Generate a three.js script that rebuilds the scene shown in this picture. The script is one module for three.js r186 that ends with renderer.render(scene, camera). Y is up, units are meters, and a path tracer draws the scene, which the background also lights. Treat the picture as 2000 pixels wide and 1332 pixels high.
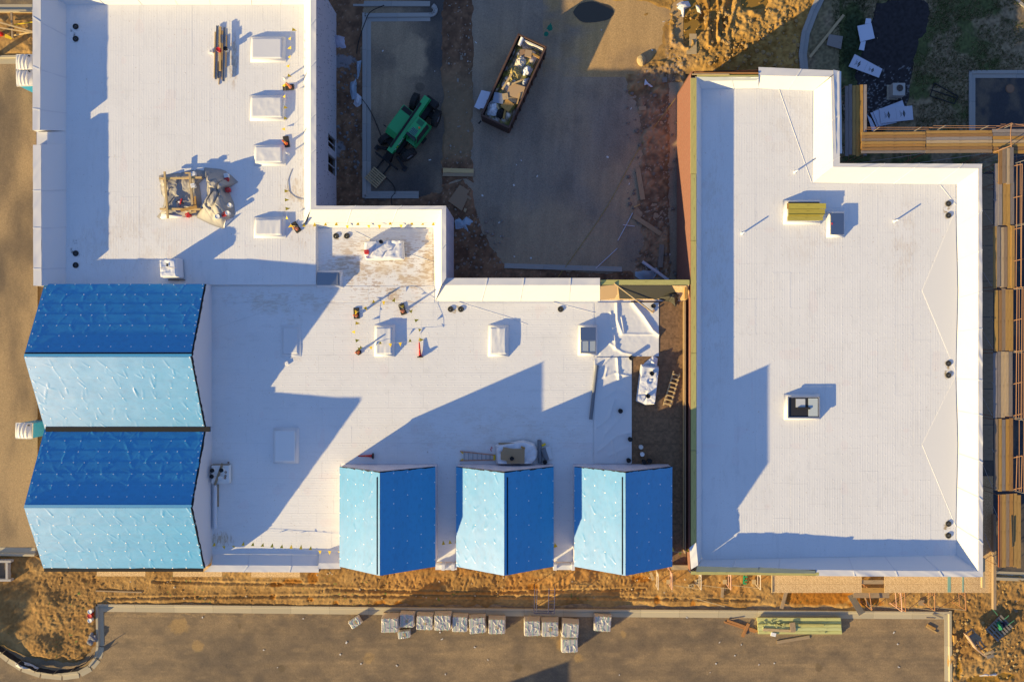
import * as THREE from 'three';
import { mergeGeometries } from 'three/addons/utils/BufferGeometryUtils.js';
import { RoundedBoxGeometry } from 'three/addons/geometries/RoundedBoxGeometry.js';

// ---------------------------------------------------------------- camera, sky, sun, exposure
const F = 1555, D = 59.5, CX = 1030, CY = 660;      // lens in pixels of a 2000 px wide picture, flying height, point straight below
const scene = new THREE.Scene();
const camera = new THREE.PerspectiveCamera(2 * Math.atan(666 / F) * 180 / Math.PI, 2000 / 1332, 0.5, 600);
camera.position.set(0, D, 0); camera.up.set(0, 0, -1); camera.lookAt(0, 0, 0);
camera.setViewOffset(2000, 1332, 1000 - CX, 666 - CY, 2000, 1332);
const renderer = new THREE.WebGLRenderer();
renderer.toneMapping = THREE.LinearToneMapping; renderer.toneMappingExposure = 2.3;
renderer.shadowMap.enabled = true;
const ELEV = 15.8 * Math.PI / 180, SUN = new THREE.Vector3(-0.836 * Math.cos(ELEV), Math.sin(ELEV), 0.549 * Math.cos(ELEV)).normalize();
{ // clear sky, deeper blue overhead, pale towards the low sun and the horizon
  const w = 256, h = 128, a = new Float32Array(w * h * 4);
  for (let j = 0; j < h; j++) for (let i = 0; i < w; i++) {
    const el = ((j + 0.5) / h - 0.5) * Math.PI, az = ((i + 0.5) / w - 0.5) * 2 * Math.PI;
    const d = new THREE.Vector3(Math.cos(el) * Math.cos(az), Math.sin(el), Math.cos(el) * Math.sin(az));
    const up = Math.max(0, d.y), hz = Math.pow(1 - up, 4), c = Math.max(0, d.dot(SUN)), g = Math.pow(c, 6) * 0.5;
    let r = 0.057 + 0.11 * hz + 0.25 * g, gg = 0.107 + 0.11 * hz + 0.22 * g, b = 0.235 + 0.08 * hz + 0.14 * g;
    if (d.y < 0) { r = 0.06; gg = 0.05; b = 0.04; }
    const k = (j * w + i) * 4; a[k] = r; a[k + 1] = gg; a[k + 2] = b; a[k + 3] = 1;
  }
  const t = new THREE.DataTexture(a, w, h, THREE.RGBAFormat, THREE.FloatType);
  t.mapping = THREE.EquirectangularReflectionMapping; t.magFilter = t.minFilter = THREE.LinearFilter; t.needsUpdate = true;
  scene.background = t; scene.environment = t;
}
const sun = new THREE.DirectionalLight(new THREE.Color().setRGB(1, 0.77, 0.36), 4.05);
sun.position.copy(SUN).multiplyScalar(120); sun.castShadow = true; sun.shadow.radius = 1;
Object.assign(sun.shadow.camera, { left: -60, right: 60, top: 60, bottom: -60, near: 1, far: 300 }); sun.shadow.mapSize.set(4096, 4096);
scene.add(sun); scene.add(sun.target);

// ---------------------------------------------------------------- helpers
const V = (x, y, z) => new THREE.Vector3(x, y, z);
const P = (px, py, h = 0) => V((px - CX) * (D - h) / F, h, (py - CY) * (D - h) / F);
const M = (px, h = 0) => px * (D - h) / F;            // a length in picture pixels at height h, in metres
function rng(s) { return () => { s |= 0; s = s + 0x6D2B79F5 | 0; let t = Math.imul(s ^ s >>> 15, 1 | s); t = t + Math.imul(t ^ t >>> 7, 61 | t) ^ t; return ((t ^ t >>> 14) >>> 0) / 4294967296; }; }
const hash = (x, y, s) => { let n = Math.imul(x, 374761393) ^ Math.imul(y, 668265263) ^ Math.imul(s, 1442695041); n = Math.imul(n ^ n >>> 13, 1274126177); return ((n ^ n >>> 16) >>> 0) / 4294967296; };
function noise(x, y, s = 0) {
  const xi = Math.floor(x), yi = Math.floor(y), a = x - xi, b = y - yi, u = a * a * (3 - 2 * a), v = b * b * (3 - 2 * b);
  const p = hash(xi, yi, s), q = hash(xi + 1, yi, s), r = hash(xi, yi + 1, s), t = hash(xi + 1, yi + 1, s);
  return p + (q - p) * u + (r - p + (p - q - r + t) * u) * v;
}
function fbm(x, y, o = 4, s = 0) { let v = 0, a = 0.5, n = 0; for (let i = 0; i < o; i++) { v += a * noise(x, y, s + i * 7); n += a; a *= 0.5; x *= 2.03; y *= 2.03; } return v / n; }
const sm = (a, b, x) => { const t = Math.min(1, Math.max(0, (x - a) / (b - a))); return t * t * (3 - 2 * t); };
const mix = (a, b, t) => a + (b - a) * t, mix3 = (a, b, t) => [mix(a[0], b[0], t), mix(a[1], b[1], t), mix(a[2], b[2], t)];
const enc = (c) => 255 * (c <= 0.0031308 ? 12.92 * c : 1.055 * Math.pow(c, 1 / 2.4) - 0.055);
function tex(w, h, fn, rep = true) {                   // colour map from a function of (u, v) giving linear rgb
  const a = new Uint8Array(w * h * 4);
  for (let j = 0; j < h; j++) for (let i = 0; i < w; i++) { const c = fn((i + 0.5) / w, (j + 0.5) / h), k = (j * w + i) * 4; for (let m = 0; m < 3; m++) a[k + m] = Math.max(0, Math.min(255, enc(Math.max(0, c[m])))); a[k + 3] = 255; }
  const t = new THREE.DataTexture(a, w, h, THREE.RGBAFormat); t.colorSpace = THREE.SRGBColorSpace; return fin(t, rep);
}
function gtex(w, h, fn, rep = true) {                  // height map
  const a = new Uint8Array(w * h * 4);
  for (let j = 0; j < h; j++) for (let i = 0; i < w; i++) { const c = Math.max(0, Math.min(255, 255 * fn((i + 0.5) / w, (j + 0.5) / h))), k = (j * w + i) * 4; a[k] = a[k + 1] = a[k + 2] = c; a[k + 3] = 255; }
  return fin(new THREE.DataTexture(a, w, h, THREE.RGBAFormat), rep);
}
function fin(t, rep) { t.wrapS = t.wrapT = rep ? THREE.RepeatWrapping : THREE.ClampToEdgeWrapping; t.magFilter = THREE.LinearFilter; t.minFilter = THREE.LinearMipmapLinearFilter; t.generateMipmaps = true; t.needsUpdate = true; return t; }
function mat(rgb, rough = 0.8, o = {}) { const m = new THREE.MeshPhysicalMaterial({ roughness: rough, side: THREE.DoubleSide, ...o }); m.color.setRGB(...rgb); return m; }

const used = {};
function numbered(n) { const k = used[n] = (used[n] ?? -1) + 1; return k ? `${n}_${String(k).padStart(3, '0')}` : n; }
function tag(o, label, category, group, kind) { o.userData.label = label; if (category) o.userData.category = category; if (group) o.userData.group = group; if (kind) o.userData.kind = kind; return o; }
function thing(name, label, category, pos = V(0, 0, 0), turn = 0, group) { const o = new THREE.Group(); o.name = numbered(name); o.position.copy(pos); o.rotation.y = turn; scene.add(o); o.updateMatrixWorld(true); return tag(o, label, category, group); }
function part(parent, name, geo, m) { const o = new THREE.Mesh(geo, m); o.name = name; o.castShadow = o.receiveShadow = true; parent.add(o); return o; }
function partW(parent, name, geo, m) { parent.updateMatrixWorld(true); geo.applyMatrix4(parent.matrixWorld.clone().invert()); return part(parent, name, geo, m); }   // geometry given in world metres
function solo(name, geo, m, label, category, group, pos, turn = 0) { const o = part(scene, numbered(name), geo, m); if (pos) o.position.copy(pos); o.rotation.y = turn; return tag(o, label, category, group); }
function struct(name, geo, m) { const o = part(scene, numbered(name), geo, m); o.userData.kind = 'structure'; return o; }
const merge = (gs) => { gs = gs.map(g => g.index ? g.toNonIndexed() : g); for (const g of gs) for (const k of Object.keys(g.attributes)) if (!['position', 'normal', 'uv'].includes(k)) g.deleteAttribute(k); return mergeGeometries(gs); };

function uvBox(g, s = 1) { // uv in metres from position, by the dominant normal axis
  const p = g.attributes.position, n = g.attributes.normal, uv = new Float32Array(p.count * 2);
  for (let i = 0; i < p.count; i++) { const ax = Math.abs(n.getX(i)), ay = Math.abs(n.getY(i)), az = Math.abs(n.getZ(i)); let u, v; if (ay >= ax && ay >= az) { u = p.getX(i); v = p.getZ(i); } else if (ax >= az) { u = p.getZ(i); v = p.getY(i); } else { u = p.getX(i); v = p.getY(i); } uv[2 * i] = u * s; uv[2 * i + 1] = v * s; }
  g.setAttribute('uv', new THREE.BufferAttribute(uv, 2)); return g;
}
const box = (w, h, d, x = 0, y = 0, z = 0) => uvBox(new THREE.BoxGeometry(w, h, d)).translate(x, y, z);          // centred
const slab = (w, h, d, x = 0, y = 0, z = 0) => box(w, h, d, x, y + h / 2, z);                                     // standing on y
const rbox = (w, h, d, r = 0.02) => uvBox(new RoundedBoxGeometry(w, h, d, 2, Math.min(r, w / 2.1, h / 2.1, d / 2.1))).translate(0, h / 2, 0);
const cyl = (r1, r2, h, n = 16) => new THREE.CylinderGeometry(r1, r2, h, n).translate(0, h / 2, 0);
function bar(a, b, w, h) { // a squared timber from a to b, w across, h deep; grain along its length
  const d = b.clone().sub(a), L = d.length(), g = uvBox(new THREE.BoxGeometry(L, h, w)); d.normalize();
  const z = V(0, 1, 0).cross(d).lengthSq() > 1e-6 ? d.clone().cross(V(0, 1, 0)).normalize() : V(0, 0, 1), y = z.clone().cross(d).normalize();
  return g.applyMatrix4(new THREE.Matrix4().makeBasis(d, y, z).setPosition(a.clone().add(b).multiplyScalar(0.5)));
}
function rod(a, b, r, n = 8) { const d = b.clone().sub(a), g = new THREE.CylinderGeometry(r, r, d.length(), n); return g.applyQuaternion(new THREE.Quaternion().setFromUnitVectors(V(0, 1, 0), d.clone().normalize())).translate(...a.clone().add(b).multiplyScalar(0.5).toArray()); }
const tube = (pts, r, n = 40) => new THREE.TubeGeometry(new THREE.CatmullRomCurve3(pts), n, r, 6);
function meshFrom(pos, idx, uv) { const g = new THREE.BufferGeometry(); g.setAttribute('position', new THREE.Float32BufferAttribute(pos, 3)); if (uv) g.setAttribute('uv', new THREE.Float32BufferAttribute(uv, 2)); g.setIndex(idx); g.computeVertexNormals(); return g; }
function patch(A, B, C, E, nu, nv, disp) { // bilinear patch A-B (u) / E-C (v), displaced along its normal by disp(u metres, v metres, u, v)
  const n = B.clone().sub(A).cross(E.clone().sub(A)).normalize(); if (n.y < 0) n.negate();
  const lu = B.distanceTo(A), lv = E.distanceTo(A), pos = [], uv = [], idx = [];
  for (let j = 0; j <= nv; j++) for (let i = 0; i <= nu; i++) {
    const u = i / nu, v = j / nv, p = A.clone().lerp(B, u).lerp(E.clone().lerp(C, u), v), h = disp ? disp(u * lu, v * lv, u, v) : 0;
    p.addScaledVector(n, h); pos.push(p.x, p.y, p.z); uv.push(u * lu, v * lv);
    if (i < nu && j < nv) { const k = j * (nu + 1) + i; idx.push(k, k + nu + 1, k + 1, k + 1, k + nu + 1, k + nu + 2); }
  }
  return meshFrom(pos, idx, uv);
}
function prism(pts, y0, y1) { // pts: [x, z] outline
  const s = new THREE.Shape(pts.map(p => new THREE.Vector2(p[0], -p[1])));
  return uvBox(new THREE.ExtrudeGeometry(s, { depth: y1 - y0, bevelEnabled: false }).rotateX(-Math.PI / 2).translate(0, y0, 0));
}
const pts2 = (a, h = 0) => a.map(([x, y]) => { const p = P(x, y, h); return [p.x, p.z]; });
function inside(x, z, poly) { let c = false; for (let i = 0, j = poly.length - 1; i < poly.length; j = i++) { const [a, b] = poly[i], [e, f] = poly[j]; if ((b > z) !== (f > z) && x < (e - a) * (z - b) / (f - b) + a) c = !c; } return c; }
function edgeDist(x, z, poly) { let m = 1e9; for (let i = 0, j = poly.length - 1; i < poly.length; j = i++) { const [a, b] = poly[j], [e, f] = poly[i], dx = e - a, dz = f - b, t = Math.max(0, Math.min(1, ((x - a) * dx + (z - b) * dz) / (dx * dx + dz * dz + 1e-9))); m = Math.min(m, Math.hypot(x - a - t * dx, z - b - t * dz)); } return m; }
function lump(outline, hf, nr = 14, nt = 72, c) { // a draped heap: outline [x, z] in metres, hf(r, angle, x, z) gives its height; star shaped about its centre
  c = c ?? [outline.reduce((s, p) => s + p[0], 0) / outline.length, outline.reduce((s, p) => s + p[1], 0) / outline.length];
  const R = (t) => { const dx = Math.cos(t), dz = Math.sin(t); let best = 0; for (let i = 0, j = outline.length - 1; i < outline.length; j = i++) { const ax = outline[j][0] - c[0], az = outline[j][1] - c[1], bx = outline[i][0] - c[0] - ax, bz = outline[i][1] - c[1] - az, den = dx * bz - dz * bx; if (Math.abs(den) < 1e-9) continue; const s = (ax * bz - az * bx) / den, q = (ax * dz - az * dx) / den; if (s > 0 && q >= -1e-6 && q <= 1 + 1e-6) best = Math.max(best, s); } return best; };
  const pos = [c[0], hf(0, 0, c[0], c[1]), c[1]], idx = [], uv = [c[0], c[1]];
  for (let i = 1; i <= nr; i++) for (let k = 0; k < nt; k++) { const t = k / nt * Math.PI * 2, r = i / nr, q = R(t) * r, x = c[0] + q * Math.cos(t), z = c[1] + q * Math.sin(t); pos.push(x, hf(r, t, x, z), z); uv.push(x, z); }
  for (let k = 0; k < nt; k++) { const k1 = (k + 1) % nt; idx.push(0, 1 + k1, 1 + k); for (let i = 0; i < nr - 1; i++) { const a = 1 + i * nt + k, b = 1 + i * nt + k1, e = a + nt, f = b + nt; idx.push(a, b, e, b, f, e); } }
  return meshFrom(pos, idx, uv);
}

// ---------------------------------------------------------------- shared textures and materials
const grainT = tex(256, 128, (u, v) => { const g = fbm(u * 6, v * 46, 3, 3), k = noise(u * 3, v * 10, 9), s = 0.62 + 0.62 * g - (k > 0.86 ? 0.3 * (k - 0.86) / 0.14 : 0); return [s, s * 0.99, s * 0.97]; });
grainT.repeat.set(0.5, 2.2);
const grainB = gtex(256, 128, (u, v) => fbm(u * 6, v * 46, 3, 3)); grainB.repeat.set(0.5, 2.2);
const osbT = tex(512, 512, (u, v) => {
  let c = [0.42, 0.27, 0.12], best = 0; const x = u * 46, y = v * 46;
  for (let l = 0; l < 3; l++) { const a = l * 1.1, X = x * Math.cos(a) + y * Math.sin(a), Y = (-x * Math.sin(a) + y * Math.cos(a)) * 2.3, h = hash(Math.floor(X), Math.floor(Y), 31 + l); if (h > best) { best = h; c = mix3([0.4, 0.24, 0.10], [0.78, 0.56, 0.30], hash(Math.floor(X), Math.floor(Y), 77 + l)); } }
  return c;
});
osbT.repeat.set(0.4, 0.4);
const feltT = tex(512, 512, (u, v) => { const s = 0.5 + 0.9 * fbm(u * 40, v * 40, 4, 61) + 0.35 * (noise(u * 220, v * 220, 62) - 0.5), l = Math.abs(((v * 6) % 1) - 0.5) > 0.485 ? 0.75 : 1; return [0.21 * s * l, 0.122 * s * l, 0.064 * s * l]; }); feltT.repeat.set(0.18, 0.18);
const speck = gtex(256, 256, (u, v) => 0.6 * fbm(u * 24, v * 24, 3, 5) + 0.4 * noise(u * 110, v * 110, 6));
const wood = (r, g, b) => mat([r, g, b], 0.8, { map: grainT, bumpMap: grainB, bumpScale: 0.003 });
const MT = {
  pine: wood(0.62, 0.44, 0.2), pineB: wood(0.55, 0.36, 0.14), treated: wood(0.5, 0.46, 0.16), treatedG: wood(0.58, 0.6, 0.27), weath: wood(0.24, 0.21, 0.18), weathB: wood(0.36, 0.26, 0.16), cedar: wood(0.42, 0.19, 0.06), ochre: wood(0.47, 0.26, 0.07), tan: wood(0.5, 0.37, 0.2),
  osb: mat([1, 1, 1], 0.8, { map: osbT }),
  membrane: mat([0.71, 0.7, 0.69], 0.55, { bumpMap: speck, bumpScale: 0.002 }),
  membraneEdge: mat([0.64, 0.63, 0.64], 0.6),
  greyTarp: mat([0.34, 0.315, 0.285], 0.6), greyBack: mat([0.17, 0.18, 0.2], 0.55),
  steel: mat([0.36, 0.37, 0.38], 0.42, { metalness: 0.6 }), lid: mat([0.3, 0.32, 0.35], 0.35, { metalness: 0.95 }), dark: mat([0.02, 0.02, 0.022], 0.6), black: mat([0.012, 0.012, 0.013], 0.75), rubber: mat([0.03, 0.028, 0.026], 0.85),
  red: mat([0.6, 0.02, 0.015], 0.4), white: mat([0.78, 0.77, 0.75], 0.5), yellow: mat([0.75, 0.5, 0.01], 0.6), orange: mat([0.75, 0.14, 0.03], 0.5), faded: mat([0.62, 0.22, 0.12], 0.6),
  rust: mat([0.36, 0.17, 0.08], 0.75, { metalness: 0.1 }), pinkPaint: mat([0.62, 0.36, 0.27], 0.6), galv: mat([0.45, 0.45, 0.46], 0.45, { metalness: 0.7 }), frameB: mat([0.3, 0.16, 0.085], 0.7),
  concrete: mat([0.42, 0.37, 0.28], 0.9, { bumpMap: speck, bumpScale: 0.004 }), stone: mat([0.3, 0.27, 0.24], 0.9, { bumpMap: speck, bumpScale: 0.02 }),
  felt: mat([1, 1, 1], 0.95, { map: feltT, bumpMap: speck, bumpScale: 0.006 }), card: mat([0.4, 0.27, 0.15], 0.85), cardD: mat([0.3, 0.19, 0.11], 0.85),
  foam: mat([0.55, 0.6, 0.72], 0.6), bluePlastic: mat([0.03, 0.28, 0.55], 0.35), cream: mat([0.66, 0.62, 0.56], 0.5), glass: mat([0.9, 0.95, 0.97], 0.05, { transmission: 1, thickness: 0 }),
};

// ================================================================ SETTING: ground, roads, kerbs
const R1 = 4.45, R0 = 4.1, RR = 4.2, TL = 5.75, TR = 5.15;   // roof and parapet heights
struct('ground', new THREE.PlaneGeometry(420, 420, 1, 1).rotateX(-Math.PI / 2).translate(0, -0.25, 0), mat([0.36, 0.22, 0.09], 0.95));
function sheet(name, x0, y0, x1, y1, y, tw, th, fn, rough = 0.92) { // a flat sheet over a rectangle of the plan with its own texture
  const A = P(x0, y0), C = P(x1, y1), g = patch(V(A.x, y, A.z), V(C.x, y, A.z), V(C.x, y, C.z), V(A.x, y, C.z), 1, 1), W = C.x - A.x, H = C.z - A.z, uv = g.attributes.uv;
  for (let i = 0; i < uv.count; i++) uv.setXY(i, uv.getX(i) / W, uv.getY(i) / H);
  const bt = speck.clone(); bt.repeat.set(W / 1.6, H / 1.6); bt.needsUpdate = true;
  return struct(name, g, mat([1, 1, 1], rough, { map: tex(tw, th, (u, v) => fn(x0 + u * (x1 - x0), y0 + v * (y1 - y0)), false), bumpMap: bt, bumpScale: 0.006 }));
}
const dent = (x, y, pts, w) => { let m = 1e9; for (let i = 1; i < pts.length; i++) { const [a, b] = pts[i - 1], [e, f] = pts[i], dx = e - a, dy = f - b, t = Math.max(0, Math.min(1, ((x - a) * dx + (y - b) * dy) / (dx * dx + dy * dy))); m = Math.min(m, Math.hypot(x - a - t * dx, y - b - t * dy)); } return m / w; };
const spot = (x, y, cx, cy, rx, ry = rx) => Math.hypot((x - cx) / rx, (y - cy) / ry);
const aggregate = (x, y, s) => 0.8 + 0.4 * noise(x * 0.9, y * 0.9, s) - (noise(x * 0.55, y * 0.55, s + 1) > 0.9 ? 0.12 : 0) + (noise(x * 0.7, y * 0.7, s + 2) > 0.93 ? 0.3 : 0);
const tracks = [[[[200, 1262], [700, 1240], [1200, 1256], [1840, 1242]], 7], [[[200, 1306], [700, 1284], [1200, 1300], [1840, 1286]], 7], [[[640, 1330], [760, 1262], [980, 1230]], 5], [[[690, 1340], [800, 1280], [1010, 1252]], 5], [[[1300, 1335], [1450, 1280], [1700, 1260]], 6]];
const southRoadSpots = [[467, 1222, 5], [1012, 1303, 10], [1600, 1304, 8], [550, 1305, 8], [992, 1213, 3]];
sheet('road', -150, 1170, 2150, 1420, 0, 2048, 256, (x, y) => {
  const d = sm(0.2, 0.85, fbm(x / 150, y / 80, 5, 11) * 0.6 + 0.4 * fbm(x / 22, y / 16, 4, 12) + 0.14 * sm(1250, 1700, x) + 0.08 * sm(330, 150, x) - 0.04);
  const f = sm(0.6, 0.8, fbm(x / 26, y / 9, 3, 14)) * 0.25; let c = mix3([0.135, 0.1, 0.068], [0.335, 0.23, 0.122], Math.min(1, d + f));
  for (const [cx, cy, r] of southRoadSpots) { const k = spot(x, y, cx, cy, r, r * 1.2) + 0.6 * fbm(x / 7, y / 7, 2, 15); if (k < 1.3) c = mix3(c, [0.12, 0.082, 0.04], 0.55 * sm(1.3, 0.9, k)); }
  for (const [cx, cy, r] of [[1095, 1258, 15], [1218, 1240, 9], [720, 1285, 14], [385, 1262, 14], [350, 1222, 22], [1130, 1285, 12]]) { const k = spot(x, y, cx, cy, r) + 0.7 * fbm(x / 9, y / 9, 2, 16); if (k < 1.3) c = mix3(c, [0.43, 0.27, 0.1], 0.6 * sm(1.3, 0.8, k)); }
  for (const [pl, w] of tracks) { const q = dent(x, y, pl, w); if (q < 1) c = mix3(c, [0.13, 0.1, 0.07], 0.35 * sm(1, 0.4, q) * fbm(x / 5, y / 5, 3, 19)); }
  c = mix3(c, [0.42, 0.28, 0.13], 0.5 * sm(0.45, 0.75, fbm(x / 9, y / 4, 4, 20)) * sm(1216, 1198, y));
  const a = aggregate(x, y, 21), tr = 1 - 0.1 * noise(x / 260, y / 3.2, 18); return c.map(q => q * a * tr);
});
sheet('road', -150, 105, 72, 1085, 0, 256, 1024, (x, y) => {
  const d = sm(0.2, 0.85, fbm(x / 50, y / 110, 5, 31) + 0.15 * sm(300, 700, y)); const c = mix3([0.13, 0.096, 0.064], [0.36, 0.25, 0.13], d), a = aggregate(x, y, 22); return c.map(q => q * a);
});
sheet('road', -150, -60, 72, 18, 0, 128, 64, (x, y) => { const c = mix3([0.16, 0.12, 0.08], [0.3, 0.21, 0.1], sm(0.4, 0.7, fbm(x / 30, y / 20, 3, 35))), a = aggregate(x, y, 23); return c.map(q => q * a); });
sheet('courtyard_paving', 700, -70, 1335, 565, 0, 1024, 1024, (x, y) => {
  let d = sm(0.25, 0.8, fbm(x / 110, y / 120, 5, 41));
  d = Math.max(d * (x < 870 ? 0.9 : 1), x > 870 ? sm(1.25, 0.75, spot(x, y, 1080, 470, 170, 110) + 0.5 * fbm(x / 40, y / 40, 3, 42)) * 0.8 : sm(1.2, 0.7, spot(x, y, 800, 110, 50, 70) + 0.5 * fbm(x / 20, y / 20, 3, 43)));
  let c = mix3(x < 870 ? [0.07, 0.062, 0.056] : [0.255, 0.205, 0.155], [0.38, 0.27, 0.165], d);
  if (y < 150 && x > 1060) c = mix3(c, [0.47, 0.29, 0.11], 0.85 * sm(0.25, 0.6, fbm(x / 40, y / 30, 3, 48) * 0.5 + 0.4 * sm(1090, 1230, x) + 0.15));
  c = mix3(c, [0.1, 0.085, 0.075], 0.28 * sm(0.5, 0.75, fbm(x / 48, y / 60, 5, 46))); const rut = fbm(x / 9 + y / 120, y / 90, 3, 44); c = c.map(q => q * (0.86 + 0.28 * rut));
  for (const [cx, cy, r] of [[1074, 53, 8], [1067, 66, 6]]) if (spot(x, y, cx, cy, r * 0.8, r) + 0.6 * fbm(x / 4, y / 4, 2, 45) < 1.15) c = [0.005, 0.16, 0.09];
  if (spot(x, y, 820, 170, 9) < 1) c = c.map(q => q * 0.72);
  const a = aggregate(x, y, 24); return c.map(q => q * a);
}, 0.88);
sheet('parking_lot', 1893, 140, 2150, 1140, 0, 256, 512, (x, y) => { const c = mix3([0.045, 0.045, 0.05], [0.16, 0.12, 0.08], sm(0.5, 0.75, fbm(x / 30, y / 40, 4, 51)) * 0.7), a = aggregate(x, y, 25); return c.map(q => q * a); });

function dirt(name, polyPx, o) { // loose soil as a height field over a plan outline, sinking below the paving at a ragged edge
  const { h0 = 0.1, relief = 0.07, lump: lp = 0.06, res = 0.075, seed = 1, edge = 0.45, col, extra } = o, poly = pts2(polyPx);
  let x0 = 1e9, x1 = -1e9, z0 = 1e9, z1 = -1e9; for (const [x, z] of poly) { x0 = Math.min(x0, x); x1 = Math.max(x1, x); z0 = Math.min(z0, z); z1 = Math.max(z1, z); }
  x0 -= 0.3; z0 -= 0.3; x1 += 0.3; z1 += 0.3;
  const nx = Math.ceil((x1 - x0) / res), nz = Math.ceil((z1 - z0) / res), id = new Int32Array((nx + 1) * (nz + 1)).fill(-1), pos = [], colr = [], uv = [], idx = [];
  for (let j = 0; j <= nz; j++) for (let i = 0; i <= nx; i++) {
    const x = x0 + i * res, z = z0 + j * res, ins = inside(x, z, poly), d = edgeDist(x, z, poly); if (!ins && d > 0.25) continue;
    const sd = (ins ? d : -d) + (fbm(x * 1.3, z * 1.3, 3, seed + 5) - 0.5) * 0.5, e = sm(-0.1, edge, sd), px = CX + x * F / D, py = CY + z * F / D;
    const a = fbm(x * 0.55, z * 0.55, 3, seed), b = fbm(x * 2.6, z * 2.6, 3, seed + 1), c = noise(x * 7.5, z * 7.5, seed + 2);
    const c2 = noise(x * 14, z * 14, seed + 4) - 0.5; let h = -0.06 + e * (h0 + 0.06 + (a - 0.5) * 2 * relief + (b - 0.5) * 2 * lp * (0.35 + 1.3 * noise(x * 0.8, z * 0.8, seed + 8)) + (c - 0.5) * 0.7 * lp + c2 * 0.5 * lp);
    let k = col(px, py, a, b, c); if (extra) { const q = extra(px, py, h, k, e); h = q[0]; k = q[1]; }
    id[j * (nx + 1) + i] = pos.length / 3; pos.push(x, h, z); uv.push(x / 1.2, z / 1.2); colr.push(...k);
  }
  for (let j = 0; j < nz; j++) for (let i = 0; i < nx; i++) { const a = id[j * (nx + 1) + i], b = id[j * (nx + 1) + i + 1], c = id[(j + 1) * (nx + 1) + i], d = id[(j + 1) * (nx + 1) + i + 1]; if (a >= 0 && b >= 0 && c >= 0 && d >= 0) idx.push(a, c, b, b, c, d); }
  const g = meshFrom(pos, idx, uv); g.setAttribute('color', new THREE.Float32BufferAttribute(colr, 3));
  return struct(name, g, mat([1, 1, 1], 0.95, { vertexColors: true, bumpMap: speck, bumpScale: 0.02 }));
}
const sandy = (px, py, a, b, c) => mix3([0.25, 0.125, 0.03], [0.45, 0.27, 0.092], Math.min(1, 0.25 * c + sm(0.3, 0.72, a) * 0.55 + 0.25 * (b - 0.3))).map(q => q * (0.9 + 0.2 * c));
const wetSpots = [[537, 1141, 14, 5], [572, 1136, 22, 6], [610, 1130, 12, 14], [606, 1170, 7, 5], [655, 1178, 6, 5], [742, 1178, 12, 6], [778, 1178, 9, 5], [533, 1165, 6, 6], [1040, 1147, 12, 8], [1283, 1172, 8, 10], [1353, 1180, 6, 10], [1600, 1165, 75, 22], [1690, 1178, 40, 12], [1250, 1130, 20, 8]];
dirt('dirt_strip', [[-40, 1088], [60, 1088], [80, 1100], [1360, 1104], [1915, 1104], [1915, 1180], [1850, 1190], [195, 1184], [190, 1262], [150, 1302], [60, 1290], [0, 1268], [-40, 1255]], { seed: 101, lump: 0.05, relief: 0.05, res: 0.065, col: (px, py, a, b, c) => {
  let k = sandy(px, py, a, b, c); const rd = sm(0.45, 0.65, fbm(px / 60, py / 25, 3, 61)) * sm(640, 900, px) * sm(1172, 1150, py); k = mix3(k, [0.42, 0.19, 0.04], 0.55 * rd);
  for (const [cx, cy, rx, ry] of wetSpots) { const s = spot(px, py, cx, cy, rx, ry) + 0.5 * b; if (s < 1.3) k = mix3(k, [0.36, 0.14, 0.012], sm(1.3, 1, s)); }
  if (noise(px / 4, py / 4, 63) > 0.93 && fbm(px / 60, py / 60, 2, 64) > 0.52) k = [0.1, 0.16, 0.03]; return k;
}, extra: (px, py, h, k, e) => {
  const hill = 0.35 * sm(1.1, 0, spot(px, py, 85, 1265, 45, 30)) + 0.25 * sm(1, 0, spot(px, py, 90, 1180, 60, 40)); h += e * hill;
  for (const [cx, cy, rx, ry] of wetSpots) h -= 0.05 * e * sm(1.2, 0.6, spot(px, py, cx, cy, rx, ry));
  if (px > 690 && px < 1260 && py > 1118 && py < 1168) { const t = noise(px / 3.2, py / 5.5, 66); h += (t - 0.5) * 0.075 * e * sm(0.3, 0.6, fbm(px / 70, py / 20, 2, 67) + 0.15); }
  for (const q of [[[210, 1168], [640, 1163], [1100, 1166], [1480, 1172]], [[640, 1150], [900, 1157], [1260, 1150]], [[300, 1135], [640, 1142]]]) { const d = dent(px, py, q, 3); if (d < 3) h += e * (0.035 * Math.exp(-((d - 1.6) ** 2) * 3) - 0.05 * sm(1.1, 0.4, d) * (0.5 + noise(px / 2.2, py, 69))); }
  if (px > 70 && px < 190 && py > 1110) h += (noise(px / 3.6 + py / 9, py / 3, 68) - 0.5) * 0.07 * e; return [h, k];
} });
dirt('dirt_strip', [[1850, 1120], [2080, 1120], [2080, 1420], [1868, 1420], [1850, 1330]], { seed: 131, lump: 0.09, relief: 0.1, col: sandy, extra: (px, py, h, k, e) => {
  for (const [cx, cy, rx, ry] of [[1920, 1328, 30, 10], [1965, 1320, 16, 6], [1872, 1308, 5, 18]]) { const s = spot(px, py, cx, cy, rx, ry); h -= 0.1 * e * sm(1.3, 0.6, s); if (s < 1.1) k = [0.3, 0.15, 0.015]; } return [h, k]; } });
const ruts = [[[1388, -20], [1393, 40], [1394, 82]], [[1432, -20], [1420, 30], [1408, 66]], [[1330, -20], [1336, 40], [1342, 85]], [[1380, 20], [1362, 62]], [[1470, -10], [1478, 20]]];
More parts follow.
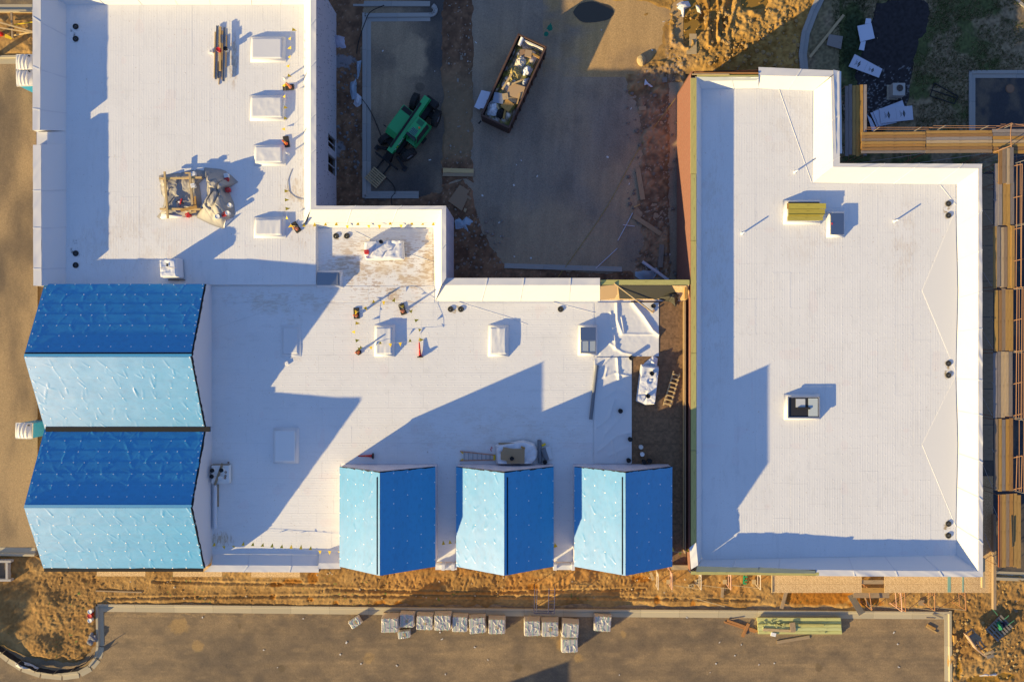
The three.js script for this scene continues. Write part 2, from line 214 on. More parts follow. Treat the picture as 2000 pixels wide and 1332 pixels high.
const pools = [[1340, 18, 26, 22], [1348, 52, 20, 22], [1330, 58, 12, 20], [1394, 30, 6, 50], [1408, 52, 4, 18], [1474, 5, 26, 14], [1490, 18, 7, 10], [1372, 52, 5, 9], [1230, 14, 46, 12], [1290, 30, 20, 14], [1158, 24, 50, 28]];
dirt('mud_field', [[1128, -70], [1124, 20], [1142, 44], [1170, 46], [1200, 34], [1240, 28], [1292, 48], [1292, 84], [1268, 110], [1248, 130], [1216, 142], [1222, 176], [1240, 212], [1248, 300], [1238, 400], [1254, 470], [1240, 505], [1232, 548], [1330, 548], [1335, 138], [1562, 138], [1565, 95], [1578, 50], [1604, -10], [1604, -70]], { seed: 151, h0: 0.09, lump: 0.11, relief: 0.07, edge: 0.6, col: (px, py, a, b, c) => {
  const rb = sm(1380, 1290, px + 60 * (fbm(px / 40, py / 40, 3, 72) - 0.5)) * sm(20, 210, py + 120 * (fbm(px / 30, py / 30, 3, 74) - 0.5)); let k = mix3(mix3([0.26, 0.13, 0.02], [0.5, 0.29, 0.08], sm(0.25, 0.75, 0.5 * a + 0.5 * b)), mix3([0.13, 0.085, 0.055], [0.34, 0.22, 0.13], sm(0.3, 0.75, 0.6 * b + 0.4 * a)), rb);
  if (noise(px / 2, py / 2, 71) > 0.95 - 0.1 * rb) k = [0.34, 0.28, 0.23]; if (px < 1300 && py < 130) k = mix3(k, [0.31, 0.17, 0.04], 0.7); return k.map(q => q * (0.85 + 0.3 * c));
}, extra: (px, py, h, k, e) => {
  if (px < 1310 && py < 120) h = mix(h, 0.02 * e, 0.75);
  for (const r of ruts) { const d = dent(px, py, r, 6); if (d < 3) { h -= 0.2 * e * sm(1.2, 0.5, d); h += 0.13 * e * Math.exp(-((d - 1.8) ** 2) * 3); } }
  for (const [cx, cy, rx, ry] of pools) h = mix(h, -0.05, sm(1.35, 0.9, spot(px, py, cx, cy, rx, ry)));
  if (px > 1400 && px < 1560 && py > 15 && py < 110) h += 0.16 * e * (fbm(px / 8, py / 8, 3, 73) - 0.45) * sm(1.2, 0.5, spot(px, py, 1470, 60, 90, 50));
  if (px > 1300 && py > 160) h -= 0.25 * sm(1302, 1316, px) * e; return [h, k]; } });
const red = (px, py, a, b, c) => mix3([0.11, 0.055, 0.03], [0.27, 0.145, 0.075], sm(0.25, 0.75, 0.5 * a + 0.5 * b)).map((q, i) => { const pale = noise(px / 1.7, py / 1.7, 81) > 0.9 ? 0.14 : 0; return q * (0.8 + 0.4 * c) + pale * [1, 0.85, 0.7][i]; });
dirt('dirt_strip', [[640, -70], [712, -70], [712, 384], [820, 384], [862, 372], [862, 360], [905, 345], [926, 372], [930, 405], [946, 452], [968, 484], [988, 518], [1240, 530], [1250, 570], [640, 570]], { seed: 171, lump: 0.05, h0: 0.07, col: (px, py, a, b, c) => { let k = red(px, py, a, b, c); if (spot(px, py, 668, 120, 28, 20) + b < 1.2 || spot(px, py, 660, 290, 20, 26) + b < 1.1) k = mix3(k, [0.26, 0.27, 0.3], 0.7); return k; } });
dirt('dirt_strip', [[860, -70], [926, -70], [926, 60], [926, 360], [905, 350], [862, 362]], { seed: 191, lump: 0.045, h0: 0.05, relief: 0.03, edge: 0.25, col: (px, py, a, b, c) => mix3(red(px, py, a, b, c), [0.26, 0.18, 0.1], sm(90, 200, py) * sm(330, 290, py) * 0.75) });
dirt('dirt_strip', [[-60, 24], [68, 24], [68, 114], [-60, 114]], { seed: 201, col: sandy });
dirt('lawn', [[1570, -70], [2150, -70], [2150, 142], [1897, 142], [1897, 262], [1960, 300], [1960, 340], [1560, 340], [1580, 128], [1586, 70], [1612, 0]], { seed: 211, lump: 0.05, h0: 0.1, relief: 0.05, col: (px, py, a, b, c) => {
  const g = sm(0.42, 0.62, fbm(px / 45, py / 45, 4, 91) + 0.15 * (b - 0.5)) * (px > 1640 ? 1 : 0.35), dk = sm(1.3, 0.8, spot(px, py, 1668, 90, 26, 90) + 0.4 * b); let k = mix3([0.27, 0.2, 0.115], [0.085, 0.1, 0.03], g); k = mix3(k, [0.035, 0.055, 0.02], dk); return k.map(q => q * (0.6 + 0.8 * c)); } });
dirt('mulch_bed', [[1712, 8], [1746, -2], [1794, -4], [1815, 4], [1813, 68], [1796, 76], [1790, 110], [1780, 146], [1775, 212], [1706, 272], [1682, 246], [1674, 190], [1666, 152], [1682, 98], [1696, 44]], { seed: 231, h0: 0.2, edge: 0.2, relief: 0.04, lump: 0.05, col: (px, py, a, b, c) => { const s = py > 130 && noise(px / 3 + py / 5, py / 2, 95) > 0.78 ? 0.16 : 0; return [0.016 + 0.02 * c + s, 0.014 + 0.018 * c + s, 0.016 + 0.02 * c + s]; } });
{ // muddy water standing in the low places, each pool a sheet with its own ragged outline
  const water = mat([0.27, 0.15, 0.018], 0.06, { specularIntensity: 0.7 }), all = [[1340, 18, 30, 26], [1346, 54, 24, 24], [1394, 32, 7, 54], [1408, 52, 5, 18], [1474, 4, 30, 16], [1372, 52, 6, 10], [1920, 1327, 30, 9], [1965, 1320, 16, 6], [1600, 1165, 60, 12], [1690, 1178, 36, 9]];
  all.forEach(([cx, cy, rx, ry], i) => { const o = []; for (let k = 0; k < 40; k++) { const t = k / 40 * 6.283, q = 0.9 + 0.3 * (noise(Math.cos(t) * 2 + i * 9, Math.sin(t) * 2, 97) - 0.5); const p = P(cx + Math.cos(t) * rx * q, cy + Math.sin(t) * ry * q); o.push([p.x, p.z]); } struct('puddle', lump(o, () => cy > 1000 ? 0.035 : -0.012, 2, 40), water); });
  const wet = mat([0.06, 0.045, 0.025], 0.08), o = []; for (let k = 0; k < 40; k++) { const t = k / 40 * 6.283, q = 0.9 + 0.25 * (noise(Math.cos(t) * 2, Math.sin(t) * 2, 98) - 0.5), p = P(1158 + Math.cos(t) * 42 * q, 24 + Math.sin(t) * 23 * q); o.push([p.x, p.z]); }
  struct('puddle', lump(o, () => 0.022, 2, 40), wet);
}
// concrete kerbs: each cast length a section of its own, kerb upstand and gutter pan
const kerbGeo = (a, b, wk, wg, side, hk = 0.14) => { // a-b back edge of the kerb; side: +1 gutter lies to the right of a->b
  const d = b.clone().sub(a), L = d.length() - 0.012; d.normalize(); const n = V(-d.z, 0, d.x).multiplyScalar(side), s = new THREE.Shape();
  s.moveTo(0, -0.2); s.lineTo(0, hk); s.lineTo(wk - 0.03, hk); s.lineTo(wk, hk - 0.03); s.lineTo(wk + 0.02, 0.025); s.lineTo(wk + wg, 0.012); s.lineTo(wk + wg, -0.2);
  const g = uvBox(new THREE.ExtrudeGeometry(s, { depth: L, bevelEnabled: false })); if (side > 0) { const p = g.attributes.position; for (let i = 0; i < p.count; i++) p.setZ(i, L - p.getZ(i)); g.applyMatrix4(new THREE.Matrix4().makeBasis(n, V(0, 1, 0), d.clone().negate()).setPosition(b)); g.deleteAttribute('normal'); g.computeVertexNormals(); return g; }
  return g.applyMatrix4(new THREE.Matrix4().makeBasis(n, V(0, 1, 0), d).setPosition(a));
};
const kerbM = [[0.45, 0.38, 0.26], [0.42, 0.36, 0.25], [0.48, 0.41, 0.28]].map(c => mat(c, 0.92, { bumpMap: speck, bumpScale: 0.005 })), kerbG = [[0.36, 0.34, 0.31], [0.33, 0.32, 0.3]].map(c => mat(c, 0.92, { bumpMap: speck, bumpScale: 0.005 }));
let kerbN = 0;
function kerb(pts, side, step = 3, wk = 0.18, wg = 0.42, ms = kerbM) { const g = new THREE.Group(); g.name = numbered('kerb'); g.userData.kind = 'structure'; scene.add(g);
  for (let i = 1; i < pts.length; i++) { const a = P(...pts[i - 1]), b = P(...pts[i]), n = Math.max(1, Math.round(a.distanceTo(b) / step)); for (let k = 0; k < n; k++) part(g, 'kerb_section', kerbGeo(a.clone().lerp(b, k / n), a.clone().lerp(b, (k + 1) / n), wk, wg, side), ms[kerbN++ % ms.length]); } return g; }
const arc = (cx, cy, rx, ry, a0, a1, n) => Array.from({ length: n + 1 }, (_, i) => { const t = (a0 + (a1 - a0) * i / n) * Math.PI / 180; return [cx + rx * Math.cos(t), cy + ry * Math.sin(t)]; });
kerb([[187, 1179], [1100, 1189], [1858, 1194]], 1);
kerb([[1858, 1192], [1859, 1330], [1864, 1420]], 1, 3, 0.2, 0.3);
kerb([[187, 1179], [189, 1262], [184, 1284], [172, 1299], [152, 1310]], -1, 3, 0.18, 0.34);
kerb([[152, 1310], [120, 1314], [80, 1310], [45, 1298], [20, 1282], [0, 1266], [-40, 1244]], -1, 3, 0.2, 0.36);
kerb([[-40, 1084], [68, 1086]], -1); kerb([[-40, 24], [66, 24]], -1); kerb([[-40, 110], [68, 108]], 1);
kerb([[708, 26], [708, 387]], -1, 3, 0.3, 0.32, kerbG); kerb([[712, 27], [840, 26]], 1, 3, 0.3, 0.28, kerbG); kerb(arc(840, 20, 15, 14, 90, -60, 6), -1, 3, 0.3, 0.05, kerbG); kerb([[690, 13], [840, 13]], -1, 3, 0.16, 0.25, kerbG); kerb([[712, 388], [818, 388]], -1, 3, 0.3, 0.26, kerbG);
kerb([[1564, 150], [1560, 105], [1566, 62], [1582, 20], [1606, -30]], 1, 3, 0.3, 0.34, kerbG); kerb([[1892, 260], [1892, 138]], 1, 3, 0.24, 0.3, kerbG); kerb([[1892, 138], [2080, 138]], 1, 3, 0.24, 0.3, kerbG); kerb([[1968, -10], [2010, 24], [2080, 60]], -1, 3, 0.24, 0.3, kerbG);
kerb([[985, 524], [1215, 531]], -1, 3, 0.18, 0.2, kerbG); kerb([[1935, 1132], [2080, 1138]], -1, 3, 0.25, 0.4);

// ================================================================ BUILDINGS
const wrapT = (() => { const c = document.createElement('canvas'); c.width = 512; c.height = 256; const x = c.getContext('2d'); x.fillStyle = '#d6d2d8'; x.fillRect(0, 0, 512, 256); x.fillStyle = '#3f4f86'; x.font = 'bold 40px sans-serif'; x.fillText('Tyvek', 30, 80); x.fillText('Tyvek', 280, 190); x.font = 'bold 26px sans-serif'; x.fillText('HomeWrap', 290, 70); x.fillStyle = '#b04a4a'; x.fillRect(230, 176, 26, 14); x.fillStyle = '#5a628c'; x.fillRect(40, 180, 130, 4); const t = new THREE.CanvasTexture(c); t.colorSpace = THREE.SRGBColorSpace; t.wrapS = t.wrapT = THREE.RepeatWrapping; t.repeat.set(0.5, 1); return t; })();
const wrapM = mat([0.95, 0.93, 0.93], 0.6, { map: wrapT }), plainWrap = mat([0.68, 0.66, 0.68], 0.6);
const wallT = tex(512, 512, (u, v) => { const x = u * 8, y = v * 8, l = Math.abs(((y * 5) % 1) - 0.5) > 0.46 ? 0.9 : 1, s = 0.6 * l * (0.94 + 0.12 * fbm(x * 2, y * 2, 3, 301)); let c = [s, s * 0.96, s * 1.02]; if (noise(Math.floor(x * 9), Math.floor(y * 3), 302) > 0.975) c = [0.16, 0.15, 0.2]; return c; }); wallT.repeat.set(0.25, 0.25);
const wallM = mat([1, 1, 1], 0.7, { map: wallT });
const brickT = tex(256, 256, (u, v) => { const r = Math.floor(v * 16), q = v * 16 - r, x = u * 5 + (r % 2) * 0.5, b = hash(Math.floor(x), r, 311), mo = q < 0.14 || x - Math.floor(x) < 0.05; return mo ? [0.24, 0.17, 0.14] : mix3([0.2, 0.075, 0.05], [0.29, 0.12, 0.08], b); }); brickT.repeat.set(1, 0.83);
const brickM = mat([1, 1, 1], 0.9, { map: brickT });
const rust = (c, a) => mix3(c, [0.32, 0.15, 0.03], a);
function roofStain(px, py, c, seed) { // rust and soil marks copied from where they lie on the roof
  const zones = [[[745, 525, 120, 70], 0.7, 'h'], [[850, 495, 40, 60], 0.5, 'h'], [[585, 380, 40, 110], 0.35, 'v'], [[455, 115, 10, 55], 0.6, 'v'], [[785, 590, 40, 30], 0.4, 'h'], [[545, 590, 130, 26], 0.25, 'h'], [[430, 1055, 26, 16], 0.7, 'v'], [[960, 850, 200, 60], 0.12, 'h'], [[570, 664, 30, 60], 0.2, 'h'], [[1600, 470, 70, 60], 0.09, 'v'], [[1400, 500, 30, 300], 0.12, 'v'], [[1765, 470, 30, 90], 0.15, 'v'], [[1530, 240, 60, 80], 0.08, 'v'], [[250, 470, 120, 70], 0.12, 'v']];
  const fine = noise(px / 1.6, py / 1.6, seed), st = noise(px / 5, py / 1.6, seed + 1), sv = noise(px / 1.6, py / 5, seed + 2), big = fbm(px / 24, py / 24, 3, seed + 3);
  for (const [[cx, cy, rx, ry], k, d] of zones) { const s = spot(px, py, cx, cy, rx, ry); if (s > 1.3) continue; const g = (d === 'h' ? fbm(px / 7, py / 2, 3, seed + 1) : fbm(px / 2, py / 7, 3, seed + 2)) * 0.7 + fine * 0.1 + big * 0.4, m = sm(0.6, 0.74, g) * sm(1.3, 0.5, s) * k; if (m > 0) c = rust(c, m * 0.8); c = mix3(c, [0.64, 0.5, 0.3], 0.65 * k * sm(0.38, 0.7, big) * sm(1.2, 0.4, s)); }
  if (fine > 0.955 && big > 0.42) c = rust(c, 0.45);
  for (const [cx, cy] of [[145, 64], [146, 487], [1853, 410], [1853, 722], [1853, 1034], [667, 461], [889, 604]]) { const s = spot(px, py, cx, cy, cy < 600 && cx > 600 && cx < 1000 ? 18 : 9, cx > 600 && cx < 1000 ? 8 : 18); if (s < 1.3) c = mix3(c, cx < 200 ? [0.13, 0.11, 0.09] : [0.34, 0.24, 0.1], 0.85 * sm(0.5, 0.75, fbm(px / 6, py / 6, 3, seed + 6)) * sm(1.3, 0.7, s)); }
  return c;
}
function roofMat(x0, z0, W, H, h, tw, th, ribs, seed) { // one white membrane over ribbed insulation boards; texture laid out over the whole roof in metres
  const k = F / (D - h), t = tex(tw, th, (u, v) => { const px = CX + (x0 + u * W) * k, py = CY + (z0 + v * H) * k, s = 0.775 * (0.94 + 0.07 * fbm(px / 60, py / 60, 4, seed) + 0.035 * noise(px / 1.5, py / 1.5, seed + 1) - 0.05 * sm(0.6, 0.85, fbm(px / (ribs === 'v' ? 7 : 26), py / (ribs === 'v' ? 26 : 7), 4, seed + 30)) + 0.022 * (hash(Math.floor((ribs === 'v' ? px : py) / 34.2), Math.floor((ribs === 'v' ? py : px) / 68.4), seed + 31) - 0.5)), pk = noise(px / 30, py / 30, seed + 4) > 0.9 ? 0.03 : 0; return roofStain(px, py, [s, s * (0.985 - pk), s * (0.965 - pk)], seed + 10); }, false);
  const b = gtex(tw, th, (u, v) => { const x = x0 + u * W, z = z0 + v * H, a = ribs === 'v' ? x : z, o = ribs === 'v' ? z : x, s = 0.35 + 0.65 * hash(Math.floor(a / 1.22), Math.floor(o / 2.44), seed + 7), q = Math.abs(((a / 0.175) % 1 + 1) % 1 - 0.5) * 2; const cx = Math.floor(a / 0.6), co = Math.floor(o / 0.6), dx = a / 0.6 - cx - 0.5, dz = o / 0.6 - co - 0.5, dot = sm(0.1, 0.03, Math.hypot(dx, dz)); return 0.3 + 0.34 * s * sm(0.72, 1, q) + 0.12 * (noise(x * 3, z * 3, seed + 8) - 0.5) + 0.32 * dot; }, false);
  return mat([1, 1, 1], 0.6, { map: t, bumpMap: b, bumpScale: 0.016 });
}
function roofUV(g, x0, z0, W, H) { const p = g.attributes.position, uv = new Float32Array(p.count * 2); for (let i = 0; i < p.count; i++) { uv[2 * i] = (p.getX(i) - x0) / W; uv[2 * i + 1] = (p.getZ(i) - z0) / H; } g.setAttribute('uv', new THREE.BufferAttribute(uv, 2)); return g; }
function boards(parent, rects, h, vertical, m, frame, seed) { // insulation boards showing through the membrane, each with its own edges and level
  const r = rng(seed), bw = vertical ? 1.22 : 2.44, bl = vertical ? 2.44 : 1.22;
  for (const [x0, z0, x1, z1] of rects) for (let i = Math.floor(x0 / bw) - 1; i * bw < x1; i++) for (let j = Math.floor(z0 / bl) - 1; j * bl < z1 + bl; j++) {
    const ox = vertical ? 0 : hash(j, 3, seed) * bw, oz = vertical ? hash(i, 5, seed) * bl : 0, a = Math.max(x0, i * bw + ox), b = Math.min(x1, (i + 1) * bw + ox), c = Math.max(z0, j * bl + oz), d = Math.min(z1, (j + 1) * bl + oz); if (b - a < 0.08 || d - c < 0.08) continue;
    const up = 0.004 + 0.005 * Math.pow(hash(i, j, seed + 2), 2); partW(parent, 'roof_board', roofUV(new THREE.BoxGeometry(b - a - 0.004, 0.05, d - c - 0.004).translate((a + b) / 2, h - 0.025 + up, (c + d) / 2), ...frame), m);
  }
}
const cap = (s, k = 0.02) => (u, v) => k * (fbm(u * 0.9, v * 2 + u * 0.2, 3, s) - 0.5) * 2 + k * 0.6 * Math.pow(noise(u * 2.2 + v * 3, v * 1.2, s + 3), 6) * 3;
function parapet(b, oa, ob, ia, ib, ba, bb, top, roof, o = {}) { // one run of parapet from pixel corners: outer top, inner top, foot of the sloping inner face
  const A = P(...oa, top), B = P(...ob, top), C = P(...ib, top), E = P(...ia, top), G = P(...bb, roof), H = P(...ba, roof), L = A.distanceTo(B), n = Math.max(2, Math.ceil(L / 0.2)), s = Math.round(L * 97 + oa[0] + ob[1]);
  if (!o.noCap) partW(b, 'parapet_cap', patch(A, B, C, E, n, 4, (u, v, p, q) => cap(s, 0.018)(u, v) + 0.012), o.capM ?? MT.membraneEdge);
  partW(b, 'parapet_face', patch(E, C, G, H, n, 6, (u, v, p, q) => cap(s + 9, 0.016)(u, v) * Math.sin(q * 3.14)), o.faceM ?? MT.membrane);
  if (!o.faceM && L > 3) for (let k = 1; k < L / 2.9; k++) { const f = (k * 2.9 + (hash(k, s, 9) - 0.5) * 0.8) / L; if (f > 0.97) continue; const up = V(0, 0.012, 0), p0 = E.clone().lerp(C, f).add(up), p1 = H.clone().lerp(G, f).add(up); partW(b, 'membrane_lap', bar(p0, p1, 0.07, 0.012), MT.membraneEdge); if (!o.noCap && !o.capM) partW(b, 'membrane_lap', bar(A.clone().lerp(B, f).setY(top + 0.03), E.clone().lerp(C, f).setY(top + 0.03), 0.08, 0.014), MT.membrane); }
  if (o.wall !== false) { const a0 = A.clone(), b0 = B.clone(); a0.y = b0.y = o.foot ?? -0.25; partW(b, 'wall', patch(A, B, b0, a0, 1, 1), o.wallM ?? wallM); }
}
// ---- the white-roofed building with the blue gables
const BL = thing('flat_roof_building', 'large white flat-roofed building with five blue gable roofs and open courtyard side', 'building', P(620, 700, 0));
{
  const w = P(120, 5, R1), e = P(617, 556, R1), f1 = [w.x - 1, w.z - 1.5, e.x - w.x + 1, e.z - w.z + 1.5], m1 = roofMat(...f1, R1, 1024, 1024, 'v', 401);
  partW(BL, 'roof_slab', roofUV(new THREE.BoxGeometry(e.x - w.x + 0.4, 0.3, e.z - w.z + 2).translate((w.x + e.x) / 2 - 0.2, R1 - 0.17, (w.z + e.z) / 2 - 1), ...f1), m1);
  const b1 = P(128, 9, R1), b2 = P(593, 440, R1);
  boards(BL, [[b1.x, b1.z, b2.x, e.z], [b2.x, P(0, 438, R1).z, e.x, e.z]], R1, true, m1, f1, 411);
  partW(BL, 'step_face', patch(V(e.x + 0.01, R1, e.z), V(e.x + 0.01, R1, P(0, 440, R1).z), V(e.x + 0.06, R0, P(0, 440, R1).z), V(e.x + 0.06, R0, e.z), 12, 2, cap(5, 0.01)), MT.membrane);
  partW(BL, 'step_face', patch(V(P(400, 0, R1).x, R1, e.z + 0.01), V(e.x, R1, e.z + 0.01), V(e.x, R0, e.z + 0.06), V(P(400, 0, R1).x, R0, e.z + 0.06), 12, 2, cap(6, 0.01)), MT.membrane);
  // lower roof
  const a = P(400, 440, R0), c = P(1341, 1095, R0), f0 = [a.x, a.z, c.x - a.x, c.z - a.z], m0 = roofMat(...f0, R0, 2048, 1024, 'h', 431);
  const wing = P(858, 586, R0);
  partW(BL, 'roof_slab', roofUV(prism([[a.x, a.z], [wing.x, a.z], [wing.x, wing.z], [c.x, wing.z], [c.x, c.z], [-32.6, c.z], [-32.6, e.z], [a.x, e.z]], R0 - 0.35, R0 - 0.012), ...f0), m0);
  const q = (x, y) => P(x, y, R0), x0 = q(418, 0).x, x1 = q(1160, 0).x, z0 = e.z + 0.08, z1 = q(0, 906).z, z2 = q(0, 1082).z;
  boards(BL, [[q(619, 0).x, q(0, 446).z, q(845, 0).x, z0], [x0, z0, q(848, 0).x, q(0, 590).z], [x0, q(0, 590).z, x1, z1], [x0, z1, q(664, 0).x, z2], [q(852, 0).x, z1, q(889, 0).x, q(0, 1098).z], [q(1083, 0).x, z1, q(1120, 0).x, q(0, 1098).z]], R0, false, m0, f0, 441);
  // parapets
  parapet(BL, [62.5, -40], [617, -40], [79, -25], [606, -25], [128, 9], [593, 9], TL, R1);
  parapet(BL, [62.5, -40], [62.5, 254], [79, -25], [77, 254], [128, 9], [128, 256], TL, R1);
  parapet(BL, [63, 283], [64, 558], [79, 283], [80, 558], [128, 281], [128, 556], TL, R1);
  { const A = P(76, 254, TL), B = P(76, 283, TL), lo = TL - 0.45, G = P(128, 256, R1), H = P(128, 281, R1), a0 = V(P(70, 0, lo).x, lo, A.z), b0 = V(a0.x, lo, B.z), i0 = V(A.x + 0.25, lo, A.z), i1 = V(A.x + 0.25, lo, B.z);
    partW(BL, 'scupper_sill', patch(a0, b0, i1, i0, 3, 2, cap(3, 0.02)), MT.membraneEdge); partW(BL, 'parapet_face', patch(i0, i1, H, G, 4, 4), MT.membrane); const a1 = a0.clone(), b1 = b0.clone(); a1.y = b1.y = 0; partW(BL, 'wall', patch(a0, b0, b1, a1, 1, 1), wallM);
    for (const [y, g] of [[254, 256], [283, 281]]) { const t0 = P(62.5, y, TL), t1 = P(79, y, TL), t2 = P(128, g, R1); partW(BL, 'scupper_cheek', meshFrom([t0.x, TL, t0.z, t1.x, TL, t1.z, t2.x, R1, t2.z, t0.x, R1, t0.z], [0, 1, 2, 0, 2, 3], [0, 0, 1, 0, 1, 1, 0, 1]), MT.membrane); } }
  parapet(BL, [617, -40], [617, 402], [606, -25], [606, 409.5], [593, 9], [593, 438], TL, R1, { wall: false });
  parapet(BL, [617, 402], [871, 402], [606, 409.5], [862, 409.5], [597, 445], [846, 445], TL, R0);
  parapet(BL, [871, 402], [871, 543], [862, 409.5], [862, 557], [846, 445], [850, 588], TL, R0, { wallM: wrapM });
  parapet(BL, [867, 543], [1172, 543], [863, 557], [1172, 557], [851, 588], [1172, 588], 5.3, R0);
  parapet(BL, [1172, 547], [1346, 547], [1172, 556], [1346, 556], [1172, 586], [1346, 586], TR, R0, { capM: MT.treated, faceM: MT.osb, noCap: true });
  parapet(BL, [398, 1117], [622, 1118], [412, 1104], [622, 1105], [416, 1083], [622, 1084], 4.63, R0, {});
  parapet(BL, [620, 1111], [664, 1111], [622, 1100], [664, 1100], [622, 1079], [664, 1079], 4.8, R0, {});
  for (const [s0, s1] of [[850, 892], [1080, 1123], [1312, 1346]]) { parapet(BL, [s0, 1113], [s1, 1113], [s0, 1104], [s1, 1104], [s0, 1099], [s1, 1099], 4.35, R0, s0 > 1300 ? { capM: MT.tan, faceM: MT.felt } : {}); }
  for (const [x, s] of [[866, 1], [885, -1], [1084, 1], [1119, -1]]) partW(BL, 'parapet_return', bar(P(x, 1100, 4.5), P(x, 1112, 4.5), 0.22, 0.6), MT.membraneEdge);
  // west face to the courtyard: wall with two door-high openings
  const X = P(617, 0, TL).x, zt = P(0, -40, TL).z, zb = P(0, 402, TL).z, sh = new THREE.Shape([[zt, -0.25], [zb, -0.25], [zb, TL], [zt, TL]].map(p => new THREE.Vector2(...p)));
  const wins = [[259, 284], [298, 333]].map(([y0, y1]) => [(y0 - CY) * 57 / F, (y1 - CY) * 57 / F]);
  for (const [a2, b2] of wins) { const h = new THREE.Path([[a2, 0.15], [b2, 0.15], [b2, 2.5], [a2, 2.5]].map(p => new THREE.Vector2(...p))); sh.holes.push(h); }
  partW(BL, 'wall', uvBox(new THREE.ExtrudeGeometry(sh, { depth: 0.25, bevelEnabled: false }).applyMatrix4(new THREE.Matrix4().makeBasis(V(0, 0, 1), V(0, 1, 0), V(-1, 0, 0)).setPosition(X, 0, 0))), wallM);
  for (const [a2, b2] of wins) { const o = partW(BL, 'window', merge([bar(V(X - 0.12, 2.46, a2), V(X - 0.12, 2.46, b2), 0.1, 0.08), bar(V(X - 0.12, 0.19, a2), V(X - 0.12, 0.19, b2), 0.1, 0.08), bar(V(X - 0.12, 0.15, a2 + 0.04), V(X - 0.12, 2.5, a2 + 0.04), 0.1, 0.08), bar(V(X - 0.12, 0.15, b2 - 0.04), V(X - 0.12, 2.5, b2 - 0.04), 0.1, 0.08)]), MT.weath); partW(o, 'mullion', bar(V(X - 0.12, 0.2, (a2 + b2) / 2), V(X - 0.12, 2.45, (a2 + b2) / 2), 0.06, 0.06), plainWrap); }
  partW(BL, 'interior_floor', new THREE.BoxGeometry(16, 0.1, 20).translate(X - 8.3, -0.1, (zt + zb) / 2), MT.dark);
  // unfinished end of the roof beside the brick wall
  partW(BL, 'deck_felt', prism(pts2([[1233, 588], [1341, 588], [1341, 1099], [1233, 1099]], R0), R0 - 0.01, R0 + 0.006), MT.felt);
  partW(BL, 'top_plate', bar(P(1173, 551.5, TR - 0.02), P(1347, 551.5, TR - 0.02), M(10, TL), 0.06), MT.treated);
  partW(BL, 'sheathing_panel', bar(P(1189, 557, 5.17), P(1189, 584, 4.2), M(34, 5), 0.03), MT.card);
  partW(BL, 'felt_strip', patch(P(1207, 557, 5.13), P(1322, 557, 5.13), P(1322, 583, 4.22), P(1210, 583, 4.22), 40, 8, (u, v) => 0.03 + 0.02 * fbm(u, v * 3, 3, 8)), mat([0.045, 0.042, 0.032], 0.6));
  partW(BL, 'corner_sheathing', patch(P(1313, 557, 5.13), P(1341, 557, 5.13), P(1341, 586, 4.15), P(1330, 586, 4.15), 2, 2, () => 0.06), MT.osb);
  partW(BL, 'ledger', bar(P(1337.5, 588, 4.35), P(1337.5, 1080, 4.35), 0.07, 0.5), MT.weathB); partW(BL, 'ledger', bar(P(1340, 560, 5.0), P(1340, 584, 5.0), 0.2, 0.2), MT.ochre);
  partW(BL, 'ledger', bar(P(1335, 590, 4.5), P(1335, 1070, 4.5), 0.035, 0.1), MT.pineB);
  // upstanding seams in the membrane
  for (const s of [[[895, 590], [1000, 622]], [[1000, 622], [1030, 634]], [[418, 642], [600, 580]], [[1080, 590], [1165, 612]], [[693, 452], [740, 475]], [[790, 493], [846, 512]]]) partW(BL, 'membrane_seam', rod(P(...s[0], R0 + 0.012), P(...s[1], R0 + 0.01), 0.015, 6), MT.membrane);
}
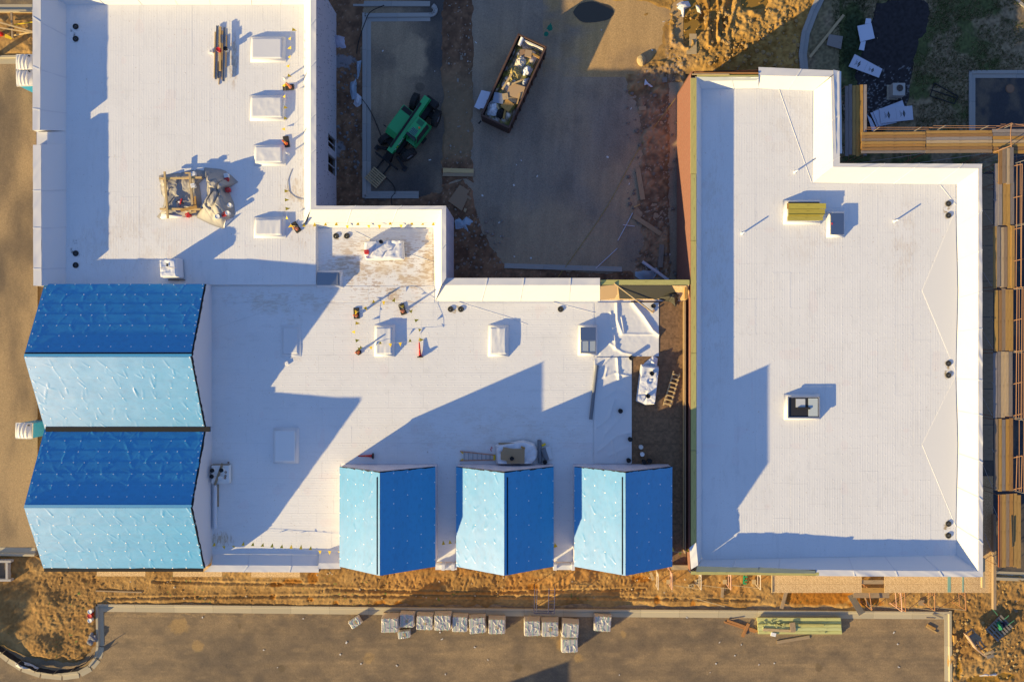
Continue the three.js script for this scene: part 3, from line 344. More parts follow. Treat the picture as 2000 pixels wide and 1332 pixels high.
// ---- blue roofing membrane on the gables
const blueT = tex(512, 256, (u, v) => { const s = 0.82 + 0.36 * fbm(u * 20, v * 20, 4, 501), d = sm(0.55, 0.8, fbm(u * 7, v * 9, 4, 503)) * 0.12; return [s * 0.95 + d, s + d * 0.4, s]; }); blueT.repeat.set(0.2, 0.4);
const blue = [[0.012, 0.305, 0.555], [0.013, 0.312, 0.565], [0.011, 0.298, 0.545]].map(c => mat(c, 0.5, { map: blueT, ior: 1.85, specularColor: new THREE.Color().setRGB(0.95, 0.68, 1) }));
const plate = mat([0.8, 0.8, 0.78], 0.5), seamM = mat([0.008, 0.009, 0.012], 0.9);
function slope(roof, A, B, C, E, strips, seed, o = {}) { // A-B eave, E-C ridge; lapped strips from the eave up, puckered round their fasteners
  const r = rng(seed), U = B.clone().sub(A), W = E.clone().sub(A), lu = U.length(), lv = W.length(), n = U.clone().cross(W).normalize(); if (n.y < 0) n.negate();
  const st = 0.065, nu = Math.ceil(lu / st), nv = Math.ceil(lv / st / strips) * strips, H = new Float32Array((nu + 1) * (nv + 1)), at = (i, j) => j * (nu + 1) + i;
  const fast = [], sp = o.spacing ?? 1.05;
  for (let k = 0; k < strips; k++) { const v0 = (k + 0.06) / strips; for (let x = 0.25 + r() * 0.5; x < lu - 0.1; x += sp * (0.65 + 0.7 * r())) fast.push([x, v0 * lv + (r() - 0.5) * 0.03]); }
  if (o.edge) for (let y = 0.3; y < lv; y += 0.85) fast.push([0.12, y], [lu - 0.12, y]);
  for (const [fx, fy] of fast) { const nc = 1 + Math.floor(r() * 3.4); for (let c = 0; c < nc; c++) {
    const an = (o.dir ?? 0.6) + (r() - 0.5) * 2.1 + (r() < 0.35 ? Math.PI : 0), L = (0.25 + r() * 0.75) * (o.wr ?? 1), w = 0.022 + 0.03 * r(), hh = (0.004 + 0.02 * r() * r() * r()) * (o.amp ?? 1), cx = Math.cos(an), cy = Math.sin(an), bend = (r() - 0.5) * 0.5;
    const R = L + 0.2, i0 = Math.max(0, Math.floor((fx - R) / lu * nu)), i1 = Math.min(nu, Math.ceil((fx + R) / lu * nu)), j0 = Math.max(0, Math.floor((fy - R) / lv * nv)), j1 = Math.min(nv, Math.ceil((fy + R) / lv * nv));
    for (let j = j0; j <= j1; j++) for (let i = i0; i <= i1; i++) { const x = i / nu * lu - fx, y = j / nv * lv - fy, t = x * cx + y * cy, s = -x * cy + y * cx - bend * t * t; if (t < 0.03 || t > L) continue; const q = t / L; H[at(i, j)] += hh * Math.exp(-(s * s) / (w * w)) * sm(0, 0.12, q) * sm(1, 0.45, q); } } }
  for (let j = 0; j <= nv; j++) for (let i = 0; i <= nu; i++) { const x = i / nu * lu, y = j / nv * lv; H[at(i, j)] += (o.soft ?? 0.02) * (fbm(x * 0.7 + seed, y * 1.3, 3, seed) - 0.5) + 0.0015 * noise(x * 0.4, y * 14, seed + 2); }
  const per = nv / strips, pl = [];
  for (let k = 0; k < strips; k++) { const pos = [], uv = [], idx = []; for (let j = 0; j <= per; j++) for (let i = 0; i <= nu; i++) { const J = k * per + j, p = A.clone().addScaledVector(U, i / nu).addScaledVector(W, J / nv).addScaledVector(n, H[at(i, J)] + 0.022 + 0.009 * (1 - j / per)); pos.push(p.x, p.y, p.z); uv.push(i / nu * lu, J / nv * lv); if (i < nu && j < per) { const q = j * (nu + 1) + i; idx.push(q, q + nu + 1, q + 1, q + 1, q + nu + 1, q + nu + 2); } }
    partW(roof, 'membrane_strip', meshFrom(pos, idx, uv), blue[(k + seed) % 3]); }
  const Q = new THREE.Quaternion().setFromUnitVectors(V(0, 1, 0), n);
  for (const [x, y] of fast) { const p = A.clone().addScaledVector(U, x / lu).addScaledVector(W, y / lv).addScaledVector(n, 0.03 + H[at(Math.round(x / lu * nu), Math.round(y / lv * nv))]); pl.push(new THREE.CylinderGeometry(0.04, 0.048, 0.018, 8).applyQuaternion(Q).translate(p.x, p.y, p.z)); }
  const f = partW(roof, 'fastener_plates', merge(pl), plate); f.userData.kind = 'stuff';
}
const lay = (roof, a, b, w, h = 0.02, nm = 'seam_tape', m = seamM) => partW(roof, nm, bar(a, b, w, h), m);
function ragged(roof, a, b, seed) { const r = rng(seed), L = a.distanceTo(b), n = Math.round(L / 0.18), pos = [], idx = [], d = b.clone().sub(a).normalize(), s = V(0, 1, 0).cross(d).normalize(), hor = V(s.x, 0, s.z); for (let i = 0; i <= n; i++) { const p = a.clone().lerp(b, i / n), w = 0.02 + 0.055 * r(); pos.push(p.x - hor.x * 0.05, p.y + 0.045, p.z - hor.z * 0.05, p.x + hor.x * w, p.y + 0.03, p.z + hor.z * w, p.x + hor.x * w, p.y - 0.06, p.z + hor.z * w); if (i < n) { const k = i * 3; idx.push(k, k + 1, k + 3, k + 1, k + 4, k + 3, k + 1, k + 2, k + 4, k + 2, k + 5, k + 4); } } partW(roof, 'edge_strip', meshFrom(pos, idx), seamM); }
{ // two gables with ridges running across, on the street side
  const xw = -32.85, xe = -21.93, HR = 7.58, HE = 5.35;
  [[-3.66, 1.235, 6.18, HE], [6.22, 11.08, 15.62, HE + 0.15]].forEach(([zn, zr, zs, hs], i) => {
    const gr = new THREE.Group(); gr.name = 'gable_roof'; BL.add(gr);
    const wg = uvBox(new THREE.ExtrudeGeometry(new THREE.Shape([[zn, R0 - 0.3], [zs, R0 - 0.3], [zs, hs], [zr, HR], [zn, HE]].map(p => new THREE.Vector2(...p))), { depth: xe - xw - 0.1, bevelEnabled: false }).applyMatrix4(new THREE.Matrix4().makeBasis(V(0, 0, 1), V(0, 1, 0), V(-1, 0, 0)).setPosition(xe - 0.05, 0, 0)));
    partW(gr, 'gable_wall', wg, plainWrap);
    partW(gr, 'wall', new THREE.BoxGeometry(xe - xw - 0.12, R0, zs - zn).translate((xe + xw) / 2, R0 / 2 - 0.31, (zs + zn) / 2), wallM);
    slope(gr, V(xw, HE, zn), V(xe, HE, zn), V(xe, HR, zr), V(xw, HR, zr), 7, 601 + i * 7, { dir: 1.4, edge: true, amp: i ? 2.0 : 1.5 });
    slope(gr, V(xw, hs, zs), V(xe, hs, zs), V(xe, HR, zr), V(xw, HR, zr), 7, 641 + i * 7, { dir: 2.2, edge: true, amp: 1.2 });
    if (!i) lay(gr, V(xw, HR - 0.04, zr - 0.24), V(xe, HR - 0.04, zr - 0.24), 0.1, 0.03);
    lay(gr, V(xw, HR + 0.005, zr - 0.1), V(xe, HR + 0.005, zr - 0.1), 0.18, 0.03, 'ridge_fold', blue[0]);
    ragged(gr, V(xe, HE, zn), V(xe, HR, zr), 71 + i); ragged(gr, V(xe, HR, zr), V(xe, hs, zs), 73 + i);
    lay(gr, V(xw, (HE + HR) / 2 * 0 + HE, zn + 0.02).lerp(V(xw, HR, zr), 0), V(xw, HR, zr), 0.06, 0.05, 'edge_trim', blue[1]);
  });
  const gv = new THREE.Group(); gv.name = 'valley_gutter'; BL.add(gv); lay(gv, V(xw + 0.1, HE + 0.05, 6.2), V(xe + 0.35, HE + 0.05, 6.2), 0.34, 0.14, 'valley_lining'); lay(gv, V(xw + 0.05, HE + 0.14, 15.72), V(xe - 0.1, HE + 0.14, 15.72), 0.26, 0.1, 'eave_lining');
  partW(BL, 'eave_skirt', patch(V(xw, HE + 0.08, 15.84), V(xe, HE + 0.08, 15.84), V(xe, HE - 0.5, 16.0), V(xw, HE - 0.5, 16.0), 120, 5, (u, v) => 0.05 * (noise(u * 4, v * 2, 7) - 0.5)), MT.galv);
}
{ // three gables with ridges running up the picture
  const zn = 8.73, zs = 15.47, HR = 7.7, HE = 5.63;
  [[-12.71, -9.6, -6.24], [-4.81, -1.5, 1.77], [3.19, 6.4, 9.8]].forEach(([x0, xr, x1], i) => {
    const gr = new THREE.Group(); gr.name = 'gable_roof'; BL.add(gr);
    partW(gr, 'gable_wall', uvBox(new THREE.ExtrudeGeometry(new THREE.Shape([[x0, R0 - 0.3], [x1, R0 - 0.3], [x1, HE], [xr, HR], [x0, HE]].map(p => new THREE.Vector2(...p))), { depth: zs - zn - 0.1, bevelEnabled: false }).translate(0, 0, zn + 0.05)), wrapM);
    partW(gr, 'wall', new THREE.BoxGeometry(x1 - x0, R0, zs - zn - 0.12).translate((x0 + x1) / 2, R0 / 2 - 0.31, (zs + zn) / 2), wallM);
    slope(gr, V(x0, HE, zs), V(x0, HE, zn), V(xr, HR, zn), V(xr, HR, zs), 5, 701 + i * 7, { dir: 0, wr: 0.8, amp: i ? 1.1 : 0.7, spacing: 1.25 });
    slope(gr, V(x1, HE, zs), V(x1, HE, zn), V(xr, HR, zn), V(xr, HR, zs), 4, 741 + i * 7, { dir: 0, amp: 0.12, soft: 0.006, spacing: 1.35 });
    const s = i === 1 ? 1 : -1; lay(gr, V(xr + s * 0.2, HR - 0.085, zn + 0.35), V(xr + s * 0.2, HR - 0.085, zs - 0.05), 0.08, 0.05);
    ragged(gr, V(xr, HR, zn), V(x0, HE, zn), 81 + i); ragged(gr, V(x1, HE, zn), V(xr, HR, zn), 84 + i);
  });
}
// ---- the brick-sided building
const BR = thing('flat_roof_building', 'white flat-roofed building with brick side wall and timber edge beside the scaffold', 'building', P(1640, 640, 0));
{
  const a = P(1366, 168, RR), c = P(1874, 1097, RR), fr = [a.x, a.z, c.x - a.x, c.z - a.z], m = roofMat(...fr, RR, 1024, 2048, 'v', 461), q = (x, y) => P(x, y, RR);
  partW(BR, 'roof_slab', roofUV(prism(pts2([[1352, 150], [1600, 150], [1600, 345], [1890, 345], [1890, 1110], [1352, 1110]], RR), RR - 0.3, RR - 0.012), ...fr), m);
  boards(BR, [[q(1371, 0).x, q(0, 174).z, q(1588, 0).x, q(0, 358).z], [q(1371, 0).x, q(0, 358).z, q(1868, 0).x, q(0, 1087).z]], RR, true, m, fr, 471);
  parapet(BR, [1350, 142], [1348.5, 1116], [1361, 150], [1361, 1107], [1370, 174], [1371, 1094], TR, RR, { wallM: brickM, noCap: true });
  parapet(BR, [1350, 139], [1482, 136], [1358, 150], [1482, 151], [1370, 174], [1482, 173], TR, RR, { wallM: brickM, noCap: true });
  parapet(BR, [1482, 131], [1638, 138], [1482, 147], [1622, 150], [1482, 173], [1590, 177], TR, RR, { wallM: brickM });
  parapet(BR, [1640, 138], [1641, 319], [1624, 150], [1628, 326], [1590, 177], [1588, 357], TR, RR);
  parapet(BR, [1641, 319], [1919, 320], [1628, 326], [1912, 329], [1588, 357], [1870, 360], TR, RR);
  parapet(BR, [1919, 320], [1921, 1127], [1912, 329], [1912, 1116], [1870, 360], [1870, 1085], TR, RR);
  parapet(BR, [1594, 1125], [1921, 1127], [1594, 1113], [1912, 1116], [1594, 1089], [1870, 1085], TR, RR);
  parapet(BR, [1348, 1119], [1594, 1125], [1362, 1108], [1594, 1113], [1371, 1094], [1594, 1089], TR, RR, { noCap: true });
  // timber plates left bare along the brick wall, in lengths
  const zs = [152, 340, 470, 690, 880, 1076]; for (let i = 0; i < 5; i++) partW(BR, 'top_plate', bar(P(1355, zs[i] + 0.4, TR - 0.02), P(1355, zs[i + 1] - 0.4, TR - 0.02), M(i ? 10.5 : 11.5, TR), 0.05), i % 2 ? MT.treated : wood(0.52, 0.45, 0.15));
  [[1356, 1482, 142.5, 0.10, MT.cedar, 0.05], [1352, 1425, 145, 0.08, MT.tan, 0.06], [1362, 1482, 148, 0.1, MT.treated, 0.01]].forEach(([x0, x1, y, w, mm, up]) => partW(BR, 'top_plate', bar(P(x0, y, TR + up), P(x1, y, TR + up), w, 0.06), mm));
  partW(BR, 'edge_flashing', patch(P(1363, 150, TR + 0.02), P(1484, 150, TR + 0.02), P(1478, 157, TR - 0.18), P(1372, 158, TR - 0.2), 30, 3, cap(41, 0.02)), mat([0.5, 0.52, 0.5], 0.45, { metalness: 0.3 }));
  partW(BR, 'top_plate', bar(P(1350, 1119, TR - 0.02), P(1600, 1121, TR - 0.02), 0.22, 0.06), MT.treated); partW(BR, 'edge_flashing', patch(P(1362, 1106, TR + 0.1), P(1482, 1109, TR + 0.12), P(1482, 1118, TR + 0.02), P(1360, 1117, TR + 0.02), 30, 3, cap(43, 0.03)), mat([0.12, 0.15, 0.15], 0.5)); partW(BR, 'edge_flashing', patch(P(1482, 1108, TR + 0.1), P(1593, 1114, TR + 0.08), P(1593, 1120, TR + 0.02), P(1482, 1119, TR + 0.02), 30, 3, cap(44, 0.03)), mat([0.13, 0.16, 0.16], 0.5));
  partW(BR, 'loose_membrane', patch(P(1347, 1070, TR + 0.05), P(1360, 1060, TR + 0.15), P(1364, 1104, TR + 0.12), P(1350, 1112, TR + 0.04), 10, 10, cap(46, 0.06)), MT.membrane);
  partW(BR, 'loose_membrane', patch(P(1628, 136, TR + 0.05), P(1643, 140, TR - 0.1), P(1645, 300, TR - 0.2), P(1634, 300, TR + 0.02), 6, 50, (u, v) => 0.1 * (fbm(u, v * 0.6, 3, 47) - 0.3)), MT.membrane);
  // crickets falling to the drains along the east parapet
  for (const [y0, ym, y1] of [[412, 568, 724], [736, 868, 1026]]) { const g = []; const A = q(1867, y0), B = q(1802, ym), C = q(1867, y1), W0 = q(1870, ym); const pos = [A.x, RR + 0.015, A.z, B.x, RR + 0.02, B.z, W0.x, RR + 0.1, W0.z, C.x, RR + 0.015, C.z]; partW(BR, 'roof_cricket', meshFrom(pos, [0, 1, 2, 1, 3, 2], [0, 0, 1, 1, 2, 0, 3, 2]), MT.membrane); for (const [s, e] of [[A, B], [B, C]]) partW(BR, 'membrane_seam', rod(V(s.x, RR + 0.008, s.z), V(e.x, RR + 0.008, e.z), 0.011, 6), MT.membrane); }
  for (const s of [[[1838, 362], [1868, 400]], [[1522, 174], [1586, 356]], [[1802, 868], [1868, 1028]]]) partW(BR, 'membrane_seam', rod(q(...s[0]).setY(RR + 0.012), q(...s[1]).setY(RR + 0.01), 0.015, 6), MT.membrane);
}

// ================================================================ FITTINGS OF THE ROOFS (parts of the two buildings)
const grp = (parent, name) => { const g = new THREE.Group(); g.name = name; parent.add(g); return g; };
function curb(b, x0, y0, x1, y1, h, roof, o = {}) { // an upstand wrapped in membrane: cover, walls, flashing skirt
  const g = grp(b, o.name ?? 'roof_curb'), t = roof + h, A = P(x0, y0, t), C = P(x1, y1, t), w = C.x - A.x, d = C.z - A.z, x = (A.x + C.x) / 2, z = (A.z + C.z) / 2;
  partW(g, 'upstand', new THREE.BoxGeometry(w - 0.05, h - 0.03, d - 0.05).translate(x, roof + (h - 0.03) / 2, z), MT.membrane);
  const s = 0.17, k = 0.12, pos = [], idx = [], ring = (q, y) => [[-1, -1], [1, -1], [1, 1], [-1, 1]].forEach(([i, j]) => pos.push(x + i * (w / 2 + q), y, z + j * (d / 2 + q)));
  ring(0.0, roof + h * 0.75); ring(s, roof + 0.015); for (let i = 0; i < 4; i++) { const j = (i + 1) % 4; idx.push(i, j, 4 + i, j, 4 + j, 4 + i); } partW(g, 'flashing', meshFrom(pos, idx).toNonIndexed(), MT.membrane); 
  if (!o.bare) { const n = Math.ceil(w / 0.07), m = Math.ceil(d / 0.07), sd = o.seed ?? 1; partW(g, 'cover', patch(V(A.x, t, A.z), V(C.x, t, A.z), V(C.x, t, C.z), V(A.x, t, C.z), n, m, (u, v, p, q) => (o.wr ?? 0.02) * (fbm(u * (o.fu ?? 1.5), v * (o.fv ?? 1.5), 3, sd) - 0.5) * 2 * Math.abs(Math.sin(p * 3.14159)) ** 0.3 - 0.05 * (p === 0 || p === 1 || q === 0 || q === 1 ? 1 : 0)), o.m ?? MT.membrane); }
  return { g, x, z, w, d, t };
}
curb(BL, 490, 73, 550, 114, 0.32, R1, { seed: 1, wr: 0.006, m: mat([0.66, 0.66, 0.68], 0.5) }); curb(BL, 489, 188, 550, 229, 0.32, R1, { seed: 2, wr: 0.03 }); curb(BL, 497, 285, 550, 317, 0.32, R1, { seed: 3, wr: 0.04 }); curb(BL, 497, 427, 550, 459, 0.32, R1, { seed: 4, wr: 0.03, fu: 3, fv: 0.6 });
curb(BL, 733, 639, 765, 692, 0.37, R0, { seed: 5, wr: 0.03, fu: 3.5, fv: 0.6 }); curb(BL, 957, 639, 989, 692, 0.37, R0, { seed: 6, wr: 0.04, fu: 3, fv: 1 }); curb(BL, 551, 639, 582, 692, 0.12, R0, { seed: 7, wr: 0.012 }); curb(BL, 535, 841, 576, 902, 0.35, R0, { seed: 8, wr: 0.02, fu: 0.6, fv: 2, m: MT.white });
{ // metal hatches
  let k = curb(BL, 619, 532, 662, 557, 0.4, R0, { bare: true, name: 'roof_hatch' }); partW(k.g, 'hatch_lid', rbox(k.w, 0.07, k.d, 0.02).translate(k.x, k.t - 0.03, k.z), MT.lid); partW(k.g, 'hinge_bar', slab(0.06, 0.06, k.d * 0.95, k.x + k.w / 2 - 0.12, k.t + 0.03, k.z), MT.steel);
  k = curb(BL, 1134, 639, 1164, 690, 0.5, R0, { bare: true, name: 'roof_hatch' }); partW(k.g, 'hatch_lid', rbox(k.w, 0.06, k.d * 0.5, 0.015).translate(k.x, k.t, k.z - k.d * 0.25), MT.lid); for (const s of [-1, 1]) partW(k.g, 'glazing', new THREE.BoxGeometry(k.w * 0.42, 0.02, k.d * 0.42).translate(k.x + s * k.w * 0.23, k.t + 0.01, k.z + k.d * 0.25), mat([0.35, 0.4, 0.45], 0.12)); partW(k.g, 'frame', merge([slab(k.w, 0.05, 0.06, k.x, k.t, k.z + k.d * 0.47), slab(0.05, 0.05, k.d * 0.45, k.x, k.t, k.z + k.d * 0.25), slab(0.05, 0.05, k.d * 0.45, k.x - k.w * 0.48, k.t, k.z + k.d * 0.25), slab(0.05, 0.05, k.d * 0.45, k.x + k.w * 0.48, k.t, k.z + k.d * 0.25)]), MT.steel);
  k = curb(BR, 1623, 416, 1649, 458, 0.36, RR, { bare: true, name: 'roof_hatch' }); partW(k.g, 'hatch_lid', rbox(k.w, 0.06, k.d, 0.02).translate(k.x, k.t - 0.02, k.z), MT.lid); partW(k.g, 'padlock', slab(0.06, 0.05, 0.12, k.x - k.w / 2 + 0.09, k.t + 0.04, k.z), MT.red);
  k = curb(BR, 1540, 775, 1601, 816, 0.4, RR, { bare: true, name: 'roof_hatch' }); partW(k.g, 'frame', merge([slab(k.w, 0.06, 0.07, k.x, k.t - 0.02, k.z - k.d / 2), slab(k.w, 0.06, 0.07, k.x, k.t - 0.02, k.z + k.d / 2), slab(0.07, 0.06, k.d, k.x - k.w / 2, k.t - 0.02, k.z), slab(0.07, 0.06, k.d, k.x + k.w / 2, k.t - 0.02, k.z)]), MT.galv); partW(k.g, 'opening', slab(k.w - 0.12, 0.01, k.d - 0.12, k.x, k.t - 0.03, k.z), MT.dark); partW(k.g, 'glazing', new THREE.BoxGeometry(k.w * 0.3, 0.02, k.d * 0.85).translate(k.x + k.w * 0.3, k.t, k.z), mat([0.5, 0.55, 0.55], 0.1)); partW(k.g, 'glazing', new THREE.BoxGeometry(k.w * 0.3, 0.02, k.d * 0.4).translate(k.x - k.w * 0.1, k.t - 0.01, k.z - k.d * 0.2), mat([0.55, 0.57, 0.58], 0.1)); partW(k.g, 'operator', slab(k.w * 0.4, 0.08, 0.14, k.x, k.t, k.z + 0.06), MT.dark);
  k = curb(BR, 1539, 393, 1603, 432, 0.45, RR, { bare: true }); partW(k.g, 'opening', slab(k.w - 0.1, 0.01, k.d - 0.1, k.x, k.t - 0.02, k.z), MT.dark); const tm = [wood(0.5, 0.42, 0.07), wood(0.47, 0.38, 0.06), wood(0.52, 0.4, 0.05), wood(0.48, 0.4, 0.08)];
  [[1541, 1614, 397, 408], [1541, 1612, 408.5, 418.5], [1540, 1610, 418.8, 422], [1539, 1608, 422.5, 430.5]].forEach(([a, b, c, d], i) => partW(k.g, 'cover_plank', bar(P(a, (c + d) / 2, k.t + 0.04 + (i === 2 ? 0.03 : 0)), P(b, (c + d) / 2, k.t + 0.04 + (i === 2 ? 0.03 : 0)), M(d - c, 4.7) * 0.98, 0.04), tm[i])); partW(k.g, 'cover_plank', bar(P(1540, 397, k.t + 0.03), P(1540, 408, k.t + 0.03), 0.16, 0.05), MT.ochre);
}
function drain(b, x, y, roof, dark = true) { const g = grp(b, 'roof_drain'), p = P(x, y, roof); partW(g, 'collar', new THREE.TorusGeometry(0.15, 0.055, 8, 20).rotateX(Math.PI / 2).translate(p.x, roof + 0.04, p.z), dark ? MT.rubber : MT.steel); partW(g, 'strainer', new THREE.SphereGeometry(0.1, 14, 8, 0, 6.3, 0, 1.57).scale(1, 0.8, 1).translate(p.x, roof + 0.01, p.z), MT.black); const rb = []; for (let i = 0; i < 6; i++) { const t = i * 1.047; rb.push(bar(V(p.x + 0.04 * Math.cos(t), roof + 0.085, p.z + 0.04 * Math.sin(t)), V(p.x + 0.11 * Math.cos(t), roof + 0.03, p.z + 0.11 * Math.sin(t)), 0.018, 0.02)); } partW(g, 'strainer_ribs', merge(rb), MT.steel); }
for (const [x, y] of [[147, 52], [147, 76], [147, 495], [147, 518]]) drain(BL, x, y, R1); for (const [x, y] of [[656, 461], [677, 461], [880, 604], [900, 604], [1095, 604]]) drain(BL, x, y, R0); for (const y of [398, 421, 710, 733, 1023, 1046]) drain(BR, 1853, y, RR);
for (const [x, y] of [[1450, 456], [1553, 336], [1748, 432]]) { const g = grp(BR, 'vent_pipe'), p = P(x, y, RR); partW(g, 'pipe', cyl(0.055, 0.055, 0.62, 14).translate(p.x, RR, p.z), MT.white); partW(g, 'boot', new THREE.ConeGeometry(0.13, 0.14, 16).translate(p.x, RR + 0.07, p.z), MT.membrane); }
for (const [x, y] of [[556.5, 154], [562, 301]]) { const g = grp(BL, 'vent_pipe'), p = P(x, y, R1); partW(g, 'pipe', cyl(0.05, 0.05, 0.5, 14).translate(p.x, R1, p.z), MT.white); partW(g, 'boot', new THREE.ConeGeometry(0.12, 0.12, 16).translate(p.x, R1 + 0.06, p.z), MT.membrane); }

// ================================================================ THINGS LYING ON THE ROOFS
function bucket(x, y, h, colour, label, o = {}) { const t = thing('bucket', label, 'bucket', P(x, y, h), o.turn ?? 0); const m = MT[colour] ?? colour, r = o.r ?? 0.15, H = o.h ?? 0.36;
  part(t, 'pail', new THREE.LatheGeometry([[0, 0], [r * 0.86, 0], [r * 0.97, H], [r, H], [r, H - 0.03], [r * 1.02, H - 0.05]].map(p => new THREE.Vector2(...p)), 18), m); if (o.lid !== false) { const l = part(t, 'lid', new THREE.LatheGeometry([[0, H - 0.012], [r * 0.85, H - 0.012], [r * 0.9, H + 0.012], [r * 1.03, H + 0.012], [r * 1.03, H - 0.02]].map(p => new THREE.Vector2(...p)), 18), MT[o.lidC] ?? m); } else part(t, 'contents', new THREE.CylinderGeometry(r * 0.93, r * 0.93, 0.02, 16).translate(0, H - 0.06, 0), MT.black); part(t, 'handle', new THREE.TorusGeometry(r * 1.04, 0.006, 5, 14, Math.PI).rotateX(1.35).translate(0, H - 0.06, 0), MT.steel); return t; }
function jerry(x, y, h, colour, label, turn = 0.2) { const t = thing('square_pail', label, 'pail', P(x, y, h), turn), m = MT[colour]; part(t, 'pail', rbox(0.27, 0.34, 0.27, 0.04), m); part(t, 'lid', rbox(0.29, 0.03, 0.29, 0.012).translate(0, 0.335, 0), m); part(t, 'handle', new THREE.TorusGeometry(0.09, 0.008, 5, 12, Math.PI).translate(0, 0.36, 0), MT.steel); return t; }
function delineator(x, y, roof, label, o = {}) { const t = thing('safety_post', label, 'safety post', P(x, y, roof), o.turn ?? 0, 'safety posts on the white roof');
  part(t, 'base', o.hex ? new THREE.CylinderGeometry(0.2, 0.22, 0.09, 6).translate(0, 0.045, 0) : rbox(0.4, 0.09, 0.78, 0.03), MT.rubber);
  const prof = [[0, 0.05], [0.12, 0.05], [0.11, 0.1], [0.07, 0.35], [0.055, 0.8], [0.062, 0.9], [0.05, 0.98], [0, 1]].map(p => new THREE.Vector2(...p)), g = new THREE.LatheGeometry(prof, 14), l = o.lean ?? [0, 0]; g.applyMatrix4(new THREE.Matrix4().makeRotationZ(-l[0])).applyMatrix4(new THREE.Matrix4().makeRotationX(l[1])).translate(0, 0.03, 0.15 * (o.hex ? 0 : 1)); part(t, 'post', g, o.faded ? MT.faded : MT.orange);
  const band = new THREE.CylinderGeometry(0.064, 0.066, 0.12, 14, 1, true).translate(0, 0.62, 0).applyMatrix4(new THREE.Matrix4().makeRotationZ(-l[0])).applyMatrix4(new THREE.Matrix4().makeRotationX(l[1])).translate(0, 0.03, 0.15 * (o.hex ? 0 : 1)); part(t, 'reflective_band', band, o.faded ? MT.orange : MT.yellow); return t; }
delineator(563, 171, R1, 'faded orange safety post on black base beside the second roof curb from the top', { turn: 1.65, faded: true }); delineator(559, 277, R1, 'orange safety post on black base behind the third roof curb from the top', { turn: 0.15 }); delineator(578, 444, R1, 'faded orange safety post on tilted black base at the inner roof corner', { turn: 0.6, faded: true });
delineator(696, 612, R0, 'bright orange safety post at upper left corner of the flagged-off roof curb', { turn: 0.05 }); delineator(786, 604, R0, 'faded orange safety post at upper right corner of the flagged-off roof curb', { turn: 0.3, faded: true }); delineator(700, 688, R0, 'orange safety post on hexagonal base at lower left of the flagged-off curb', { hex: true });
{ const mk = (x, y, roof, turn, label) => { const t = thing('safety_post', label, 'safety post', P(x, y, roof), turn, 'safety posts on the white roof'); part(t, 'base', new THREE.CylinderGeometry(0.2, 0.22, 0.08, 6).rotateZ(Math.PI / 2).translate(0.0, 0.2, 0), MT.rubber); part(t, 'post', new THREE.LatheGeometry([[0, 0], [0.11, 0], [0.07, 0.3], [0.04, 0.95], [0.03, 1.0], [0, 1.02]].map(p => new THREE.Vector2(...p)), 12).rotateZ(Math.PI / 2).translate(-0.04, 0.14, 0), MT.red); part(t, 'reflective_band', new THREE.CylinderGeometry(0.064, 0.064, 0.1, 12, 1, true).rotateZ(Math.PI / 2).translate(-0.5, 0.14, 0), MT.orange); }; mk(729, 890, R0, 0, 'red safety post lying on its side above the first blue gable'); mk(821, 697, R0, -1.5, 'red safety post fallen over at lower right of the flagged-off roof curb'); }
function pennants(label, pts, roof, o = {}) { // rope with small triangular flags
  const P3 = pts.map(p => P(p[0], p[1], roof + (p[2] ?? 0.55))), t = thing('pennant_line', label, 'pennant line', P3[0].clone().setY(roof), 0, 'yellow pennant lines on the roof'), curve = new THREE.CatmullRomCurve3(P3), r = rng(Math.round(pts[0][0] * 7 + pts[0][1]));
  partW(t, 'rope', new THREE.TubeGeometry(curve, pts.length * 8, 0.007, 5), mat([0.6, 0.58, 0.5], 0.8)); const L = curve.getLength(), n = Math.max(2, Math.round(L / (o.gap ?? 0.68)));
  for (let i = 0; i <= n; i++) { if (o.skip?.includes(i)) continue; const p = curve.getPointAt(i / n), tg = curve.getTangentAt(i / n), a = (r() - 0.5) * 0.8 + (r() < 0.5 ? 1.05 : -1.05), d = V(Math.sin(a) * -tg.z, -Math.cos(a), Math.sin(a) * tg.x).normalize().multiplyScalar(0.27 + 0.06 * r()), s = 0.12; partW(t, 'flag', meshFrom([p.x - tg.x * s, p.y, p.z - tg.z * s, p.x + tg.x * s, p.y, p.z + tg.z * s, p.x + d.x, p.y + d.y, p.z + d.z, p.x + d.x * 0.5 + 0.012, p.y + d.y * 0.5 + 0.012, p.z + d.z * 0.5], [0, 1, 3, 1, 2, 3, 2, 0, 3]).toNonIndexed(), MT.yellow); } return t; }
pennants('yellow pennant line beside the topmost roof curb', [[570, 57], [567, 78], [568, 97], [566, 115], [564, 134], [560, 152], [556, 164]], R1); pennants('yellow pennant line passing the second roof curb from the top', [[556, 166], [556, 195], [553, 216], [554, 234], [556, 252, 0.2]], R1); pennants('short yellow pennant line running down to the inner roof corner', [[555, 373], [557, 408], [561, 426], [569, 440]], R1);
pennants('long yellow pennant line along the parapet above the rust-stained roof', [[572, 441], [590, 443], [630, 441], [690, 440], [760, 439], [800, 439], [846, 440]], R0, { gap: 0.72 }); pennants('yellow pennant line looped above the flagged-off roof curb', [[696, 611], [715, 598], [733, 591], [752, 588], [770, 590], [786, 602], [802, 611], [811, 629], [818, 647], [820, 664]], R0); pennants('yellow pennant line crossing over the flagged-off roof curb', [[820, 666], [800, 668], [779, 669], [762, 671], [742, 672], [723, 677], [704, 681]], R0); pennants('short yellow pennant line left of the flagged-off roof curb', [[696, 614], [694, 630], [693, 648], [694, 666], [699, 682]], R0);
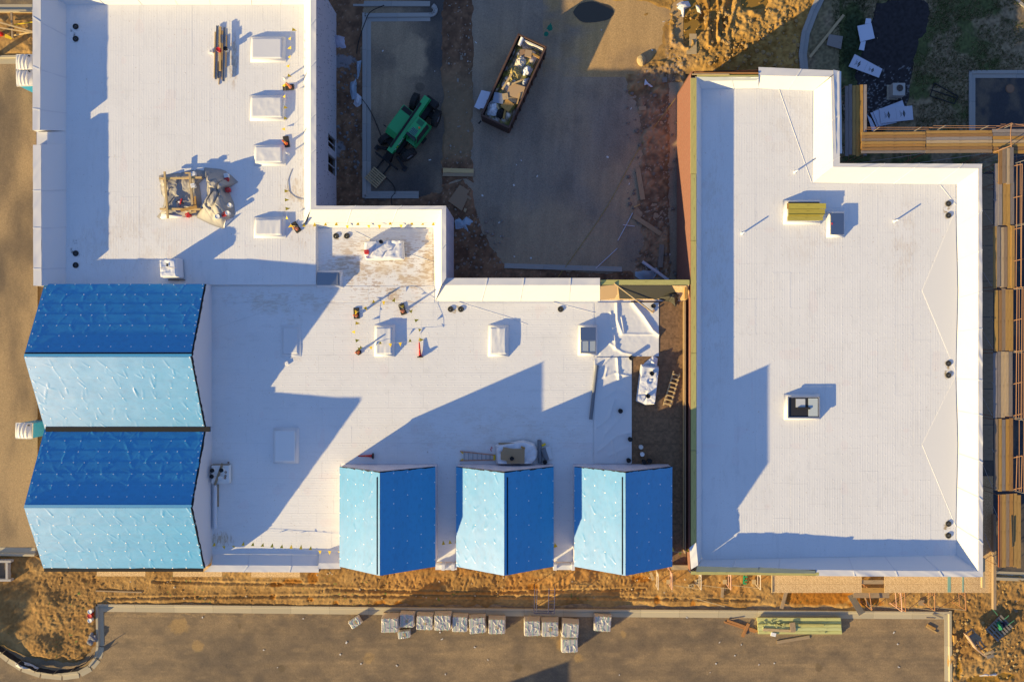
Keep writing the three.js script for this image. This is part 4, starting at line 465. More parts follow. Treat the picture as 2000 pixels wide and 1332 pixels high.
pennants('yellow pennant line along the low parapet left of the first small gable', [[417, 1067], [480, 1066], [540, 1070], [600, 1074], [662, 1077]], R0); pennants('short pennant line between the first and second small blue gables', [[866, 1064], [880, 1062], [892, 1060]], R0, { gap: 0.75 }); pennants('single pennant beside the second small blue gable', [[1079, 1071], [1086, 1069]], R0, { gap: 0.9 }); pennants('two pennants strung across the dark gap beside the brick wall', [[1314, 1077], [1322, 1078], [1344, 1078]], R0 + 0.3, { gap: 0.5 });
{ // stack of studs and channels with pails, upper left roof
  const G = 'studs and channels laid on the upper roof', lay = (nm, lb, a, b, w, h, m, y) => { const A = P(...a, R1 + y), B = P(...b, R1 + y), o = solo(nm, bar(A, B, w, h), m, lb, nm === 'metal_channel' ? 'metal channel' : 'timber', G); return o; };
  const ch = (lb, a, b, y, w = 0.14) => { const A = P(...a, R1 + y), B = P(...b, R1 + y), t = thing('metal_channel', lb, 'metal channel', A.clone(), 0, G); partW(t, 'web', bar(A, B, w, 0.012), MT.steel); const n = V(B.z - A.z, 0, A.x - B.x).normalize().multiplyScalar(w / 2), up = V(0, 0.05, 0); for (const s of [-1, 1]) partW(t, 'flange', bar(A.clone().addScaledVector(n, s).add(up), B.clone().addScaledVector(n, s).add(up), 0.012, 0.1), MT.steel); };
  ch('grey metal channel at left of the stud stack', [424.5, 50], [421.5, 155], 0.08); ch('grey metal channel at right of the stud stack', [438.5, 53], [436.5, 159], 0.2); ch('short grey metal channel low in the stud stack', [428, 120], [427, 153], 0.05, 0.12); ch('grey metal channel in the middle of the stud stack', [433, 68], [433, 84], 0.3, 0.16);
  lay('timber_stud', 'thin yellow stud at left edge of the stud stack', [419.3, 62], [417.5, 152], 0.06, 0.06, MT.pine, 0.05); lay('timber_stud', 'yellow stud on top of the stud stack under the red pail', [429.5, 52], [429, 138], 0.14, 0.09, MT.pineB, 0.3); lay('timber_stud', 'thin brown stud at right edge of the stud stack', [441.5, 69], [440, 131], 0.09, 0.06, MT.weathB, 0.05); lay('timber_stud', 'stub of stud sticking out below the stud stack', [427.5, 150], [426.5, 165], 0.06, 0.05, MT.tan, 0.04); lay('timber_stud', 'brown stud beneath the channels of the stud stack', [434, 60], [433, 155], 0.1, 0.08, MT.weathB, 0.06);
  bucket(428.5, 99, R1 + 0.36, 'red', 'red pail standing on the stud stack', { h: 0.3 }); bucket(443.5, 99, R1, 'white', 'white pail with black lid leaning at the stud stack', { lidC: 'black', h: 0.4 }); const t = thing('carton', 'small white carton beside the stud stack', 'carton', P(413, 101.5, R1), 0.05); part(t, 'box', rbox(0.24, 0.2, 0.24, 0.01), MT.white); part(t, 'print', slab(0.14, 0.004, 0.14, 0, 0.2, 0), mat([0.4, 0.4, 0.42], 0.6));
}
{ // covered materials with a timber frame
  const z = (a) => a.map(([x, y]) => [300 + x / 9.185, 315 + y / 9.185]), A = pts2(z([[80, 255], [520, 195], [760, 145], [900, 170], [930, 300], [800, 330], [840, 560], [860, 760], [830, 830], [760, 1010], [540, 1005], [100, 1040], [45, 990], [150, 880], [190, 650], [135, 590]]), R1);
  const tA = solo('tarpaulin', lump(A, (r, t, x, zz) => R1 + 0.02 + 0.34 * sm(1, 0.72, r) * (0.35 + 0.95 * fbm(x * 1.4, zz * 1.4, 3, 801)) + 0.12 * (fbm(x * 4, zz * 3, 3, 802) - 0.5) - 0.1 * sm(0.2, 0, Math.abs(noise(x * 2.4 + zz, zz * 1.4, 803) - 0.5) * 2) * sm(1, 0.8, r), 32, 130), MT.greyTarp, 'grey tarpaulin spread beneath the square timber frame', 'tarpaulin');
  const B = pts2(z([[900, 110], [1190, 140], [1280, 170], [1400, 265], [1515, 375], [1345, 430], [1335, 520], [1440, 760], [1455, 950], [1400, 1060], [1255, 1212], [1130, 1180], [1000, 1130], [760, 1010], [830, 850], [940, 780], [950, 560], [945, 330], [890, 290]]), R1), cB = P(428, 376, R1);
  solo('tarpaulin', lump(B, (r, t, x, zz) => { const k = fbm(x * 1.1 + zz * 0.5, zz * 1.3, 3, 805), f = Math.abs(noise(x * 1.7 + zz * 1.1, zz * 0.7 - x * 0.4, 806) - 0.5) * 2, d = sm(1, 0.3, r + 0.12 * (k - 0.5)); const f2 = Math.abs(noise(x * 2.9 - zz * 1.3, zz * 1.6 + x * 0.9, 807) - 0.5) * 2; return R1 + 0.02 + 0.98 * d * (0.7 + 0.42 * k) - 0.2 * sm(0.22, 0, f) * d - 0.11 * sm(0.2, 0, f2) * d + 0.05 * d * fbm(x * 5, zz * 5, 3, 808) + 0.03 * sm(1, 0.9, r); }, 34, 150, [cB.x, cB.z]), MT.greyTarp, 'tall grey tarpaulin heap weighed down by red and white pails', 'tarpaulin');
  for (const [nm, a, b] of [['left edge of the lower tarpaulin corner', [50, 985], [110, 1035]], ]) 0;
  const W = pts2(z([[110, 915], [520, 960], [545, 1005], [105, 1042]]), R1); solo('membrane_sheet', lump(W, (r) => R1 + 0.4 - 0.37 * r, 4, 40), MT.membrane, 'white turned-up edge of sheet below the timber frame', 'sheet');
  const W2 = pts2(z([[1290, 1035], [1450, 1005], [1255, 1210], [1250, 1150]]), R1); solo('membrane_sheet', lump(W2, (r) => R1 + 0.36 - 0.32 * r, 4, 40), MT.membrane, 'white turned-up sheet corner under the tall grey tarpaulin', 'sheet');
  const bm = (lb, a, b, y0, y1, w = 0.13, m = MT.pine) => { const [p, q] = z([a, b]); solo('timber_beam', bar(P(...p, R1 + y0), P(...q, R1 + y1), w, 0.1), m, lb, 'timber beam', 'timber frame over the tarpaulin'); };
  bm('left upright beam of the square frame on the tarpaulin', [187, 185], [247, 1025], 0.62, 0.5); bm('top cross beam of the square frame on the tarpaulin', [95, 312], [855, 290], 0.5, 0.55); bm('right upright beam of the square frame on the tarpaulin', [640, 205], [690, 790], 0.66, 0.5, 0.15, MT.tan); bm('bottom cross beam of the square frame on the tarpaulin', [105, 855], [838, 862], 0.42, 0.5); bm('slanting short beam at lower right of the square frame', [480, 885], [768, 808], 0.6, 0.62, 0.17, MT.ochre); bm('short upright block at lower right of the square frame', [735, 628], [745, 800], 0.6, 0.55, 0.12, MT.ochre); bm('short block across the top right of the square frame', [555, 208], [690, 208], 0.5, 0.5, 0.08); bm('short block below the red pail side of the frame', [600, 935], [755, 900], 0.4, 0.4, 0.13);
  const at = (x, y) => z([[x, y]])[0]; jerry(...at(735, 240), R1 + 0.3, 'white', 'white pail at the top right corner of the timber frame'); jerry(...at(730, 450), R1 + 0.3, 'white', 'white pail inside the right side of the timber frame'); jerry(...at(1325, 270), R1 + 0.1, 'white', 'white pail at the upper right edge of the tarpaulin heap'); jerry(...at(1335, 350), R1 + 0.05, 'red', 'dark red pail on the shaded side of the tarpaulin heap'); jerry(...at(1350, 525), R1 + 0.1, 'red', 'red and white pail halfway down the tarpaulin heap'); bucket(...at(1385, 800), R1 + 0.2, 'white', 'round white pail low on the right of the tarpaulin heap'); bucket(...at(1350, 940), R1 + 0.15, 'white', 'round white pail beside the red one on the tarpaulin heap'); jerry(...at(1280, 962), R1 + 0.1, 'red', 'bright red pail at the bottom of the tarpaulin heap', 0.4); bucket(...at(1170, 1005), R1 + 0.2, 'white', 'white pail at the lower tip of the tarpaulin heap', { r: 0.17 }); jerry(...at(640, 975), R1 + 0.1, 'red', 'red pail below the timber frame', 0.5);
  const tl = thing('power_tool', 'red hand tool lying on the tarpaulin inside the frame', 'tool', P(...at(490, 720), R1 + 0.36), 1.3); part(tl, 'body', rbox(0.4, 0.1, 0.09, 0.03), MT.red); part(tl, 'handle', rbox(0.1, 0.08, 0.2, 0.02).translate(-0.1, 0, 0.1), MT.black); const bt = thing('tool_heap', 'heap of small dark tools beside the red tool', 'tools', P(...at(430, 715), R1 + 0.36)); part(bt, 'bar', bar(V(-0.15, 0.03, 0.1), V(0.12, 0.05, -0.1), 0.05, 0.04), MT.black); part(bt, 'bar', bar(V(-0.2, 0.03, 0.12), V(0.05, 0.05, 0.2), 0.03, 0.03), MT.steel); part(bt, 'glove', rbox(0.16, 0.06, 0.12, 0.03).translate(0.08, 0, 0.05), MT.white);
}
// wrapped pallets
function wrapped(name, label, px, roof, h, o = {}) { // px: outline of the top at its height; body with a creased plastic or fabric hood
  const top = pts2(px, roof + h), c = [top.reduce((s, p) => s + p[0], 0) / top.length, top.reduce((s, p) => s + p[1], 0) / top.length], t = thing(name, label, o.cat ?? 'wrapped pallet', V(c[0], roof, c[1])), sd = o.seed ?? 1, out = top.map(([x, z]) => [c[0] + (x - c[0]) * 1.06, c[1] + (z - c[1]) * 1.06]);
  partW(t, 'hood', lump(out, (r, a, x, z) => { const e = r < 0.86 ? 1 : r < 0.94 ? 0.985 : r < 0.99 ? 0.6 : 0; return roof + 0.11 + (h - 0.11) * e + (o.wr ?? 0.03) * (fbm(x * 3, z * 3, 3, sd) - 0.5) * (e > 0.9 ? 1.6 : 0) - (o.wr ?? 0.03) * 1.5 * sm(0.2, 0, Math.abs(noise(x * 2 + z, z * 2.4, sd + 3) - 0.5)) * (e > 0.9 ? 1 : 0); }, 36, 120, c), o.m ?? MT.membrane);
  partW(t, 'pallet', merge([-1, 0, 1].map(k => box(0.09, 0.09, 0.8, c[0] + k * 0.4, roof + 0.05, c[1])).concat([-2, -1, 0, 1, 2].map(k => box(1.0, 0.02, 0.12, c[0], roof + 0.105, c[1] + k * 0.19)))), MT.weathB).userData.kind = 'stuff'; return { t, c, y: roof + h }; }
{ const w = wrapped('wrapped_pallet', 'white wrapped pallet load above the dark blue gable', [[310, 508], [341, 504], [343, 540], [312, 541]], R1, 1.25, { seed: 811, m: mat([0.74, 0.74, 0.76], 0.45) }); partW(w.t, 'print', slab(0.12, 0.006, 0.2, w.c[0] - 0.02, w.y + 0.03, w.c[1] - 0.2), MT.dark); partW(w.t, 'strap', slab(1.2, 0.006, 0.03, w.c[0], w.y + 0.035, w.c[1]), mat([0.45, 0.42, 0.4], 0.6)); partW(w.t, 'timber_edge', bar(P(328, 547, R1 + 0.1), P(360, 547, R1 + 0.1), 0.09, 0.12), MT.weath); }
{ const w = wrapped('wrapped_curb_load', 'white wrapped load with red carton and black can on the rust-stained roof', [[711, 472], [748, 469], [784, 469], [786, 505], [714, 506], [711, 498]], R0, 0.62, { seed: 815, wr: 0.05, m: mat([0.7, 0.7, 0.73], 0.5) }); jerry(717, 493, R0 + 0.64, 'red', 'small red carton on the wrapped load beside the long shadow', 0.05); bucket(745, 473, R0 + 0.62, 'black', 'black can on the wrapped load near its far edge', { lid: false, r: 0.13 }); }
{ const z = (x, y) => [880 + x / 9.09, 850 + y / 9.09], w = wrapped('wrapped_pallet', 'white wrapped pallet load with cardboard on top above the second small gable', [[812, 195], [1100, 155], [1290, 122], [1480, 178], [1530, 310], [1518, 420], [1440, 518], [830, 518]].map(p => z(...p)), R0, 0.95, { seed: 821, wr: 0.05, m: mat([0.7, 0.71, 0.74], 0.4) });
  const cd = solo('cardboard_sheet', prism(pts2([[935, 208], [1100, 240], [1250, 240], [1318, 205], [1312, 505], [1000, 505], [995, 455], [890, 435], [888, 300], [915, 290]].map(p => z(...p)), R0 + 1), R0 + 1.0, R0 + 1.02), MT.card, 'brown cardboard sheet on the wrapped load above the second small gable', 'cardboard'); bucket(...z(1090, 410), R0 + 1.02, 'black', 'black can standing on the brown cardboard', { lid: false, h: 0.2, r: 0.14 }); solo('timber_block', bar(P(...z(1250, 205), R0 + 1.03), P(...z(1320, 240), R0 + 1.03), 0.12, 0.08), MT.ochre, 'small timber block at the corner of the cardboard', 'timber'); for (const [k, a, b] of [[0, [850, 150], [1160, 150]], [1, [850, 172], [1130, 172]]]) solo('timber_edge', bar(P(...z(...a), R0 + 0.6 - k * 0.2), P(...z(...b), R0 + 0.6 - k * 0.2), 0.12, 0.04), MT.weathB, ['upper brown board behind the cardboard-topped load', 'lower brown board behind the cardboard-topped load'][k], 'board');
  const t = thing('step_ladder', 'folded step ladder with yellow feet lying above the second small gable', 'ladder', P(...z(480, 370), R0)); const rail = (a, b) => partW(t, 'rail', bar(P(...z(...a), R0 + 0.12), P(...z(...b), R0 + 0.12), 0.06, 0.09), mat([0.45, 0.2, 0.11], 0.6)); rail([165, 287], [795, 355]); rail([160, 452], [795, 436]); for (const x of [240, 318, 395, 472, 550, 627, 700]) { const f = (x - 165) / 630; partW(t, 'rung', bar(P(...z(x, 290 + 65 * f), R0 + 0.13), P(...z(x, 450 - 14 * f), R0 + 0.13), 0.075, 0.03), MT.steel); } partW(t, 'top_cap', bar(P(...z(778, 352), R0 + 0.15), P(...z(778, 440), R0 + 0.15), 0.14, 0.1), MT.yellow); partW(t, 'foot', bar(P(...z(180, 295), R0 + 0.13), P(...z(225, 325), R0 + 0.13), 0.07, 0.06), MT.yellow); partW(t, 'foot', bar(P(...z(180, 445), R0 + 0.13), P(...z(225, 425), R0 + 0.13), 0.07, 0.06), MT.yellow);
  const roll = (lb, a, b, r, m = MT.greyBack) => { const A = P(...z(...a), R0 + r), B = P(...z(...b), R0 + r), t = thing('membrane_roll', lb, 'roll', A.clone().setY(R0)); partW(t, 'roll', rod(A, B, r, 18), m); partW(t, 'core', rod(A.clone().lerp(B, -0.01), B.clone().lerp(A, -0.01), r * 0.4, 12), MT.card); }; roll('dark grey roll standing highest at right of the wrapped load', [1578, 85], [1590, 490], 0.14); roll('dark grey roll slanting beside the black can', [1640, 240], [1710, 440], 0.18); roll('short dark grey roll between the wrapped load and the tall roll', [1535, 240], [1550, 390], 0.12); solo('membrane_sheet', patch(P(...z(1690, 215), R0 + 0.2), P(...z(1770, 190), R0 + 0.12), P(...z(1825, 420), R0 + 0.06), P(...z(1715, 435), R0 + 0.2), 8, 12, cap(9, 0.04)), MT.membrane, 'loose pale sheet leaning on the slanting dark roll', 'sheet'); bucket(...z(1675, 465), R0, 'black', 'black can below the slanting dark grey roll', { lid: false, h: 0.4 }); solo('strap_bundle', rbox(0.3, 0.1, 0.16, 0.04), MT.yellow, 'yellow strap bundle at the top of the dark rolls', 'strap', null, P(...z(1655, 170), R0 + 0.15), 0.5); solo('hose_end', tube([P(...z(715, 205), R0 + 0.03), P(...z(738, 225), R0 + 0.05), P(...z(708, 250), R0 + 0.03), P(...z(728, 285), R0 + 0.02)], 0.022, 20), MT.red, 'small red hose end beside the step ladder', 'hose'); }
{ const z = (x, y) => [400 + x / 8.88, 890 + y / 8.88], t = thing('adhesive_carton', 'white carton with black cans on a pallet beside the lower blue gable', 'carton', P(...z(250, 320), R0)); const [a, b] = [P(...z(110, 175), R0 + 0.55), P(...z(410, 480), R0 + 0.55)]; partW(t, 'box', new THREE.BoxGeometry(b.x - a.x, 0.42, b.z - a.z).translate((a.x + b.x) / 2, R0 + 0.34, (a.z + b.z) / 2), MT.white); partW(t, 'pallet', bar(P(...z(430, 160), R0 + 0.1), P(...z(430, 470), R0 + 0.1), 0.1, 0.12), MT.pine); partW(t, 'pallet', bar(P(...z(120, 160), R0 + 0.2), P(...z(415, 160), R0 + 0.2), 0.06, 0.3), MT.weathB); partW(t, 'plank', bar(P(...z(300, 135), R0 + 0.66), P(...z(165, 510), R0 + 0.66), 0.16, 0.04), MT.weathB);
  [[148, 245], [305, 240], [140, 350]].forEach(([x, y], i) => bucket(...z(x, y), R0 + 0.55, 'white', ['white can with black lid at upper left on the carton', 'white can with black lid at upper right on the carton', 'white can with black lid at lower left on the carton'][i], { lidC: 'black', h: 0.3, r: 0.145 })); bucket(...z(280, 378), R0 + 0.55, 'white', 'open white can at lower right on the carton', { h: 0.24, r: 0.13 }); [[357, 288], [350, 350], [343, 388]].forEach(([x, y], i) => solo('coil', new THREE.TorusGeometry(0.055, 0.025, 8, 14).rotateX(1.57), MT.cardD, ['small brown coil at the top right of the carton', 'small brown coil in the middle right of the carton', 'small brown coil at the lower right of the carton'][i], 'coil', null, P(...z(x, y), R0 + 0.58)));
  const A = P(...z(172, 510), R0 + 0.14), B = P(...z(172, 1262), R0 + 0.14), r = thing('membrane_roll', 'long pale blue-grey roll lying along the lower gable wall', 'roll', A.clone().setY(R0)); partW(r, 'roll', rod(A, B, 0.135, 20), mat([0.62, 0.64, 0.68], 0.45)); partW(r, 'core', rod(A.clone().lerp(B, -0.005), B.clone().lerp(A, -0.005), 0.05, 12), MT.card); solo('timber_strip', bar(P(...z(218, 500), R0 + 0.03), P(...z(220, 885), R0 + 0.03), 0.12, 0.05), MT.weathB, 'thin timber strip beside the long blue-grey roll', 'timber'); solo('debris_scrap', rbox(0.12, 0.05, 0.1, 0.01), MT.cardD, 'brown scrap just above the white carton', 'scrap', null, P(...z(405, 118), R0)); solo('roof_block', rbox(0.24, 0.12, 0.26, 0.03), MT.white, 'small white block below the low roof curb', 'block', null, P(560, 709, R0), 0.3); }
{ // unfinished end of the lower roof
  const ridge = (x, y, pl, w, h) => { const d = dent(x, y, pl, w * 0.8); return 0.7 * h * Math.exp(-Math.pow(d, 1.4)); };
  const sheetM = MT.membrane, sh = (lb, x0, y0, x1, y1, nu, nv, f) => { const A = P(x0, y0, R0 + 0.03), B = P(x1, y0, R0 + 0.03), C = P(x1, y1, R0 + 0.03), E = P(x0, y1, R0 + 0.03); return solo('membrane_sheet', patch(A, B, C, E, nu, nv, (u, v, p, q) => f(x0 + p * (x1 - x0), y0 + q * (y1 - y0))), sheetM, lb, 'sheet'); };
  sh('wrinkled white membrane sheet with curled fold beside the bare felt', 1163, 591, 1287, 696, 90, 80, (x, y) => ridge(x, y, [[1237, 592], [1258, 618], [1276, 645], [1288, 654]], 5, 0.2) + ridge(x, y, [[1205, 592], [1206, 625], [1215, 650]], 4, 0.16) + ridge(x, y, [[1214, 620], [1219, 648]], 2.5, 0.14) + ridge(x, y, [[1214, 652], [1245, 653], [1285, 653]], 2.2, 0.06) + ridge(x, y, [[1200, 655], [1203, 680]], 4, 0.13) + ridge(x, y, [[1193, 610], [1198, 640]], 3, 0.1) + ridge(x, y, [[1188, 668], [1215, 688], [1250, 696]], 3, 0.08) + ridge(x, y, [[1172, 690], [1205, 668]], 3, 0.1) + 0.02 * fbm(x / 9, y / 9, 3, 831));
  sh('long white membrane sheet running down to the third small gable', 1160, 698, 1234, 905, 60, 130, (x, y) => ridge(x, y, [[1170, 720], [1192, 698]], 3, 0.12) + ridge(x, y, [[1206, 700], [1209, 740]], 3, 0.14) + ridge(x, y, [[1182, 735], [1186, 720]], 3, 0.07) + ridge(x, y, [[1180, 850], [1215, 812]], 4, 0.06) + ridge(x, y, [[1190, 890], [1228, 872]], 4, 0.05) + ridge(x, y, [[1162, 705], [1162, 830]], 3, 0.05) + ridge(x, y, [[1168, 742], [1200, 728], [1230, 735]], 3, 0.09) + ridge(x, y, [[1175, 780], [1205, 760], [1232, 770]], 4, 0.08) + ridge(x, y, [[1166, 835], [1190, 815], [1200, 780]], 4, 0.1) + ridge(x, y, [[1170, 880], [1205, 850], [1232, 845]], 4, 0.09) + ridge(x, y, [[1195, 860], [1205, 900]], 3, 0.09) + 0.03 * fbm(x / 10, y / 12, 3, 833));
  { const A = P(1166, 713, R0 + 0.13), B = P(1154, 819, R0 + 0.13), r = thing('membrane_roll', 'grey roll partly unrolled beside the long white sheet', 'roll', A.clone().setY(R0)); partW(r, 'roll', rod(A, B, 0.12, 20), MT.greyBack); partW(r, 'loose_end', patch(P(1167, 714, R0 + 0.05), P(1178, 715, R0 + 0.05), P(1169, 820, R0 + 0.05), P(1156, 819, R0 + 0.05), 4, 20, cap(3, 0.02)), MT.membrane); }
  const wp = wrapped('wrapped_pallet', 'white wrapped pallet load on the bare felt beside the timber ladder', [[1254, 714], [1288, 718], [1280, 789], [1262, 790], [1245, 783]], R0, 0.55, { seed: 841, wr: 0.05, m: mat([0.7, 0.7, 0.73], 0.5) }); partW(wp.t, 'loose_wrap', lump(pts2([[1256, 712], [1277, 695], [1286, 700], [1284, 718]], R0 + 0.3), (r, t, x, z) => R0 + 0.06 + 0.4 * (1 - r) + 0.12 * noise(x * 8, z * 8, 5), 8, 40), mat([0.7, 0.7, 0.73], 0.5)); bucket(1272.5, 729, R0 + 0.56, 'black', 'upper black can on the wrapped load by the ladder', { lid: false }); bucket(1265, 773, R0 + 0.56, 'black', 'lower black can on the wrapped load by the ladder', { lid: false });
  const cans = [[1211, 802, 'black can in the middle of the long white sheet'], [1230, 857, 'black can on the edge of the long white sheet beside the felt'], [1227, 898, 'black can above the third small gable'], [1232, 699, 'black can with long shadow between the two white sheets'], [1275, 598, 'black can in the top corner of the curled white sheet'], [1257, 901, 'brown-lidded black can on the felt above the third gable'], [1268, 899, 'glossy black can on the felt at the wall end of the third gable']]; for (const [x, y, l] of cans) bucket(x, y, R0 + 0.02, 'black', l, { h: 0.42, r: 0.155 });
  bucket(1251, 872, R0, 'cream', 'cream pail on the bare felt'); bucket(1253.5, 886, R0, 'white', 'white pail with dark label on the bare felt', { lidC: 'white' });
  const t = thing('timber_ladder', 'short timber ladder lying on the bare felt', 'ladder', P(1312, 760, R0)); partW(t, 'rail', bar(P(1316, 725, R0 + 0.12), P(1296, 792, R0 + 0.12), 0.1, 0.06), MT.tan); partW(t, 'rail', bar(P(1328, 729, R0 + 0.12), P(1309, 795, R0 + 0.12), 0.1, 0.06), MT.tan); for (let i = 0; i < 8; i++) { const f = (i + 0.7) / 8.2, x = 1316 - 20 * f, y = 725 + 67 * f; partW(t, 'rung', bar(P(x - 1, y - 0.5, R0 + 0.17), P(x + 14, y + 3.5, R0 + 0.17), 0.09, 0.04), MT.pine); }
  const pl = thing('timber_pole', 'long timber pole leaning from the timber plate onto the white sheet', 'pole', P(1240, 585, R0)); partW(pl, 'pole', rod(P(1200, 553, TR + 0.07), P(1276, 611, R0 + 0.1), 0.05, 10), MT.tan); partW(pl, 'end_block', bar(P(1273, 609, R0 + 0.12), P(1279, 606, R0 + 0.2), 0.1, 0.1), MT.cardD);
  solo('crumpled_felt', lump(pts2([[1283, 582], [1308, 563], [1318, 558], [1338, 575], [1327, 583], [1322, 600], [1312, 590], [1300, 588]], R0 + 0.3), (r, a, x, z) => R0 + 0.08 + 0.75 * sm(1, 0.1, r) + 0.22 * (Math.abs(noise(x * 4, z * 3, 845) - 0.5) * 2 - 0.5) * sm(1, 0.7, r), 24, 110), mat([0.05, 0.047, 0.035], 0.65), 'crumpled black felt heaped in the corner by the brick wall', 'felt');
}
// cable draped over the upper roof
solo('cable', tube([P(570, 330, R1 + 0.02), P(562, 352, R1 + 0.03), P(561, 366, R1 + 0.05), P(566, 376, R1 + 0.02), P(575, 384, R1 + 0.02), P(588, 391, R1 + 0.06)], 0.02, 60), mat([0.25, 0.26, 0.3], 0.6), 'thin grey cable curling beside the third roof curb', 'cable');

// ================================================================ COURTYARD: telehandler, dumpster, debris
{ const t = thing('telehandler', 'green telescopic handler with black tyres parked beside the kerb in the courtyard', 'telehandler', P(804.7, 256, 0), Math.atan2(-0.795, -0.607));
  const green = mat([0.012, 0.34, 0.1], 0.4, { clearcoat: 0.3 }), gd = mat([0.005, 0.13, 0.05], 0.5), wheel = (x, z, a) => { const w = new THREE.Group(); w.name = 'wheel'; w.position.set(x, 0.62, z); w.rotation.y = a; t.add(w); const tp = [[0.3, -0.2], [0.5, -0.22], [0.6, -0.17], [0.62, 0], [0.6, 0.17], [0.5, 0.22], [0.3, 0.2]].map(p => new THREE.Vector2(...p)); const ty = part(w, 'tyre', new THREE.LatheGeometry(tp, 28).rotateX(Math.PI / 2), MT.rubber); const tr = []; for (let i = 0; i < 20; i++) { const q = i / 20 * 6.283; for (const s of [-1, 1]) tr.push(new THREE.BoxGeometry(0.07, 0.05, 0.2).rotateY(s * 0.5).translate(0, 0.62, s * 0.1).rotateZ(q + s * 0.08)); } const trd = part(w, 'tread_blocks', merge(tr), MT.rubber); trd.userData.kind = 'stuff'; part(w, 'rim', new THREE.LatheGeometry([[0, -0.06], [0.12, -0.08], [0.16, -0.04], [0.28, -0.1], [0.31, -0.2], [0.31, 0.2], [0.28, 0.1], [0.16, 0.04], [0.12, 0.08], [0, 0.06]].map(p => new THREE.Vector2(...p)), 24).rotateX(Math.PI / 2), MT.weath.clone ? mat([0.28, 0.28, 0.28], 0.5) : MT.steel); };
  wheel(1.65, 1.02, -0.35); wheel(1.65, -1.02, -0.35); wheel(-1.75, 1.02, 0.3); wheel(-1.75, -1.02, 0.3);
  part(t, 'chassis', merge([slab(4.3, 0.45, 0.9, -0.1, 0.55, 0), slab(1.9, 0.5, 1.9, 0, 0.6, 0), slab(0.5, 0.4, 1.7, 1.65, 0.45, 0), slab(0.5, 0.4, 1.7, -1.75, 0.45, 0)]), MT.black);
  const hood = new THREE.Shape([[-1.0, 0], [1.05, 0], [1.25, 0.3], [0.9, 0.62], [-1.0, 0.72]].map(p => new THREE.Vector2(...p))), hd = part(t, 'engine_cover', uvBox(new THREE.ExtrudeGeometry(hood, { depth: 0.85, bevelEnabled: true, bevelSize: 0.05, bevelThickness: 0.05, bevelSegments: 2 })).translate(0.1, 1.0, 0.3), green); part(hd, 'grille', slab(0.4, 0.03, 0.8, -0.75, 1.74, 0.72), MT.black);
  const cab = new THREE.Group(); cab.name = 'cab'; t.add(cab); part(cab, 'cab_roof', rbox(1.35, 0.12, 0.86, 0.06).translate(-0.15, 2.38, -0.78), green); part(cab, 'cab_frame', merge([[0.75, -0.4], [0.75, -1.18], [-0.8, -0.4], [-0.8, -1.18]].map(([x, z]) => bar(V(x * 1.25, 1.0, z), V(x * 0.8 - 0.1, 2.4, z), 0.08, 0.08)).concat([slab(1.9, 0.5, 0.85, 0, 0.75, -0.8)])), green); part(cab, 'window', new THREE.BoxGeometry(1.5, 1.1, 0.8).translate(-0.05, 1.8, -0.79), mat([0.02, 0.025, 0.03], 0.1)); part(cab, 'roof_guard', merge([...Array(7)].map((_, i) => slab(0.02, 0.03, 0.5, 0.02 + i * 0.08, 2.5, -0.78)).concat([...Array(5)].map((_, i) => slab(0.52, 0.03, 0.02, 0.26, 2.5, -1.0 + i * 0.11)))), mat([0.12, 0.4, 0.3], 0.5)); part(cab, 'roof_light_panel', slab(0.5, 0.025, 0.5, 0.26, 2.49, -0.78), MT.dark); part(cab, 'roof_vent', slab(0.36, 0.03, 0.5, -0.55, 2.49, -0.78), gd); part(cab, 'beacon', cyl(0.06, 0.07, 0.13, 12).translate(-0.2, 2.49, -0.95), MT.orange); part(cab, 'step', slab(0.5, 0.05, 0.25, 0.1, 0.5, -1.25), MT.black); part(cab, 'mirror', box(0.06, 0.22, 0.16, 1.1, 1.7, 1.35), MT.black);
  const a = V(-2.35, 2.25, -0.05), b = V(2.35, 1.45, -0.05), bm = part(t, 'boom', bar(a, b, 0.46, 0.5), green); part(bm, 'hydraulic_track', bar(V(-1.7, 2.41, 0.08), V(2.1, 1.76, 0.08), 0.16, 0.04), MT.black); part(bm, 'counterweight', rbox(0.55, 0.7, 1.0, 0.08).translate(-2.35, 1.0, -0.25), MT.black); const mk = mat([0.7, 0.72, 0.7], 0.5); for (const [x, l] of [[-0.9, 0.35], [-0.35, 0.2], [1.0, 0.6], [1.9, 0.15]]) part(bm, 'lettering', bar(V(x, 2.25 - (x + 2.35) * 0.17 + 0.12, -0.285), V(x + l, 2.25 - (x + l + 2.35) * 0.17 + 0.12, -0.285), 0.01, 0.12), mk); part(bm, 'warning_label', bar(V(1.7, 1.62, -0.285), V(1.82, 1.6, -0.285), 0.012, 0.13), MT.yellow);
  const hdm = part(t, 'boom_head', merge([bar(V(2.3, 1.4, -0.05), V(2.85, 0.75, -0.05), 0.5, 0.4), bar(V(2.8, 0.75, -0.3), V(2.8, 0.75, 0.3), 0.3, 0.5)]), MT.black); part(hdm, 'carriage', merge([bar(V(2.98, 0.85, -1.0), V(2.98, 0.85, 1.0), 0.1, 0.14), bar(V(2.98, 0.35, -1.0), V(2.98, 0.35, 1.0), 0.1, 0.12), bar(V(2.98, 0.3, -0.9), V(2.98, 0.9, -0.9), 0.08, 0.1), bar(V(2.98, 0.3, 0.9), V(2.98, 0.9, 0.9), 0.08, 0.1)]), MT.black); for (const s of [-0.3, 0.35]) part(hdm, 'fork', bar(V(3.0, 0.22, s), V(4.0, 0.2, s), 0.12, 0.05), MT.black);
